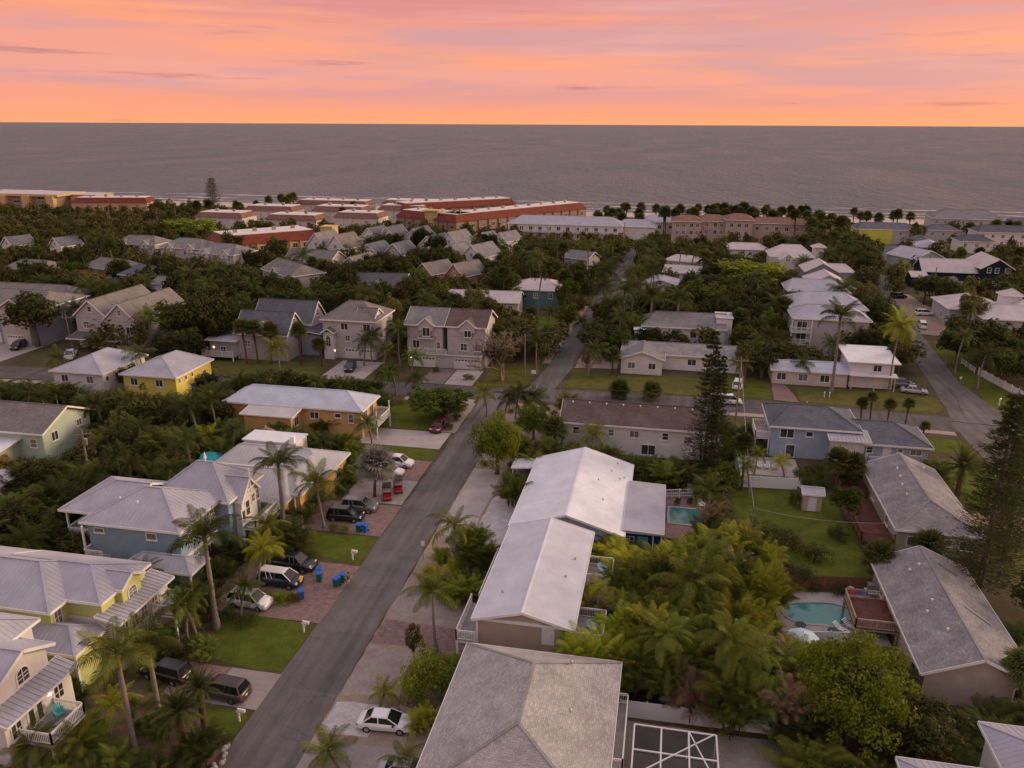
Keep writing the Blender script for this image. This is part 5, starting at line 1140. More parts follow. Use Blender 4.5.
def crown_mesh(kind, var, mat):
    k = (kind, var, mat)
    if k in PROTO: return PROTO[k]
    base = (kind, var)
    if base in PROTO:
        me = PROTO[base].copy(); me.materials.clear(); me.materials.append(MATS[mat]); PROTO[k] = me; return me
    r = random.Random(kind+str(var)); m = MB()
    if kind in ('coconut', 'royal', 'date'):
        fs = frond_set(kind)
        for t, az, el, ro, sc in palm_plan(kind, r): placed(m, fs[t], az, el, ro, sc)
    elif kind == 'fan':
        gs = [fan_geo(r) for _ in range(3)]; n = 40
        for i in range(n): t = i/(n-1); placed(m, gs[i % 3], i*GA, rad(78-118*t+r.uniform(-8,8)), r.uniform(-.3,.3), r.uniform(.85,1.1))
    elif kind == 'areca':
        fs = frond_set('areca'); n = r.randint(9, 12)
        for i in range(n):
            a = i*GA; q = .9*math.sqrt(i/n); hh = r.uniform(.8, 2.6)*(1-.25*q); bx, by = q*math.cos(a), q*math.sin(a); tx, ty = bx*1.5+r.uniform(-.2,.2), by*1.5+r.uniform(-.2,.2)
            for k2 in range(r.randint(5, 7)):
                placed(m, fs[k2 % 2], r.uniform(0, 6.28), rad(r.uniform(10, 78)), r.uniform(-.5,.5), r.uniform(.75,1.1), (tx, ty, hh))
    elif kind in ('broad', 'dense', 'spread', 'sparse', 'shrub', 'fine'):
        K, n, sz, rr = dict(broad=(58,60,.25,(.22,.36)), dense=(85,70,.22,(.2,.32)), spread=(60,60,.24,(.2,.3)), sparse=(34,42,.24,(.16,.28)), shrub=(40,60,.085,(.24,.38)), fine=(190,100,.10,(.13,.22)))[kind]
        V, F = [], []
        for c in range(K):
            while True:
                d = Vector((r.gauss(0,1), r.gauss(0,1), r.gauss(0,1)))
                if d.length > .1:
                    d.normalize()
                    if d.z > (-.45 if kind not in ('shrub','fine') else -.75): break
            q = r.uniform(.45, .98) if r.random() < .75 else r.uniform(.2, .6)
            if kind == 'spread': C = Vector((d.x*q*1.25, d.y*q*1.25, d.z*q*.45))
            else: C = Vector((d.x*q, d.y*q, d.z*q*(.85 if kind != 'shrub' else .8)))
            C *= 1+.22*math.sin(3*math.atan2(d.y, d.x)+var)*(1 if kind not in ('shrub','fine') else .4)
            R0 = r.uniform(*rr)
            for _ in range(n):
                e = Vector((r.gauss(0,1), r.gauss(0,1), r.gauss(0,1)+.25)).normalized(); p = C+e*R0*r.uniform(.55,1.05)
                nn = (e+Vector((r.uniform(-.7,.7), r.uniform(-.7,.7), r.uniform(-.2,.9)))).normalized()
                u = nn.orthogonal().normalized(); u.rotate(Matrix.Rotation(r.uniform(0,6.28), 3, nn)); v = nn.cross(u); s_ = sz*r.uniform(.6,1.2)*.33*(1 if kind != 'shrub' else 1.6)
                b = len(V); V += [p-u*s_, p+v*s_*.62, p+u*s_*1.15, p-v*s_*.62]; F.append((b,b+1,b+2,b+3))
        m.v = [tuple(p) for p in V]; m.f = F
    elif kind in ('norfolk', 'casuarina'):
        V, F = [], []; tiers = 30 if kind == 'norfolk' else 34
        for t in range(tiers):
            z = .10+.88*t/tiers; nb = 8 if kind == 'norfolk' else 6
            ln = (.17*(1-((z-.1)/.9)**1.5)+.018) if kind == 'norfolk' else .16*math.sin(math.pi*min(1,.18+z*.82))**.8+.02
            for k2 in range(nb):
                if r.random() < .16: continue
                az = k2*6.283/nb+t*.7+r.uniform(-.25,.25); l = ln*r.uniform(.6,1.25); upw = .25*l if kind == 'norfolk' else .5*l
                for q in range(58):
                    s_ = r.uniform(.15, 1.0); pw = r.gauss(0,.11)*l*1.4; c, s2 = math.cos(az), math.sin(az)
                    p = Vector((c*l*s_-s2*pw, s2*l*s_+c*pw, z+upw*s_*s_-.02*s_+r.uniform(-.006,.006)))
                    d = Vector((c+r.uniform(-.5,.5), s2+r.uniform(-.5,.5), r.uniform(-.2,.5))).normalized(); w = d.cross(Vector((0,0,1))).normalized(); e = r.uniform(.010,.019)
                    b = len(V); V += [p-w*.0016, p+w*.0016, p+d*e+w*.0009, p+d*e-w*.0009]; F.append((b,b+1,b+2,b+3))
                    w2 = d.cross(w); b = len(V); V += [p-w2*.0016, p+w2*.0016, p+d*e+w2*.0009, p+d*e-w2*.0009]; F.append((b,b+1,b+2,b+3))
        m.v = [tuple(p) for p in V]; m.f = F
    PROTO[base] = m.mesh('crown', mat); PROTO[k] = PROTO[base]
    return PROTO[k]
def trunk_mesh(kind, var=0):
    k = ('trunk', kind, var)
    if k in PROTO: return PROTO[k]
    r = random.Random(str(k)); m = MB(); mat = 'bark_grey'
    if kind in ('coconut', 'royal', 'fan', 'date'):       # unit height, bent a little
        n = 9; lean = {'coconut':.9, 'royal':.12, 'fan':.3, 'date':.05}[kind]; rb = {'coconut':.15, 'royal':.25, 'fan':.16, 'date':.36}[kind]
        pts = [(lean*(i/n)**2, .15*lean*math.sin(3*i/n), i/n) for i in range(n+1)]
        rs = [rb*(1.5-.5*min(1, i/1.5)) if i < 2 else rb*(1-.32*i/n) for i in range(n+1)]
        if kind == 'date': rs = [rb*1.1, rb]+[rb*.95]*7+[rb*1.25]
        if kind == 'fan': rs = [rb*1.2, rb]+[rb*.9]*4+[rb*1.0, rb*1.25, rb*1.45, rb*1.2]
        m.tube(pts, rs, 8); mat = {'coconut':'bark_grey','royal':'bark_grey','fan':'bark_boot','date':'bark_boot'}[kind]
        m2 = m
    elif kind == 'areca':
        for i in range(10):
            a = i*GA; q = .8*math.sqrt(i/10); m.tube([(q*math.cos(a),q*math.sin(a),0),(q*1.3*math.cos(a),q*1.3*math.sin(a),1.3),(q*1.6*math.cos(a),q*1.6*math.sin(a),2.3)], [.055,.045,.03], 5)
        mat = 'bark_boot'
    elif kind in ('norfolk', 'casuarina'):
        m.tube([(0,0,0),(.004,0,.3),(-.003,.003,.65),(0,0,.99)], [.017,.012,.007,.002], 7)
        for t in range(24):
            z = .12+.03*t
            for k2 in range(5):
                az = k2*1.2566+t*.7; l = .12*(1-((z-.1)/.9)**1.5)+.015; m.tube([(0,0,z),(math.cos(az)*l,math.sin(az)*l,z+.2*l)], [.0035,.001], 3, cap=False)
        mat = 'bark'
    elif kind == 'bare':
        def grow(p, d, l, w, dep):
            q = p+d*l; m.tube([p, p.lerp(q,.5)+Vector((r.uniform(-.05,.05),r.uniform(-.05,.05),0))*l, q], [w, w*.85, w*.68], 5 if dep < 3 else 3, cap=False)
            if dep >= 6: return
            for _ in range(2 if r.random() < .55 else 3):
                dd = (d+Vector((r.gauss(0,.42), r.gauss(0,.42), r.gauss(.08,.25)))).normalized(); grow(q, dd, l*r.uniform(.70,.90), w*.74, dep+1)
        for _ in range(3): grow(Vector((r.uniform(-.1,.1),r.uniform(-.1,.1),0)), Vector((r.gauss(0,.25),r.gauss(0,.25),1)).normalized(), 1.9, .28, 0)
        mat = 'bark_dead'
    else:                                                  # broadleaf: crown radius 1 centred at z = 1.35
        m.tube([(0,0,0),(.03,.02,.25),(-.02,.03,.6),(0,0,.95)], [.10,.075,.062,.05], 8); tips = []
        for i in range(9):
            a = i*GA+var; e = r.uniform(.3,1.1); l = r.uniform(.5,.85); c = Vector((math.cos(a)*math.cos(e)*l, math.sin(a)*math.cos(e)*l, .85+math.sin(e)*l*.75)); s_ = Vector((0,0,r.uniform(.55,.95)))
            m.tube([s_, s_.lerp(c,.5)+Vector((0,0,.05)), c], [.042,.028,.012], 5)
            for _ in range(2):
                c2 = c+Vector((r.uniform(-.25,.25), r.uniform(-.25,.25), r.uniform(0,.25))); m.tube([s_.lerp(c,.6), c2], [.018,.006], 4)
        mat = 'bark'
    PROTO[k] = m.mesh('trunk', mat, smooth=True); return PROTO[k]
SHAFT = {}
def plant(kind, x, y, h, s, rot, mat, label, group, var=0, detail=False):
    """one tree, palm or shrub standing at x, y: h = stem height (palms) or total height, s = crown size"""
    nm, cat = dict(coconut=('coconut_palm','palm'), royal=('royal_palm','palm'), fan=('fan_palm','palm'), date=('date_palm','palm'), areca=('clumping_palm','palm'),
                   broad=('broadleaf_tree','tree'), dense=('broadleaf_tree','tree'), spread=('spreading_tree','tree'), sparse=('broadleaf_tree','tree'), fine=('broadleaf_tree','tree'), shrub=('shrub','shrub'),
                   norfolk=('pine_tree','tree'), casuarina=('pine_tree','tree'), bare=('bare_tree','tree'))[kind]
    t = thing(nm, label, cat, (x, y, 0), rot, group)
    if kind in ('coconut', 'royal', 'fan', 'date'):
        lean = {'coconut':.9, 'royal':.12, 'fan':.3, 'date':.05}[kind]; k = .55+.45*s
        inst('trunk', trunk_mesh(kind), t, (0,0,0), 0, (k, k, h)); top = (lean*k, .15*lean*math.sin(3)*k, h)
        z = h
        if kind == 'royal':
            if 'c' not in SHAFT: SHAFT['c'] = MB().tube([(0,0,0),(0,0,.25),(0,0,.9),(0,0,1.35)], [.165,.20,.13,.07], 9).mesh('crownshaft', 'crownshaft', True)
            inst('crownshaft', SHAFT['c'], t, (top[0], top[1], h-.12), 0, k); z = h+1.0*k
        if detail and kind in ('coconut', 'royal', 'date'):
            if 'b' not in SHAFT: SHAFT['b'] = MB().tube([(0,0,-.35),(0,0,-.1),(0,0,.3),(0,0,.55)], [.10,.17,.12,.02], 8).mesh('crown', 'bark_boot')
            cr_ = inst('crown', SHAFT['b'], t, (top[0], top[1], z), 0, s)
            key = ('fm', kind, mat)
            if key not in SHAFT: SHAFT[key] = [mesh_of(V, F, 'frond', mat) for V, F in frond_set(kind)]
            for ty, az, el, ro, sc in palm_plan(kind, random.Random(kind+str(var))):
                f = bpy.data.objects.new('frond', SHAFT[key][ty]); f.matrix_local = Matrix.Rotation(az, 4, 'Z') @ Matrix.Rotation(-el, 4, 'Y') @ Matrix.Rotation(ro, 4, 'X') @ Matrix.Scale(sc, 4)
                link(f, cr_)
        else: inst('crown', crown_mesh(kind, var % 3, mat), t, (top[0], top[1], z), 0, s)
    elif kind == 'areca':
        q = h/4.2; inst('trunk', trunk_mesh('areca'), t, (0,0,0), 0, (s, s, q)); inst('crown', crown_mesh('areca', var % 4, mat), t, (0,0,0), 0, (s, s, q))
    elif kind in ('norfolk', 'casuarina'):
        inst('trunk', trunk_mesh(kind), t, (0,0,0), 0, (h*s, h*s, h)); inst('crown', crown_mesh(kind, var % 2, mat), t, (0,0,0), 0, (h*s, h*s, h))
    elif kind == 'bare':
        inst('branches', trunk_mesh('bare'), t, (0,0,0), 0, h/8.0); inst('crown', crown_mesh('sparse', 1, mat), t, (-s*.3,0,h*.55), 0, (s, s, h*.35))
    elif kind == 'shrub':
        inst('stems', trunk_mesh('shrub'), t, (0,0,0), 0, (s*.7, s*.7, h*.45)); inst('crown', crown_mesh('shrub', var % 4, mat), t, (0,0,h*.42), 0, (s, s, h*.62))
    else:
        rz, cz = dict(spread=(h*.55,h*.72), fine=(h*.50,h*.52)).get(kind, (h*.40,h*.62))
        inst('trunk', trunk_mesh('broad', var % 3), t, (0,0,0), 0, (s*.95, s*.95, h*.56)); inst('crown', crown_mesh(kind, var % 4, mat), t, (0,0,cz), 0, (s, s, rz))
    return t

# ------------------------------------------------------------------ vehicles
def loft(m, stations):
    """stations: list of rings (same length) -> closed skin"""
    n = len(stations[0]); b = len(m.v)
    for s in stations: m.v += [tuple(p) for p in s]
    for i in range(len(stations)-1):
        for j in range(n): j2 = (j+1) % n; m.f.append((b+i*n+j, b+i*n+j2, b+(i+1)*n+j2, b+(i+1)*n+j))
    m.f.append(tuple(b+j for j in reversed(range(n)))); m.f.append(tuple(b+(len(stations)-1)*n+j for j in range(n)))
CARS = dict(
 sedan=dict(L=4.75, W=1.8, deck=[(-2.37,.62,.86),(-2.25,.86,.93),(-1.6,.95,1),(-1.0,.97,1),(1.0,.95,1),(1.6,.86,.99),(2.1,.74,.93),(2.33,.58,.84)], gh=(-1.75,1.25,-1.05,.35,.92,1.44), ax=(-1.4,1.42)),
 suv=dict(L=4.65, W=1.88, deck=[(-2.32,.66,.9),(-2.26,1.02,.95),(-1.6,1.06,1),(0,1.06,1),(1.05,1.04,1),(1.6,.99,.99),(2.1,.88,.94),(2.3,.64,.86)], gh=(-2.22,1.35,-1.9,.55,1.03,1.72), ax=(-1.35,1.42)),
 van=dict(L=4.9, W=1.95, deck=[(-2.42,.66,.92),(-2.38,1.08,.96),(-1.6,1.1,1),(0,1.1,1),(1.2,1.08,1),(1.8,.98,.98),(2.2,.84,.93),(2.42,.62,.86)], gh=(-2.36,1.75,-2.15,.8,1.07,1.8), ax=(-1.5,1.55)),
 pickup=dict(L=5.6, W=1.98, deck=[(-2.8,.7,.95),(-2.75,1.1,.97),(-1.6,1.12,1),(0,1.12,1),(1.3,1.1,1),(1.9,1.06,.99),(2.5,.98,.95),(2.78,.72,.88)], gh=(-.75,1.55,-.6,.8,1.1,1.82), ax=(-1.75,1.75)))
def car_meshes(kind, paint, roof):
    k = ('car', kind, paint, roof)
    if k in CACHE: return CACHE[k]
    S = CARS[kind]; w = S['W']/2; st = []
    for x, zt, f in S['deck']:
        a = w*f; st.append([(x,-a*.88,.24),(x,-a,.40),(x,-a*1.0,zt*.72),(x,-a*.93,zt-.03),(x,-a*.80,zt),(x,a*.80,zt),(x,a*.93,zt-.03),(x,a,zt*.72),(x,a,.40),(x,a*.88,.24)])
    m = MB(); loft(m, st); body = m.mesh('body', paint, True)
    b0, b1, t0, t1, zb, zt = S['gh']; g = MB(); wb, wt = w*.90, w*.70
    g.add([(b0,-wb,zb),(b1,-wb,zb),(b1,wb,zb),(b0,wb,zb),(t0,-wt,zt-.03),(t1,-wt,zt-.03),(t1,wt,zt-.03),(t0,wt,zt-.03)], [(0,1,5,4),(1,2,6,5),(2,3,7,6),(3,0,4,7)])
    glass = g.mesh('windows', 'car_glass')
    r = MB(); e = .05; q = [(t0-e,-wt*.9),(t1+e,-wt*.9),(t1+e,wt*.9),(t0-e,wt*.9)]
    r.add([(t0-e,-wt-.02,zt-.06),(t1+e,-wt-.02,zt-.06),(t1+e,wt+.02,zt-.06),(t0-e,wt+.02,zt-.06),(t0+.12,-wt*.82,zt+.02),(t1-.12,-wt*.82,zt+.02),(t1-.12,wt*.82,zt+.02),(t0+.12,wt*.82,zt+.02)], [(0,1,5,4),(1,2,6,5),(2,3,7,6),(3,0,4,7),(4,5,6,7),(3,2,1,0)])
    xm = (t0+t1)/2-.1; pill = [(b0,t0),(b1,t1),((b0+b1)/2-.15, xm)]
    if kind in ('suv','van'): pill.append((b0*.62+b1*.38-.25, t0*.62+t1*.38-.25))
    for sd in (-1, 1):
        for xb, xt in pill: r.bar((xb, sd*wb, zb), (xt, sd*wt, zt-.03), .09, .04)
    rf = r.mesh('roof', roof)
    CACHE[k] = (body, glass, rf); return CACHE[k]
def wheel_mesh():
    if 'wheel' not in CACHE:
        t = MB(); t.tube([(0,-.11,0),(0,-.09,0),(0,.09,0),(0,.11,0)], [.27,.335,.335,.27], 16); CACHE['wheel'] = t.mesh('wheel', 'tyre', False)
        q = MB(); q.tube([(0,-.115,0),(0,.115,0)], .2, 10)
        CACHE['rim'] = q.mesh('rim', 'rim')
        CACHE['hl'] = MB().box(-.06,.06,-.2,.2,-.07,.07).mesh('headlight','headlight'); CACHE['tl'] = MB().box(-.06,.06,-.16,.16,-.1,.1).mesh('taillight','taillight')
        CACHE['mir'] = MB().box(-.08,.08,-.12,.12,-.07,.08).mesh('mirror','plastic_black'); CACHE['plate'] = MB().box(-.01,.01,-.16,.16,-.08,.08).mesh('number_plate','trim_white')
    return CACHE['wheel'], CACHE['rim']
def car(kind, paint, x, y, rz, label, roof=None, group=None, z=.04):
    names = dict(sedan='parked_car', suv='parked_car', van='parked_van', pickup='pickup_truck'); S = CARS[kind]; w = S['W']/2
    t = thing(names[kind], label, {'van':'van','pickup':'truck'}.get(kind,'car'), (x,y,z), rad(rz), group)
    b, g, r = car_meshes(kind, paint, roof or paint); inst('body', b, t); inst('windows', g, t); inst('roof', r, t)
    wm, rm = wheel_mesh()
    for ax in S['ax']:
        for sd in (-1,1): o = inst('wheel', wm, t, (ax, sd*(w-.10), .335)); inst('rim', rm, o)
    d = S['deck']
    for sd in (-1,1):
        inst('headlight', CACHE['hl'], t, (d[-2][0]+.06, sd*w*.66, d[-2][1]-.09)); inst('taillight', CACHE['tl'], t, (d[1][0]+.02, sd*w*.74, d[1][1]-.16)); inst('mirror', CACHE['mir'], t, (S['gh'][1]-.35, sd*(w+.06), S['gh'][4]+.08))
    inst('number_plate', CACHE['plate'], t, (d[0][0]-.01, 0, .6))
    if kind == 'pickup': MB().box(-2.6,-.85,-.78,.78,1.10,1.135).build('cargo_bed','plastic_black',t)
    return t
car('sedan','car_white',-20.7,51.7,4,'white sedan parked beside the white gravel patch')
car('sedan','car_silver',-17.2,47.0,3,'silver dark windowed car half under the shingle roof edge')
car('suv','car_brown',-36.0,52.6,176,'brown grey SUV parked on the concrete slab driveway')
car('suv','car_black',-42.3,53.8,172,'black SUV parked in the shade by the lime green house')
car('suv','car_white',-40.6,65.8,-4,'white SUV parked behind the small palm, lower left drive')
c_ = car('van','car_navy',-39.4,70.2,-2,'dark blue van with white roof and yellow spare wheel cover',roof='car_white')
MB().tube([(2.42,0,.95),(2.56,0,.95)],[.36,.33],14).build('spare_wheel_cover','canvas_yellow',c_)
car('pickup','car_black',-39.6,73.6,-3,'black pickup truck parked beside the blue wheelie bins')
car('suv','car_black',-38.2,85.8,2,'black SUV, nearer of the two dark cars on the drive')
car('suv','car_grey',-37.4,88.6,2,'dark grey SUV, farther of the two dark cars on the drive')
car('sedan','car_white',-37.6,100.0,-3,'white sedan parked behind the silver palm')
car('suv','car_white',-37.2,103.2,-3,'white SUV parked next to the lawn strip')
car('suv','car_maroon',-35.3,118.6,-97,'maroon SUV parked on the street verge under the spreading tree')
car('suv','car_black',-62.4,147.2,-80,'black SUV on the concrete drive of the tall grey house')
car('suv','car_black',-140.6,147.4,-75,'dark car on the pale drive at the far left')
car('pickup','car_white',-124.2,143.4,-60,'white pickup truck by the utility pole, far left')
car('suv','car_white',14.6,151.8,80,'white SUV parked on the grass behind the tall pine')
car('van','car_white',12.2,141.6,4,'white van on the cross street behind the tall pine')
car('suv','car_grey',45.6,158.8,12,'grey SUV, rear one of the two cars on the corner lawn')
car('sedan','car_silver',47.0,155.0,-8,'silver sedan, front one of the two cars on the corner lawn')
car('van','car_white',63.2,210.6,82,'white van parked beside the right street')
car('suv','car_white',67.6,225.4,8,'white SUV parked above the white van')
car('suv','car_black',66.6,247.6,15,'black SUV parked below the mint green house')
car('suv','car_black',70.2,291.6,75,'dark car on the street bend near the mint green house')
car('sedan','car_white',-19.6,298.0,6,'white car at the far end of the narrow street')
def golf_cart(x, y, rz, label):
    t = thing('golf_cart', label, 'golf cart', (x,y,.05), rad(rz), 'red golf carts')
    b = MB(); loft(b, [[(u,-a,.25),(u,-a,zt),(u,a,zt),(u,a,.25)] for u,a,zt in ((-1.15,.52,.7),(-.4,.58,.75),(-.35,.58,.38),(.45,.58,.38),(.5,.58,.7),(1.1,.5,.6),(1.2,.42,.45))]); b.build('body','car_red',t)
    MB().box(-.75,-.1,-.52,.52,.76,.9).build('seat','stucco_beige',t); MB().box(-.9,-.76,-.52,.52,.8,1.25).build('seat_back','stucco_beige',t)
    MB().box(-1.0,.75,-.6,.6,1.85,1.92).build('roof','plastic_black',t)
    for u in (-.95,.68):
        for s in (-1,1): MB().bar((u,s*.52,.6),(u,s*.54,1.86),.05,.05).build('post','metal_dark',t)
    for u in (-.8,.8):
        for s in (-1,1): o = inst('wheel', wheel_mesh()[0], t, (u,s*.5,.22), 0, .66); inst('rim', CACHE['rim'], o)
golf_cart(-35.1,92.6,-70,'red golf cart, nearer of the two beside the silver palm'); golf_cart(-34.4,95.0,-65,'red golf cart, farther of the two beside the silver palm')

# ------------------------------------------------------------------ bins, letterboxes, signs
def bin_(x, y, rz, body, lid, label):
    t = thing('wheelie_bin', label, 'bin', (x,y,.02), rad(rz), 'wheelie bins put out by the street')
    m = MB(); m.add([(-.24,-.26,.06),(.24,-.26,.06),(.24,.26,.06),(-.24,.26,.06),(-.30,-.34,1.0),(.30,-.34,1.0),(.30,.34,1.0),(-.30,.34,1.0)], [(3,2,1,0),(4,5,6,7),(0,1,5,4),(1,2,6,5),(2,3,7,6),(3,0,4,7)]); m.build('body', body, t)
    l = MB(); l.add([(-.33,-.38,1.005),(.33,-.38,1.005),(.33,.40,1.005),(-.33,.40,1.005),(-.28,-.32,1.09),(.28,-.32,1.09),(.30,.38,1.13),(-.30,.38,1.13)], [(3,2,1,0),(4,5,6,7),(0,1,5,4),(1,2,6,5),(2,3,7,6),(3,0,4,7)]); l.build('lid', lid, t)
    for s in (-1,1): MB().tube([(s*.24,.28,.13),(s*.30,.28,.13)], .13, 10).build('wheel','plastic_black',t)
    MB().bar((-.26,.42,1.02),(.26,.42,1.02),.04,.04).build('handle', lid, t)
bin_(-35.5,71.6,20,'plastic_green','plastic_blue','green wheelie bin with blue lid beside the black pickup')
bin_(-35.9,72.5,15,'plastic_blue','plastic_blue','blue wheelie bin behind the green one by the pickup')
bin_(-33.2,71.0,-25,'plastic_green','plastic_blue','green wheelie bin by the kerb, nearest the walking person')
bin_(-32.9,71.9,10,'plastic_green','plastic_blue','green blue lidded bin just behind the one by the kerb')
bin_(-35.9,68.0,30,'plastic_blue','plastic_blue','blue wheelie bin in front of the white roofed van')
bin_(-35.4,83.1,5,'plastic_green','plastic_blue','left wheelie bin of the pair by the dark cars')
bin_(-34.6,83.2,-8,'plastic_blue','plastic_blue','right wheelie bin of the pair by the dark cars')
def letterbox(x, y, rz, label):
    t = thing('letterbox', label, 'letterbox', (x,y,0), rad(rz), 'white letterboxes along the street')
    MB().box(-.07,.07,-.07,.07,0,1.35).build('post','trim_white',t); MB().bar((-.2,0,1.0),(.55,0,1.0),.09,.09).build('arm','trim_white',t); MB().bar((.4,0,1.0),(.0,0,.6),.06,.06).build('brace','trim_white',t)
    m = MB(); n = 8; pr = [(-.13,1.06),(.13,1.06)]+[(.13*math.cos(math.pi*i/n),1.22+.13*math.sin(math.pi*i/n)) for i in range(n+1)]
    k = len(pr); m.add([(.05,y_,z_) for y_,z_ in pr]+[(.6,y_,z_) for y_,z_ in pr], [tuple(range(k)),tuple(reversed(range(k,2*k)))]+[(i,(i+1)%k,k+(i+1)%k,k+i) for i in range(k)]); m.build('box','trim_white',t)
letterbox(-33.1,62.6,0,'white letterbox on the big lawn corner by the street'); letterbox(-33.0,49.9,0,'white letterbox on the small lawn below the brown SUV')
letterbox(-33.6,76.6,0,'white letterbox on the lawn above the paver drive'); letterbox(-40.9,77.6,10,'white letterbox post beside the shrubs by the black pickup'); letterbox(60.2,150.6,60,'white letterbox at the right street corner')
def sign(x, y, h, rz, label, w=.45, hh=.6, mat='trim_white'):
    t = thing('street_sign', label, 'sign', (x,y,0), rad(rz)); MB().tube([(0,0,0),(0,0,h)],.035,7).build('pole','metal_grey',t); MB().box(-w/2,w/2,-.055,-.037,h-hh,h).build('plate',mat,t)
sign(-25.6,78.2,2.5,0,'white sign on a grey pole beside the street'); sign(-34.6,121.5,2.4,0,'small sign pole beside the maroon SUV',.3,.4); sign(56.4,160,2.3,0,'small sign by the right street',.4,.4)
sign(-24.3,146.5,2.6,0,'white notice board at the street junction',.9,.7)
t = thing('stone_edging','row of pale stones edging the garden by the street corner','stones',(-32.7,46,0)); rs_ = random.Random(5); sm_ = []
for i in range(3):
    m = MB(); m.tube([(0,0,-.1),(0,0,.02),(.02,0,.14),(.03,.02,.22)],[.14,.22,.18,.05],7); sm_.append(m.mesh('stone','concrete_pale'))
for i in range(14): inst('stone', sm_[i%3], t, (rs_.uniform(-.25,.25)+.5*math.sin(i*.3), -1.8+.3*i, 0), i*1.3, rs_.uniform(.7,1.3))
t = thing('garden_post','pair of small white posts on the far corner lawn','post',(30.4,149,0))
for u in (-.45,.45): MB().tube([(u,0,0),(u,0,.9),(u,0,.95),(u,0,1.15)],[.09,.08,.16,.05],8).build('post','trim_white',t)

# ------------------------------------------------------------------ utility poles and cables
def pole(x, y, h, rz, label, trans=False, arm=True, lean=0.0):
    t = thing('utility_pole', label, 'pole', (x,y,0), rad(rz), 'wooden utility poles'); t.rotation_euler[1] = lean
    MB().tube([(0,0,0),(0,0,h*.5),(0,0,h)],[.17,.14,.11],9).build('shaft','wood_pole',t)
    if arm:
        MB().box(-1.1,1.1,-.06,.06,h-.75,h-.6).build('crossarm','wood_pole',t)
        for u in (-1.0,-.5,.5,1.0): MB().tube([(u,0,h-.6),(u,0,h-.35)],[.05,.04],6).build('insulator','metal_grey',t)
    if trans: MB().tube([(.3,-.1,h-2.2),(.3,-.1,h-2.1),(.3,-.1,h-1.3),(.3,-.1,h-1.2)],[.2,.24,.24,.12],10).build('transformer','metal_grey',t)
pole(-127.5,148.2,8.2,10,'utility pole before the grey twin gabled house',lean=-.05); pole(-75.0,86.2,9.2,30,'utility pole with transformer in the left palm thicket',True)
pole(-26.6,149.4,9.0,5,'utility pole beside the bare tree at the junction',arm=False); pole(-14.6,177.3,6.6,0,'short utility pole by the narrow street',arm=False)
pole(12.6,129,12.4,5,'tall utility pole beside the tall pine and blue house'); pole(-17.2,309.7,13,0,'tall thin utility pole at the end of the narrow street',arm=False)
pole(-18.9,276,8.5,0,'utility pole beside the parked car on the narrow street',arm=False); pole(-270.5,353,10.5,20,'utility pole before the low red roofed beach building',arm=False); pole(-239.7,361,10.5,20,'utility pole at the dark beach pines',arm=False)
pole(-100,330,10,0,'utility pole before the red mansard apartments',arm=False); pole(74.5,244,10,0,'utility pole beside the navy house',arm=False); pole(57.2,172,4.5,0,'short pole at the bend of the right street',arm=False)
t = thing('meter_post','short twin post with electric boxes at the lawn edge','post',(12.4,94.2,0))
for u in (-.28,.28): MB().tube([(u,0,0),(u,0,2.6+u)],.06,7).build('post','metal_grey',t)
MB().box(-.4,-.1,-.16,-.065,1.1,1.7).build('meter_box','metal_grey',t); MB().box(.1,.4,-.16,-.065,.8,1.6).build('meter_box','metal_grey',t)
def cable(a, b, sag, label, r=.03, mat='metal_grey'):
    a, b = Vector(a), Vector(b); pts = [a.lerp(b, i/16)-Vector((0,0,sag*4*(i/16)*(1-i/16))) for i in range(17)]; c = pts[0].copy()
    o = MB().tube([p-c for p in pts], r, 5).build('power_cable', mat, None, c); return tag(o, label, 'cable', 'overhead cables')
cable((12.4,94.2,2.6),(28.0,92.6,3.0),.6,'drooping service cable from the meter post across the back lawn',.025,'metal_grey')
cable((12.6,129,11.6),(12.4,94.2,2.7),1.2,'thin cable from the tall pole down to the meter post',.025); cable((12.9,129,12),(-26.6,149.4,8.9),1.5,'thin cable between the junction pole and the tall pole',.02,'metal_dark')
cable((-26.6,149.4,8.8),(-127.5,148.2,8.0),2.0,'thin cable along the far side of the cross street',.02,'metal_dark'); cable((-26.6,149.4,8.7),(-14.6,177.3,6.4),.7,'thin cable towards the short pole',.02,'metal_dark')

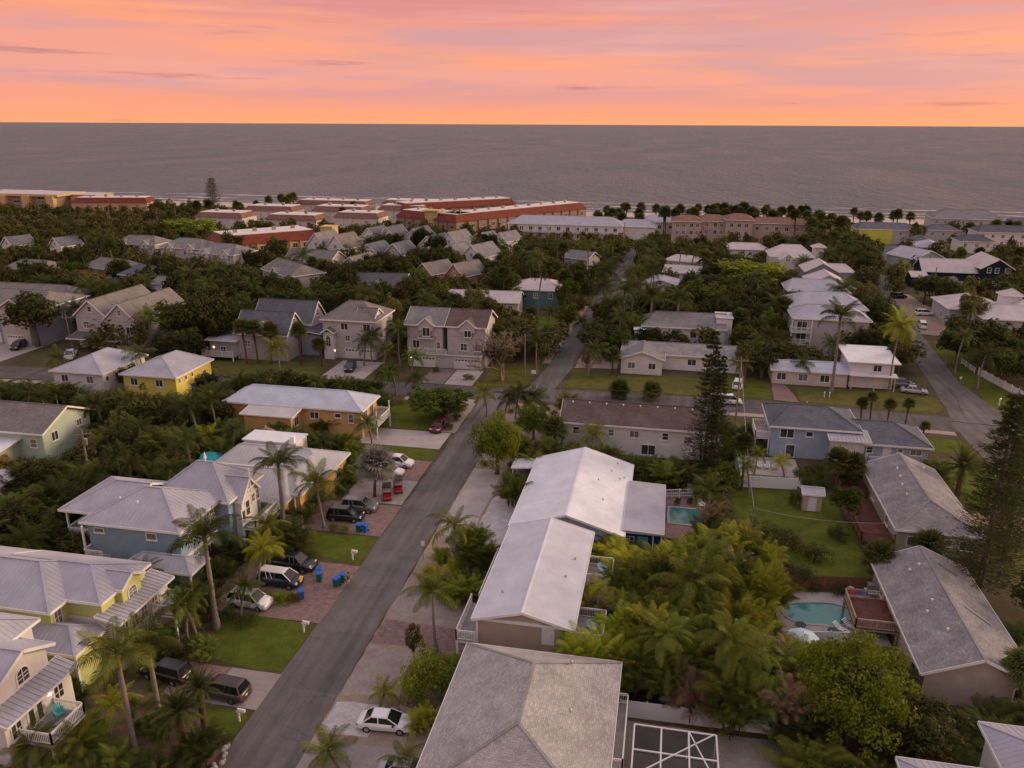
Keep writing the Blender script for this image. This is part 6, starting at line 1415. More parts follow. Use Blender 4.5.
# ------------------------------------------------------------------ fences
def fence(label, p0, p1, h, mat, pw=2.0, style='solid', cat='fence', name='fence'):
    a, b = Vector((*p0,0)), Vector((*p1,0)); L = (b-a).length; n = max(1, round(L/pw)); w = L/n; ang = math.atan2(b.y-a.y, b.x-a.x)
    t = thing(name, label, cat, tuple(a), ang); m = MB(); e = .06
    if style == 'solid': m.box(e,w-e,-.022,.022,.08,h-.1); m.box(e,w-e,-.035,.035,h-.1,h-.02); m.box(e,w-e,-.035,.035,.03,.08)
    elif style == 'boards':
        k = max(1, int(w/.15)); rr = random.Random(int(L*10))
        for i in range(k): m.box(w*i/k+.006, w*(i+1)/k-.006, -.012+rr.uniform(-.008,.008), .012, .04, h-rr.uniform(0,.05))
        m.box(.05,w-.05,.013,.06,h*.25,h*.25+.08); m.box(.05,w-.05,.013,.06,h*.8,h*.8+.08)
    elif style == 'picket':
        k = max(1, int(w/.17))
        for i in range(k): m.box(w*(i+.2)/k, w*(i+.8)/k, -.012, .012, .06, h-.12*abs(math.sin(math.pi*(i+.5)/k)))
        m.box(0,w,.013,.05,h*.25,h*.25+.08); m.box(0,w,.013,.05,h*.7,h*.7+.08)
    elif style == 'rail':
        for z in (h*.3,h*.6,h*.95): m.box(.05,w-.05,-.03,.03,z-.06,z+.06)
        k = max(1,int(w/.25))
        for i in range(1,k): m.box(w*i/k-.015,w*i/k+.015,-.015,.015,h*.3,h*.95)
    pm = m.mesh('panel', mat); po = MB(); po.box(-.065,.065,-.065,.065,0,h+.04); po.add([(-.08,-.08,h+.04),(.08,-.08,h+.04),(.08,.08,h+.04),(-.08,.08,h+.04),(0,0,h+.14)],[(3,2,1,0),(0,1,4),(1,2,4),(2,3,4),(3,0,4)]); pm2 = po.mesh('post', mat)
    for i in range(n): inst('panel', pm, t, (w*i,0,0))
    for i in range(n+1): inst('post', pm2, t, (w*i,0,0))
fence('brown board fence behind the kidney pool',(13.4,79.9),(23.6,81.4),1.85,'wood_fence',2.4,'boards')
fence('white panel fence on the near side of the kidney pool',(13.1,70.1),(20.0,71.2),1.5,'vinyl_white',2.3)
fence('white panel fence below the palm thicket, beside the shingle roof',(-1.6,56.9),(11.6,57.2),1.7,'vinyl_white',2.2)
fence('white panel fence of the blue house pool, lawn side',(11.9,106.0),(19.4,106.6),1.7,'vinyl_white',2.3); fence('white panel fence of the blue house pool, left side',(11.8,106.3),(11.8,117),1.7,'vinyl_white',2.3)
fence('white open railing behind the paved terrace of the white roofed house',(1.6,100.0),(7.2,101.4),1.4,'vinyl_white',1.9,'rail')
fence('brown board screen at the low orange walled house',(-50.3,82.2),(-45.0,82.4),1.9,'wood_fence',2.4,'boards'); fence('white gate panel beside the brown board screen',(-44.8,82.5),(-42.6,82.6),1.7,'vinyl_white',2.2)
fence('white lattice fence with climbing plants at the right corner garden',(63.0,170),(66.0,154.6),1.6,'vinyl_white',2.4,'picket'); fence('short white rail by the right street',(62.3,178),(62.6,171),1.2,'vinyl_white',2.2,'rail')
fence('white garden wall panels left of the mauve three storey house',(16.6,168),(22.6,168.6),1.9,'vinyl_white',2.2); fence('long white rail fence before the brown condominium',(-16,326),(15,333),1.3,'vinyl_white',3,'rail')
fence('white fence strip behind the pale blue house, left',(-65.6,66.2),(-60.6,66.2),1.3,'vinyl_white',2.2)
fence('white panel screen beside the paved terrace',(4.6,102.6),(9.4,103.4),2.0,'vinyl_white',2.3)

# ------------------------------------------------------------------ pools and garden furniture
def pool(label, poly, mat, coping=.3):
    cx, cy = sum(p[0] for p in poly)/len(poly), sum(p[1] for p in poly)/len(poly); t = thing('swimming_pool', label, 'pool', (cx,cy,.03))
    P = [Vector((x-cx,y-cy,0)) for x,y in poly]; m = MB(); m.add([(p.x,p.y,.06) for p in P],[tuple(range(len(P)))]); m.build('water',mat,t)
    r = MB(); n = len(P)
    O = [p+p.normalized()*coping for p in P]
    r.add([(p.x,p.y,.13) for p in P]+[(p.x,p.y,.13) for p in O]+[(p.x,p.y,0) for p in P]+[(p.x,p.y,0) for p in O], [f for i in range(n) for j in [(i+1)%n] for f in ((i,j,n+j,n+i),(i,2*n+i,2*n+j,j),(n+i,n+j,3*n+j,3*n+i))]); r.build('coping','concrete_pale',t)
def kid(a):
    R = 1+.14*math.sin(a*2+.6)+.06*math.sin(3*a)-.30*math.exp(-((a-4.55)/.55)**2); return (17.5+3.2*R*math.cos(a), 75.8+2.5*R*math.sin(a))
pool('teal kidney shaped pool beside the beige house', [kid(2*math.pi*i/36) for i in range(36)], 'pool_water')
pool('small rectangular pool beside the white roofed house', organic(R4(2.2,6.6,93,97.4),.8,0), 'pool_water'); pool('narrow dark teal pool behind the blue house fence', organic(R4(13,18.8,107.6,110.4),.8,0), 'pool_teal')
def adirondack(x, y, z, rz, mat, label, group=None):
    t = thing('garden_chair', label, 'chair', (x,y,z), rad(rz), group)
    if 'adk'+mat not in CACHE:
        s = MB(); [s.box(-.26,.26,-.28+.12*i,-.18+.12*i,.36-.03*i,.385-.03*i) for i in range(5)]
        b = MB(); [b.bar((-.22+.11*i,.28,.24),(-.27+.135*i,.58,1.0-.04*abs(i-2)),.09,.025) for i in range(5)]
        a = MB(); a.box(-.07,.07,-.36,.42,.58,.61); l = MB(); l.box(-.035,.035,-.04,.04,0,.575)
        CACHE['adk'+mat] = [q.mesh(n_,mat) for q,n_ in ((s,'seat'),(b,'backrest'),(a,'armrest'),(l,'leg'))]
    s,b,a,l = CACHE['adk'+mat]; inst('seat',s,t); inst('backrest',b,t)
    for sd in (-1,1): inst('armrest',a,t,(sd*.33,0,0)); inst('leg',l,t,(sd*.33,-.28,0)); inst('leg',l,t,(sd*.33,.32,0))
adirondack(-45.2,44.5,3.0,60,'plastic_turquoise','turquoise garden chair on the white house deck')
adirondack(-4.7,64.2,3.0,60,'plastic_paleblue','pale blue garden chair on the near right deck of the tan house'); adirondack(-4.7,74.6,3.0,60,'plastic_paleblue','pale blue garden chair on the far right deck of the tan house')
adirondack(-45.2,60.0,3.0,60,'plastic_paleblue','pale blue garden chair on the lime house deck')
for x_, l_ in ((15.0,'left white garden chair beside the narrow pool'),(16.1,'middle white garden chair beside the narrow pool'),(17.2,'right white garden chair beside the narrow pool')): adirondack(x_,113,.02,0,'plastic_white',l_,'white chairs by the narrow pool')
adirondack(21.4,80.0,.02,0,'plastic_white','single white chair by the brown board fence'); adirondack(6.3,98.4,.02,20,'plastic_white','white chair by the rectangular pool')
def lounger(x, y, rz, mat, label, group=None):
    t = thing('sun_lounger', label, 'lounger', (x,y,.03), rad(rz), group)
    s = MB(); [s.box(-.32,.32,-.95+.16*i,-.83+.16*i,.33,.36) for i in range(8)]; s.build('seat',mat,t); b = MB(); [b.bar((-.32,.36+.14*i,.36+.09*i),(.32,.36+.14*i,.36+.09*i),.12,.03) for i in range(5)]; b.build('backrest',mat,t)
    for u in (-.3,.3):
        for v in (-.85,.3): MB().box(u-.03,u+.03,v-.03,v+.03,0,.32).build('leg',mat,t)
lounger(13.9,78.2,40,'plastic_black','left black sun lounger by the kidney pool'); lounger(14.8,78.7,40,'plastic_black','right black sun lounger by the kidney pool')
lounger(19.3,73.2,50,'plastic_white','left white sun lounger below the kidney pool'); lounger(20.3,73.9,50,'plastic_white','right white sun lounger below the kidney pool')
lounger(3.2,98.9,170,'plastic_black','left dark lounger by the rectangular pool'); lounger(4.8,99.2,175,'plastic_black','right dark lounger by the rectangular pool')
def table(x, y, label):
    t = thing('patio_table', label, 'table', (x,y,.03)); MB().tube([(0,0,.70),(0,0,.74)],.55,16).build('table_top','metal_dark',t); MB().tube([(0,0,0),(0,0,.7)],[.22,.05],8).build('leg','metal_dark',t)
table(15.2,72.6,'dark round patio table beside the kidney pool'); table(18.2,72.2,'small dark patio table by the white fence')
def parasol(x, y, h, R, mat, label, tilt=0, lift=0.0):
    t = thing('parasol', label, 'parasol', (x,y,0)); t.rotation_euler[1] = tilt; MB().tube([(0,0,0),(0,0,h+.1)],.04,7).build('pole','metal_grey',t)
    m = MB(); n = 8; m.add([(0,0,h)]+[(R*math.cos(6.2832*i/n),R*math.sin(6.2832*i/n),h-.55) for i in range(n)]+[(R*math.cos(6.2832*i/n),R*math.sin(6.2832*i/n),h-.72) for i in range(n)], [(0,i+1,(i+1)%n+1) for i in range(n)]+[(i+1,n+i+1,n+(i+1)%n+1,(i+1)%n+1) for i in range(n)]); m.build('canopy',mat,t)
parasol(14.7,68.6,2.6,1.5,'canvas_pale','pale blue and white parasol below the pool fence'); parasol(-61.2,92.6,4.4,1.9,'canvas_teal','teal parasol left of the seamed grey roof',.25); parasol(-62.9,90.6,3.0,1.3,'canvas_yellow','yellow parasol left of the seamed grey roof',-.1)
parasol(1.6,72.6,5.2,.35,'plastic_turquoise','folded turquoise parasol among the palms')
t = thing('beach_towel','red and blue towels drying on the pool deck rail','towel',(21.6,77.35,1.6)); MB().box(-1.3,-.3,-.03,.05,.3,1.06).build('towel','cloth_red',t); MB().box(-.2,.7,-.03,.05,.35,1.07).build('towel','cloth_blue',t)
t = thing('tiki_hut','round thatched hut behind the seamed grey roof','hut',(-57.4,102.4,0)); m = MB(); rr = random.Random(3)
m.tube([(0,0,2.4),(0,0,2.75),(0,0,3.4),(0,0,4.1),(0,0,4.6),(0,0,4.85)],[2.5,2.4,2.0,1.3,.6,.1],18); m.build('thatched_roof','thatch',t); MB().tube([(0,0,4.8),(0,0,5.15)],[.16,.05],7).build('finial','wood_tan',t)
for a in range(6): MB().tube([(1.9*math.cos(a*1.047),1.9*math.sin(a*1.047),0),(1.9*math.cos(a*1.047),1.9*math.sin(a*1.047),2.6)],.09,7).build('post','wood_pole',t)
h = House('garden_shed','small beige garden shed with grey roof on the back lawn',20.4,101.2,0,'shed'); h.roofed(19.0,21.8,99.9,102.3,0,2.5,.55,'x',0,0,'stucco_beige','metal_lavender',ov=.25); h.door('S',100.15,20.4,.05,.8,1.9)
# screened pool cage beside the shingle roof
m_ = material('insect_screen',(.03,.03,.035),rough=.9); nt_ = m_.node_tree; ms = nt_.nodes.new('ShaderNodeMixShader'); tr_ = nt_.nodes.new('ShaderNodeBsdfTransparent'); ms.inputs[0].default_value = .25
nt_.links.new(tr_.outputs[0], ms.inputs[1]); nt_.links.new(nt_.nodes['Principled BSDF'].outputs[0], ms.inputs[2]); nt_.links.new(ms.outputs[0], nt_.nodes['Material Output'].inputs[0])
t = thing('screen_enclosure','white framed screen enclosure beside the large shingle roof','enclosure',(2.6,47.5,0))
X0, X1, Y0, Y1, Z = -2.9, 3.4, -5.5, 5.4, 2.8
for x_ in (X0, X0+2.1, X0+4.2, X1):
    MB().bar((x_,Y0,Z),(x_,Y1,Z),.12,.12).build('beam','trim_white',t)
    MB().bar((x_,Y1,0),(x_,Y1,Z),.1,.1).build('post','trim_white',t)
for y_ in (Y0, Y0+2.7, Y0+5.45, Y0+8.2, Y1): MB().bar((X0,y_,Z+.005),(X1,y_,Z+.005),.1,.1).build('beam','trim_white',t)
for y_ in (Y0, Y0+2.7, Y0+5.45, Y0+8.2): MB().bar((X1,y_,0),(X1,y_,Z),.1,.1).build('post','trim_white',t)
MB().bar((X0,Y0+5.45,Z+.02),(X1-.2,Y1,Z+.02),.09,.09).build('brace','trim_white',t); MB().bar((X1-2.1,Y1,Z+.02),(X1,Y0+5.45,Z+.02),.09,.09).build('brace','trim_white',t)
for i in range(3):
    for j in range(4): MB().box(X0+2.1*i+.07, X0+2.1*(i+1)-.07, Y0+2.72*j+.06, Y0+2.72*(j+1)-.06, Z-.004, Z+.004).build('screen','insect_screen',t)
for j in range(4): MB().box(X1-.004,X1+.004,Y0+2.72*j+.06,Y0+2.72*(j+1)-.06,.1,Z-.07).build('screen','insect_screen',t)
for i in range(3): MB().box(X0+2.1*i+.07,X0+2.1*(i+1)-.07,Y1-.004,Y1+.004,.1,Z-.07).build('screen','insect_screen',t)

# ------------------------------------------------------------------ the person by the bins
def skin(name, verts, edges, radii, mat, parent, root=0):
    me = bpy.data.meshes.new(name); me.from_pydata(verts, edges, []); me.materials.append(MATS[mat]); o = bpy.data.objects.new(name, me); link(o, parent)
    md = o.modifiers.new('skin', 'SKIN'); 
    lay = me.skin_vertices[0] if me.skin_vertices else None
    if lay is None: me.attributes.new; 
    for i, r_ in enumerate(radii): me.skin_vertices[0].data[i].radius = (r_, r_)
    me.skin_vertices[0].data[root].use_root = True; o.modifiers.new('sub', 'SUBSURF').levels = 1; return o
material('skin_tone', (.42,.25,.18), rough=.6, var=.05); material('shirt_grey', (.10,.10,.095), rough=.9, var=.1); material('shorts_white', (.55,.53,.5), rough=.9, var=.06); material('hair_dark', (.035,.025,.02), rough=.8)
def person(x, y, rz):
    t = thing('person','person in dark grey top and pale shorts standing by the bins','person',(x,y,.03),rad(rz))
    def limb(m, pts, rs): m.tube(pts, rs, 8)
    V = [(0,0,.92),(0,0,1.12),(0,0,1.38),(0,0,1.50),(0,.01,1.58),(0,-.01,1.68),(0,0,1.74)]; E = [(i,i+1) for i in range(6)]; Rd = [.13,.12,.13,.055,.06,.085,.05]
    def chain(start, pts, rs):
        p = start
        for q, r_ in zip(pts, rs): V.append(q); E.append((p, len(V)-1)); Rd.append(r_); p = len(V)-1
    chain(0,[(.10,0,.86),(.11,-.04,.48),(.11,.02,.09),(.11,-.12,.04)],[.095,.058,.04,.035]); chain(0,[(-.10,0,.86),(-.11,.06,.48),(-.11,.14,.10),(-.11,.02,.04)],[.095,.058,.04,.035])
    chain(2,[(.19,0,1.40),(.25,.02,1.14),(.25,-.10,.92),(.25,-.14,.84)],[.06,.042,.032,.03]); chain(2,[(-.19,0,1.40),(-.25,.02,1.14),(-.24,-.06,.90),(-.24,-.08,.82)],[.06,.042,.032,.03])
    for hx, hy in ((.25,-.14),(-.24,-.08)):
        hb = len(V)-1 if hx < 0 else len(V)-5
        for k in range(5): V.append((hx+(-.03+.015*k), hy-.02-(.02 if k == 0 else 0), .77+.012*abs(k-2))); E.append((hb, len(V)-1)); Rd.append(.008)
    skin('body', V, E, Rd, 'skin_tone', t)
    s = MB(); s.tube([(0,0,.90),(0,0,1.12),(0,0,1.36),(0,0,1.45),(0,0,1.49)],[.17,.155,.185,.13,.07],12)
    for sd in (-1,1): s.tube([(sd*.13,0,1.41),(sd*.21,0,1.34),(sd*.25,.02,1.16)],[.08,.08,.065],8)
    s.build('shirt','shirt_grey',t,smooth=True)
    q = MB(); q.tube([(0,0,.78),(0,0,.92)],[.185,.165],12)
    q.tube([(.10,0,.88),(.11,-.03,.54)],[.115,.10],9); q.tube([(-.10,0,.88),(-.11,.05,.54)],[.115,.10],9); q.build('shorts','shorts_white',t,smooth=True)
    hr = MB(); hr.tube([(0,.03,1.62),(0,.03,1.70),(0,.02,1.77),(0,.01,1.80)],[.085,.10,.075,.02],10); hr.build('hair','hair_dark',t,smooth=True)
    for sd in (-1,1): MB().tube([(sd*.035,-.085,1.685),(sd*.035,-.098,1.685)],.012,6).build('eye','plastic_black',t)
person(-31.9,71.2,-60)

# ------------------------------------------------------------------ trees, palms and shrubs where they stand
LEAF = ['leaf_dark', 'leaf_fan', 'leaf_gold', 'leaf_green', 'leaf_lime', 'leaf_olive', 'leaf_palm', 'leaf_palm_dark', 'leaf_palm_dry', 'leaf_palm_lime', 'leaf_pine', 'leaf_rust', 'leaf_silver']
KIND = ['coconut', 'royal', 'fan', 'date', 'areca', 'broad', 'dense', 'spread', 'sparse', 'shrub', 'norfolk', 'casuarina', 'bare', 'fine']
# named ones: kind, x, y, height, crown size, turn, leaf material, fronds as parts, label
NAMED = [
('coconut',-45.8,40.9,2.6,0.94,1.2,'leaf_palm',1,'palm at the very bottom left corner'),
('coconut',-42.9,42.3,2.6,0.94,0.4,'leaf_palm',1,'palm cut by the bottom edge, below the white house deck'),
('coconut',-38.4,43.2,1.3,0.83,3.8,'leaf_palm',1,'low palm at the bottom edge, lower left garden'),
('royal',-39.5,45.1,8.2,1.18,5.0,'leaf_palm',1,'royal palm with bright shaft in the lower left garden'),
('date',-35.5,45.9,3.9,0.75,4.1,'leaf_palm_dark',1,'bushy pygmy date palm below the brown SUV'),
('coconut',-42.7,46.4,3.0,0.71,0.1,'leaf_palm_lime',1,'low yellow green palm under the royal palms'),
('coconut',-22.6,46.4,1.7,0.83,3.1,'leaf_palm',1,'small palm at the bottom edge beside the street'),
('coconut',-18.1,46.7,1.3,0.71,0.5,'leaf_palm',1,'small palm at the bottom edge by the silver car'),
('shrub',-32.7,47.6,0.9,0.6,4.2,'leaf_green',0,'small round shrub by the stone edging'),
('date',-34.9,47.9,4.7,0.6,4.1,'leaf_palm_dark',1,'dark bushy palm just right of the pygmy date palm'),
('royal',-39.5,48.6,6.4,1.06,2.8,'leaf_palm_dark',1,'second royal palm right of the bright shafted one, lower left garden'),
('coconut',-21.7,53.4,1.3,0.59,1.5,'leaf_palm_lime',1,'tiny palm above the white sedan'),
('shrub',-18.8,54.5,6.1,1.7,3.9,'leaf_lime',0,'yellow green bush left in the round bed by the street'),
('shrub',-16.8,55.1,5.2,2.22,1.3,'leaf_green',0,'dark green bush right in the round bed by the street'),
('fine',16.7,56.4,11.0,4.37,2.5,'leaf_lime',0,'large round green tree beside the white fence, lower right'),
('shrub',-42.4,56.9,1.8,1.3,0.7,'leaf_dark',0,'dark shrub under the clumped palms by the big lawn'),
('shrub',-18.4,56.9,5.2,1.41,4.7,'leaf_lime',0,'upper yellow green bush in the round bed by the street'),
('shrub',-41.5,57.7,2.2,1.3,0.2,'leaf_green',0,'tall shrub at the left end of the big lawn'),
('coconut',-42.6,59.1,4.4,0.83,4.0,'leaf_palm',1,'small palm just right of the dark clumped palm'),
('coconut',-43.7,59.2,4.8,0.89,0.6,'leaf_palm_dark',1,'dark clumped palm beside the lawn, lower left'),
('sparse',-20.7,59.5,4.7,1.1,1.4,'leaf_olive',0,'small thin tree beside the gravel patch'),
('royal',-41.9,61.5,8.8,1.32,2.8,'leaf_palm_dark',1,'tall royal palm with yellow shaft before the pale blue house'),
('coconut',-19.4,62.2,6.0,1.0,2.0,'leaf_palm',1,'coconut palm by the gravel patch right of the street'),
('shrub',-39.3,62.6,1.4,1.3,0.6,'leaf_green',0,'round shrub before the white SUV'),
('areca',-4.9,62.7,3.6,0.9,0.1,'leaf_palm_lime',0,'bright yellow palm clump beside the shingle roof corner'),
('shrub',-41.8,63.3,1.3,1.1,1.4,'leaf_green',0,'round shrub under the tall royal palm'),
('fan',31.7,63.6,4.5,1.35,1.8,'leaf_fan',0,'fan palm on a bare trunk at the lower right edge'),
('coconut',-40.5,63.7,3.4,0.73,6.2,'leaf_palm_dark',1,'short palm before the white SUV'),
('areca',-8.4,66.3,3.4,0.7,2.4,'leaf_palm_dry',0,'brown dry palm clump below the white door'),
('shrub',-39.2,66.9,1.2,1.0,0.1,'leaf_lime',0,'first hedge shrub from the left beside the blue bin'),
('shrub',-38.2,67.0,1.2,1.0,0.5,'leaf_lime',0,'second hedge shrub from the left beside the blue bin'),
('shrub',-37.3,67.1,1.2,1.0,0.7,'leaf_lime',0,'third hedge shrub from the left beside the blue bin'),
('shrub',-36.3,67.3,1.2,0.9,5.5,'leaf_lime',0,'fourth hedge shrub from the left beside the blue bin'),
('coconut',4.4,68.9,5.8,1.36,1.8,'leaf_palm',1,'large coconut palm standing out of the right thicket'),
('coconut',-41.2,69.1,4.3,0.85,1.2,'leaf_palm_lime',1,'young yellow green palm beside the black pickup'),
('areca',-20.1,69.9,3.0,0.75,5.4,'leaf_palm_lime',0,'bright lime palm clump by the tan house deck, left'),
('areca',-18.5,70.6,3.2,0.8,5.9,'leaf_palm_lime',0,'bright lime palm clump by the tan house deck, right'),
('coconut',-42.2,74.9,4.2,0.94,3.0,'leaf_palm',1,'leafy palm behind the young yellow green one'),
('coconut',-21.5,76.0,6.4,1.0,5.3,'leaf_palm',1,'slender coconut palm leaning over the street, left of the tan house'),
('areca',-18.3,76.0,5.2,1.3,3.0,'leaf_palm',0,'large bushy palm left of the tan house roof'),
('shrub',-41.1,78.6,1.4,1.2,2.8,'leaf_lime',0,'wide shrub left of the lawn above the paver drive'),
('areca',-20.3,79.3,4.6,1.1,5.5,'leaf_palm',0,'bushy palm behind the leaning coconut palm'),
('shrub',-40.7,79.9,1.3,1.1,0.5,'leaf_lime',0,'second wide shrub left of the lawn above the paver drive'),
('royal',-44.4,81.2,7.9,1.24,5.4,'leaf_palm_dark',1,'royal palm left of the pair by the low orange walled house'),
('areca',-3.9,81.3,3.6,1.1,3.6,'leaf_palm_lime',0,'lime palm clump below the royal blue end wall'),
('shrub',16.4,81.4,2.6,2.2,3.1,'leaf_dark',0,'large vine covered bush at the wooden fence, left'),
('norfolk',34.4,82.1,24.2,0.95,1.1,'leaf_pine',0,'tall broad pine at the right edge above the beige house'),
('areca',-2.4,82.5,2.8,0.9,4.1,'leaf_palm',0,'palm clump beside the teal door'),
('shrub',-38.6,82.9,1.0,0.8,2.1,'leaf_lime',0,'left clipped ball shrub before the dark cars'),
('shrub',-37.2,82.9,1.0,0.8,4.4,'leaf_lime',0,'right clipped ball shrub before the dark cars'),
('coconut',-40.0,83.1,5.8,1.12,2.8,'leaf_palm',1,'coconut palm with hanging fronds right of the royal palm, before the dark cars'),
('fan',25.0,83.1,3.1,1.5,2.5,'leaf_fan',0,'fan palm left of the beige house roof end'),
('areca',-5.7,83.2,3.4,1.1,4.3,'leaf_palm',0,'palm clump in the corner between the two long roofs'),
('areca',-43.4,83.5,2.6,1.0,4.5,'leaf_palm_dark',0,'palm clump between the two street palms'),
('shrub',18.9,87.3,2.0,1.8,2.0,'leaf_dark',0,'vine covered bush on the back lawn slope'),
('areca',-43.8,87.9,2.6,0.9,3.1,'leaf_palm_dark',0,'palm clump beside the white gate panel'),
('shrub',15.8,89.5,2.8,2.2,1.6,'leaf_dark',0,'vine covered bush behind the right thicket'),
('fan',31.7,89.5,2.1,1.35,3.5,'leaf_fan',0,'fan palm before the grey green house end wall'),
('shrub',13.2,89.7,3.0,2.2,2.7,'leaf_dark',0,'vine covered bush below the meter post'),
('norfolk',40.4,91.7,19.9,0.95,3.3,'leaf_pine',0,'second pine behind the tall broad one at the right edge'),
('fan',-36.9,92.7,4.7,1.9,6.2,'leaf_silver',0,'silver fan palm beside the golf carts'),
('shrub',22.4,92.8,2.2,1.6,3.3,'leaf_dark',0,'dark bush beside the lower dark deck'),
('areca',-18.2,94.1,5.2,1.15,2.2,'leaf_palm',0,'bushy palm on the red mulch bed beside the white roofed house'),
('areca',-41.7,96.6,2.6,0.9,2.4,'leaf_palm',0,'palm clump left of the silver fan palm'),
('broad',24.5,98.5,4.5,1.9,4.3,'leaf_green',0,'small tree over the dark deck of the grey green house'),
('areca',-44.7,98.7,2.8,0.9,5.8,'leaf_palm_dark',0,'third palm clump beside the low orange walled house'),
('coconut',-64.4,99.0,4.3,0.94,4.8,'leaf_palm_lime',1,'yellow green palm left of the thatched hut'),
('shrub',18.6,101.6,2.6,1.1,4.5,'leaf_dark',0,'bush left of the garden shed'),
('fine',-22.3,103.3,9.5,3.83,5.2,'leaf_lime',0,'bright yellow green tree beside the street, right of the junction'),
('coconut',12.8,103.5,4.0,0.59,2.5,'leaf_palm',1,'small palm before the white pool fence'),
('fan',11.9,104.9,7.0,1.05,3.6,'leaf_fan',0,'tall thin fan palm left of the blue house'),
('areca',-50.9,105.7,3.2,1.1,5.2,'leaf_palm_dark',0,'first palm clump before the low orange walled house, from behind'),
('areca',-46.7,106.6,3.4,1.1,2.8,'leaf_palm',0,'second palm clump beside the low orange walled house'),
('fan',24.7,106.9,4.5,1.45,2.4,'leaf_fan',0,'left fan palm of the pair on the back lawn edge'),
('fan',26.3,107.3,3.9,1.4,5.3,'leaf_fan',0,'right fan palm of the pair on the back lawn edge'),
('norfolk',8.2,107.5,19.2,0.55,1.6,'leaf_pine',0,'right stem of the two tall narrow pines left of the pool fence'),
('norfolk',6.8,107.9,22.6,0.66,1.7,'leaf_pine',0,'left stem of the two tall narrow pines left of the pool fence'),
('broad',26.1,107.9,3.2,1.5,4.1,'leaf_green',0,'little tree beside the fan palm pair'),
('fine',-19.8,108.2,4.5,2.2,1.4,'leaf_lime',0,'smaller lime tree below the bright yellow green tree'),
('coconut',13.8,108.7,4.3,0.59,4.9,'leaf_palm',1,'small palm behind the tall thin fan palm'),
('coconut',-43.4,108.9,4.3,0.94,4.5,'leaf_palm',1,'coconut palm at the corner of the orange house'),
('broad',-15.7,109.1,3.6,1.9,1.3,'leaf_green',0,'low green tree above the white roof'),
('date',40.8,109.3,4.2,1.05,1.3,'leaf_palm_dark',1,'canary date palm right of the blue house'),
('shrub',20.3,110.0,2.4,1.2,3.1,'leaf_green',0,'tall bush at the end of the white pool fence'),
('coconut',18.2,110.3,2.3,0.71,3.0,'leaf_palm_lime',1,'small palm inside the narrow pool fence'),
('coconut',-9.5,111.1,3.7,1.0,1.5,'leaf_palm',0,'palm before the long white building'),
('fan',-14.9,111.6,4.2,1.5,3.2,'leaf_fan',0,'fan palm at the left end of the long brown roof'),
('areca',-52.9,112.9,3.4,1.2,5.5,'leaf_palm',0,'palm clump under the orange house wall, right'),
('areca',-64.5,113.3,4.2,1.3,2.8,'leaf_palm_dark',0,'palm clump under the orange house wall, left'),
('areca',-59.3,113.5,3.6,1.2,5.2,'leaf_palm_dark',0,'palm clump under the orange house wall, middle'),
('fine',-19.4,117.2,6.5,2.6,5.5,'leaf_green',0,'green tree right of the bright yellow green tree'),
('coconut',-25.3,122.9,4.6,1.0,0.5,'leaf_palm_dark',0,'second palm from the left in the cluster at the street junction'),
('coconut',-21.3,124.2,4.6,1.0,0.7,'leaf_palm_dark',0,'fourth palm from the left in the cluster at the street junction'),
('spread',-37.4,124.3,4.7,4.45,3.1,'leaf_green',0,'low spreading tree above the maroon SUV'),
('coconut',-29.0,126.0,4.7,1.0,4.3,'leaf_palm',0,'first palm from the left in the cluster at the street junction'),
('coconut',-24.0,126.1,4.7,1.0,5.5,'leaf_palm_dark',0,'third palm from the left in the cluster at the street junction'),
('fan',42.4,131.8,1.6,0.7,0.6,'leaf_fan',0,'low fan palm at the pavement corner by the blue house'),
('fan',33.1,133.6,4.2,0.8,2.1,'leaf_fan',0,'first small fan palm of the row along the cross street pavement'),
('fan',34.6,133.9,5.3,0.8,2.1,'leaf_fan',0,'second small fan palm of the row along the cross street pavement'),
('fan',37.4,134.5,4.2,0.8,4.8,'leaf_fan',0,'third small fan palm of the row along the cross street pavement'),
('fan',40.5,135.1,4.2,0.8,0.8,'leaf_fan',0,'fourth small fan palm of the row along the cross street pavement'),
('coconut',-73.4,138.1,6.7,1.18,5.2,'leaf_palm',0,'bright coconut palm on the lawn below the dormer house'),
('fan',-7.7,140.7,1.5,1.5,0.1,'leaf_fan',0,'left round fan palm behind the long brown roof'),
('fan',-1.3,140.9,1.5,1.5,2.1,'leaf_fan',0,'right round fan palm behind the long brown roof'),
('coconut',-48.6,144.6,4.5,1.0,5.9,'leaf_palm',0,'fourth palm from the left between the tall grey house and the duplex'),
('shrub',-37.3,145.7,1.4,1.3,2.3,'leaf_dark',0,'shrub right of the duplex drive'),
('coconut',-54.8,146.1,4.6,1.0,1.0,'leaf_palm',0,'third palm from the left between the tall grey house and the duplex'),
('bare',-30.6,146.4,10.5,3.4,1.1,'leaf_olive',0,'half bare tree with grey branches beside the duplex'),
('fan',-85.2,146.9,7.7,1.45,3.8,'leaf_fan',0,'left fan palm of three before the double gabled dormer house'),
('fan',-82.9,147.3,7.5,1.45,3.9,'leaf_fan',0,'middle fan palm of three before the double gabled dormer house'),
('fan',-80.1,147.9,7.1,1.45,6.0,'leaf_fan',0,'right fan palm of three before the double gabled dormer house'),
('fan',-73.8,148.5,7.3,1.4,5.4,'leaf_fan',0,'fan palm at the right gable of the dormer house'),
('fan',-69.3,148.7,4.5,1.2,3.9,'leaf_fan',0,'fan palm left of the arched entry'),
('broad',-137.5,149.5,12.3,5.76,0.1,'leaf_dark',0,'big dark oak before the far left garage house'),
('shrub',-44.9,149.5,1.2,1.0,1.6,'leaf_dark',0,'small shrub between the duplex drives'),
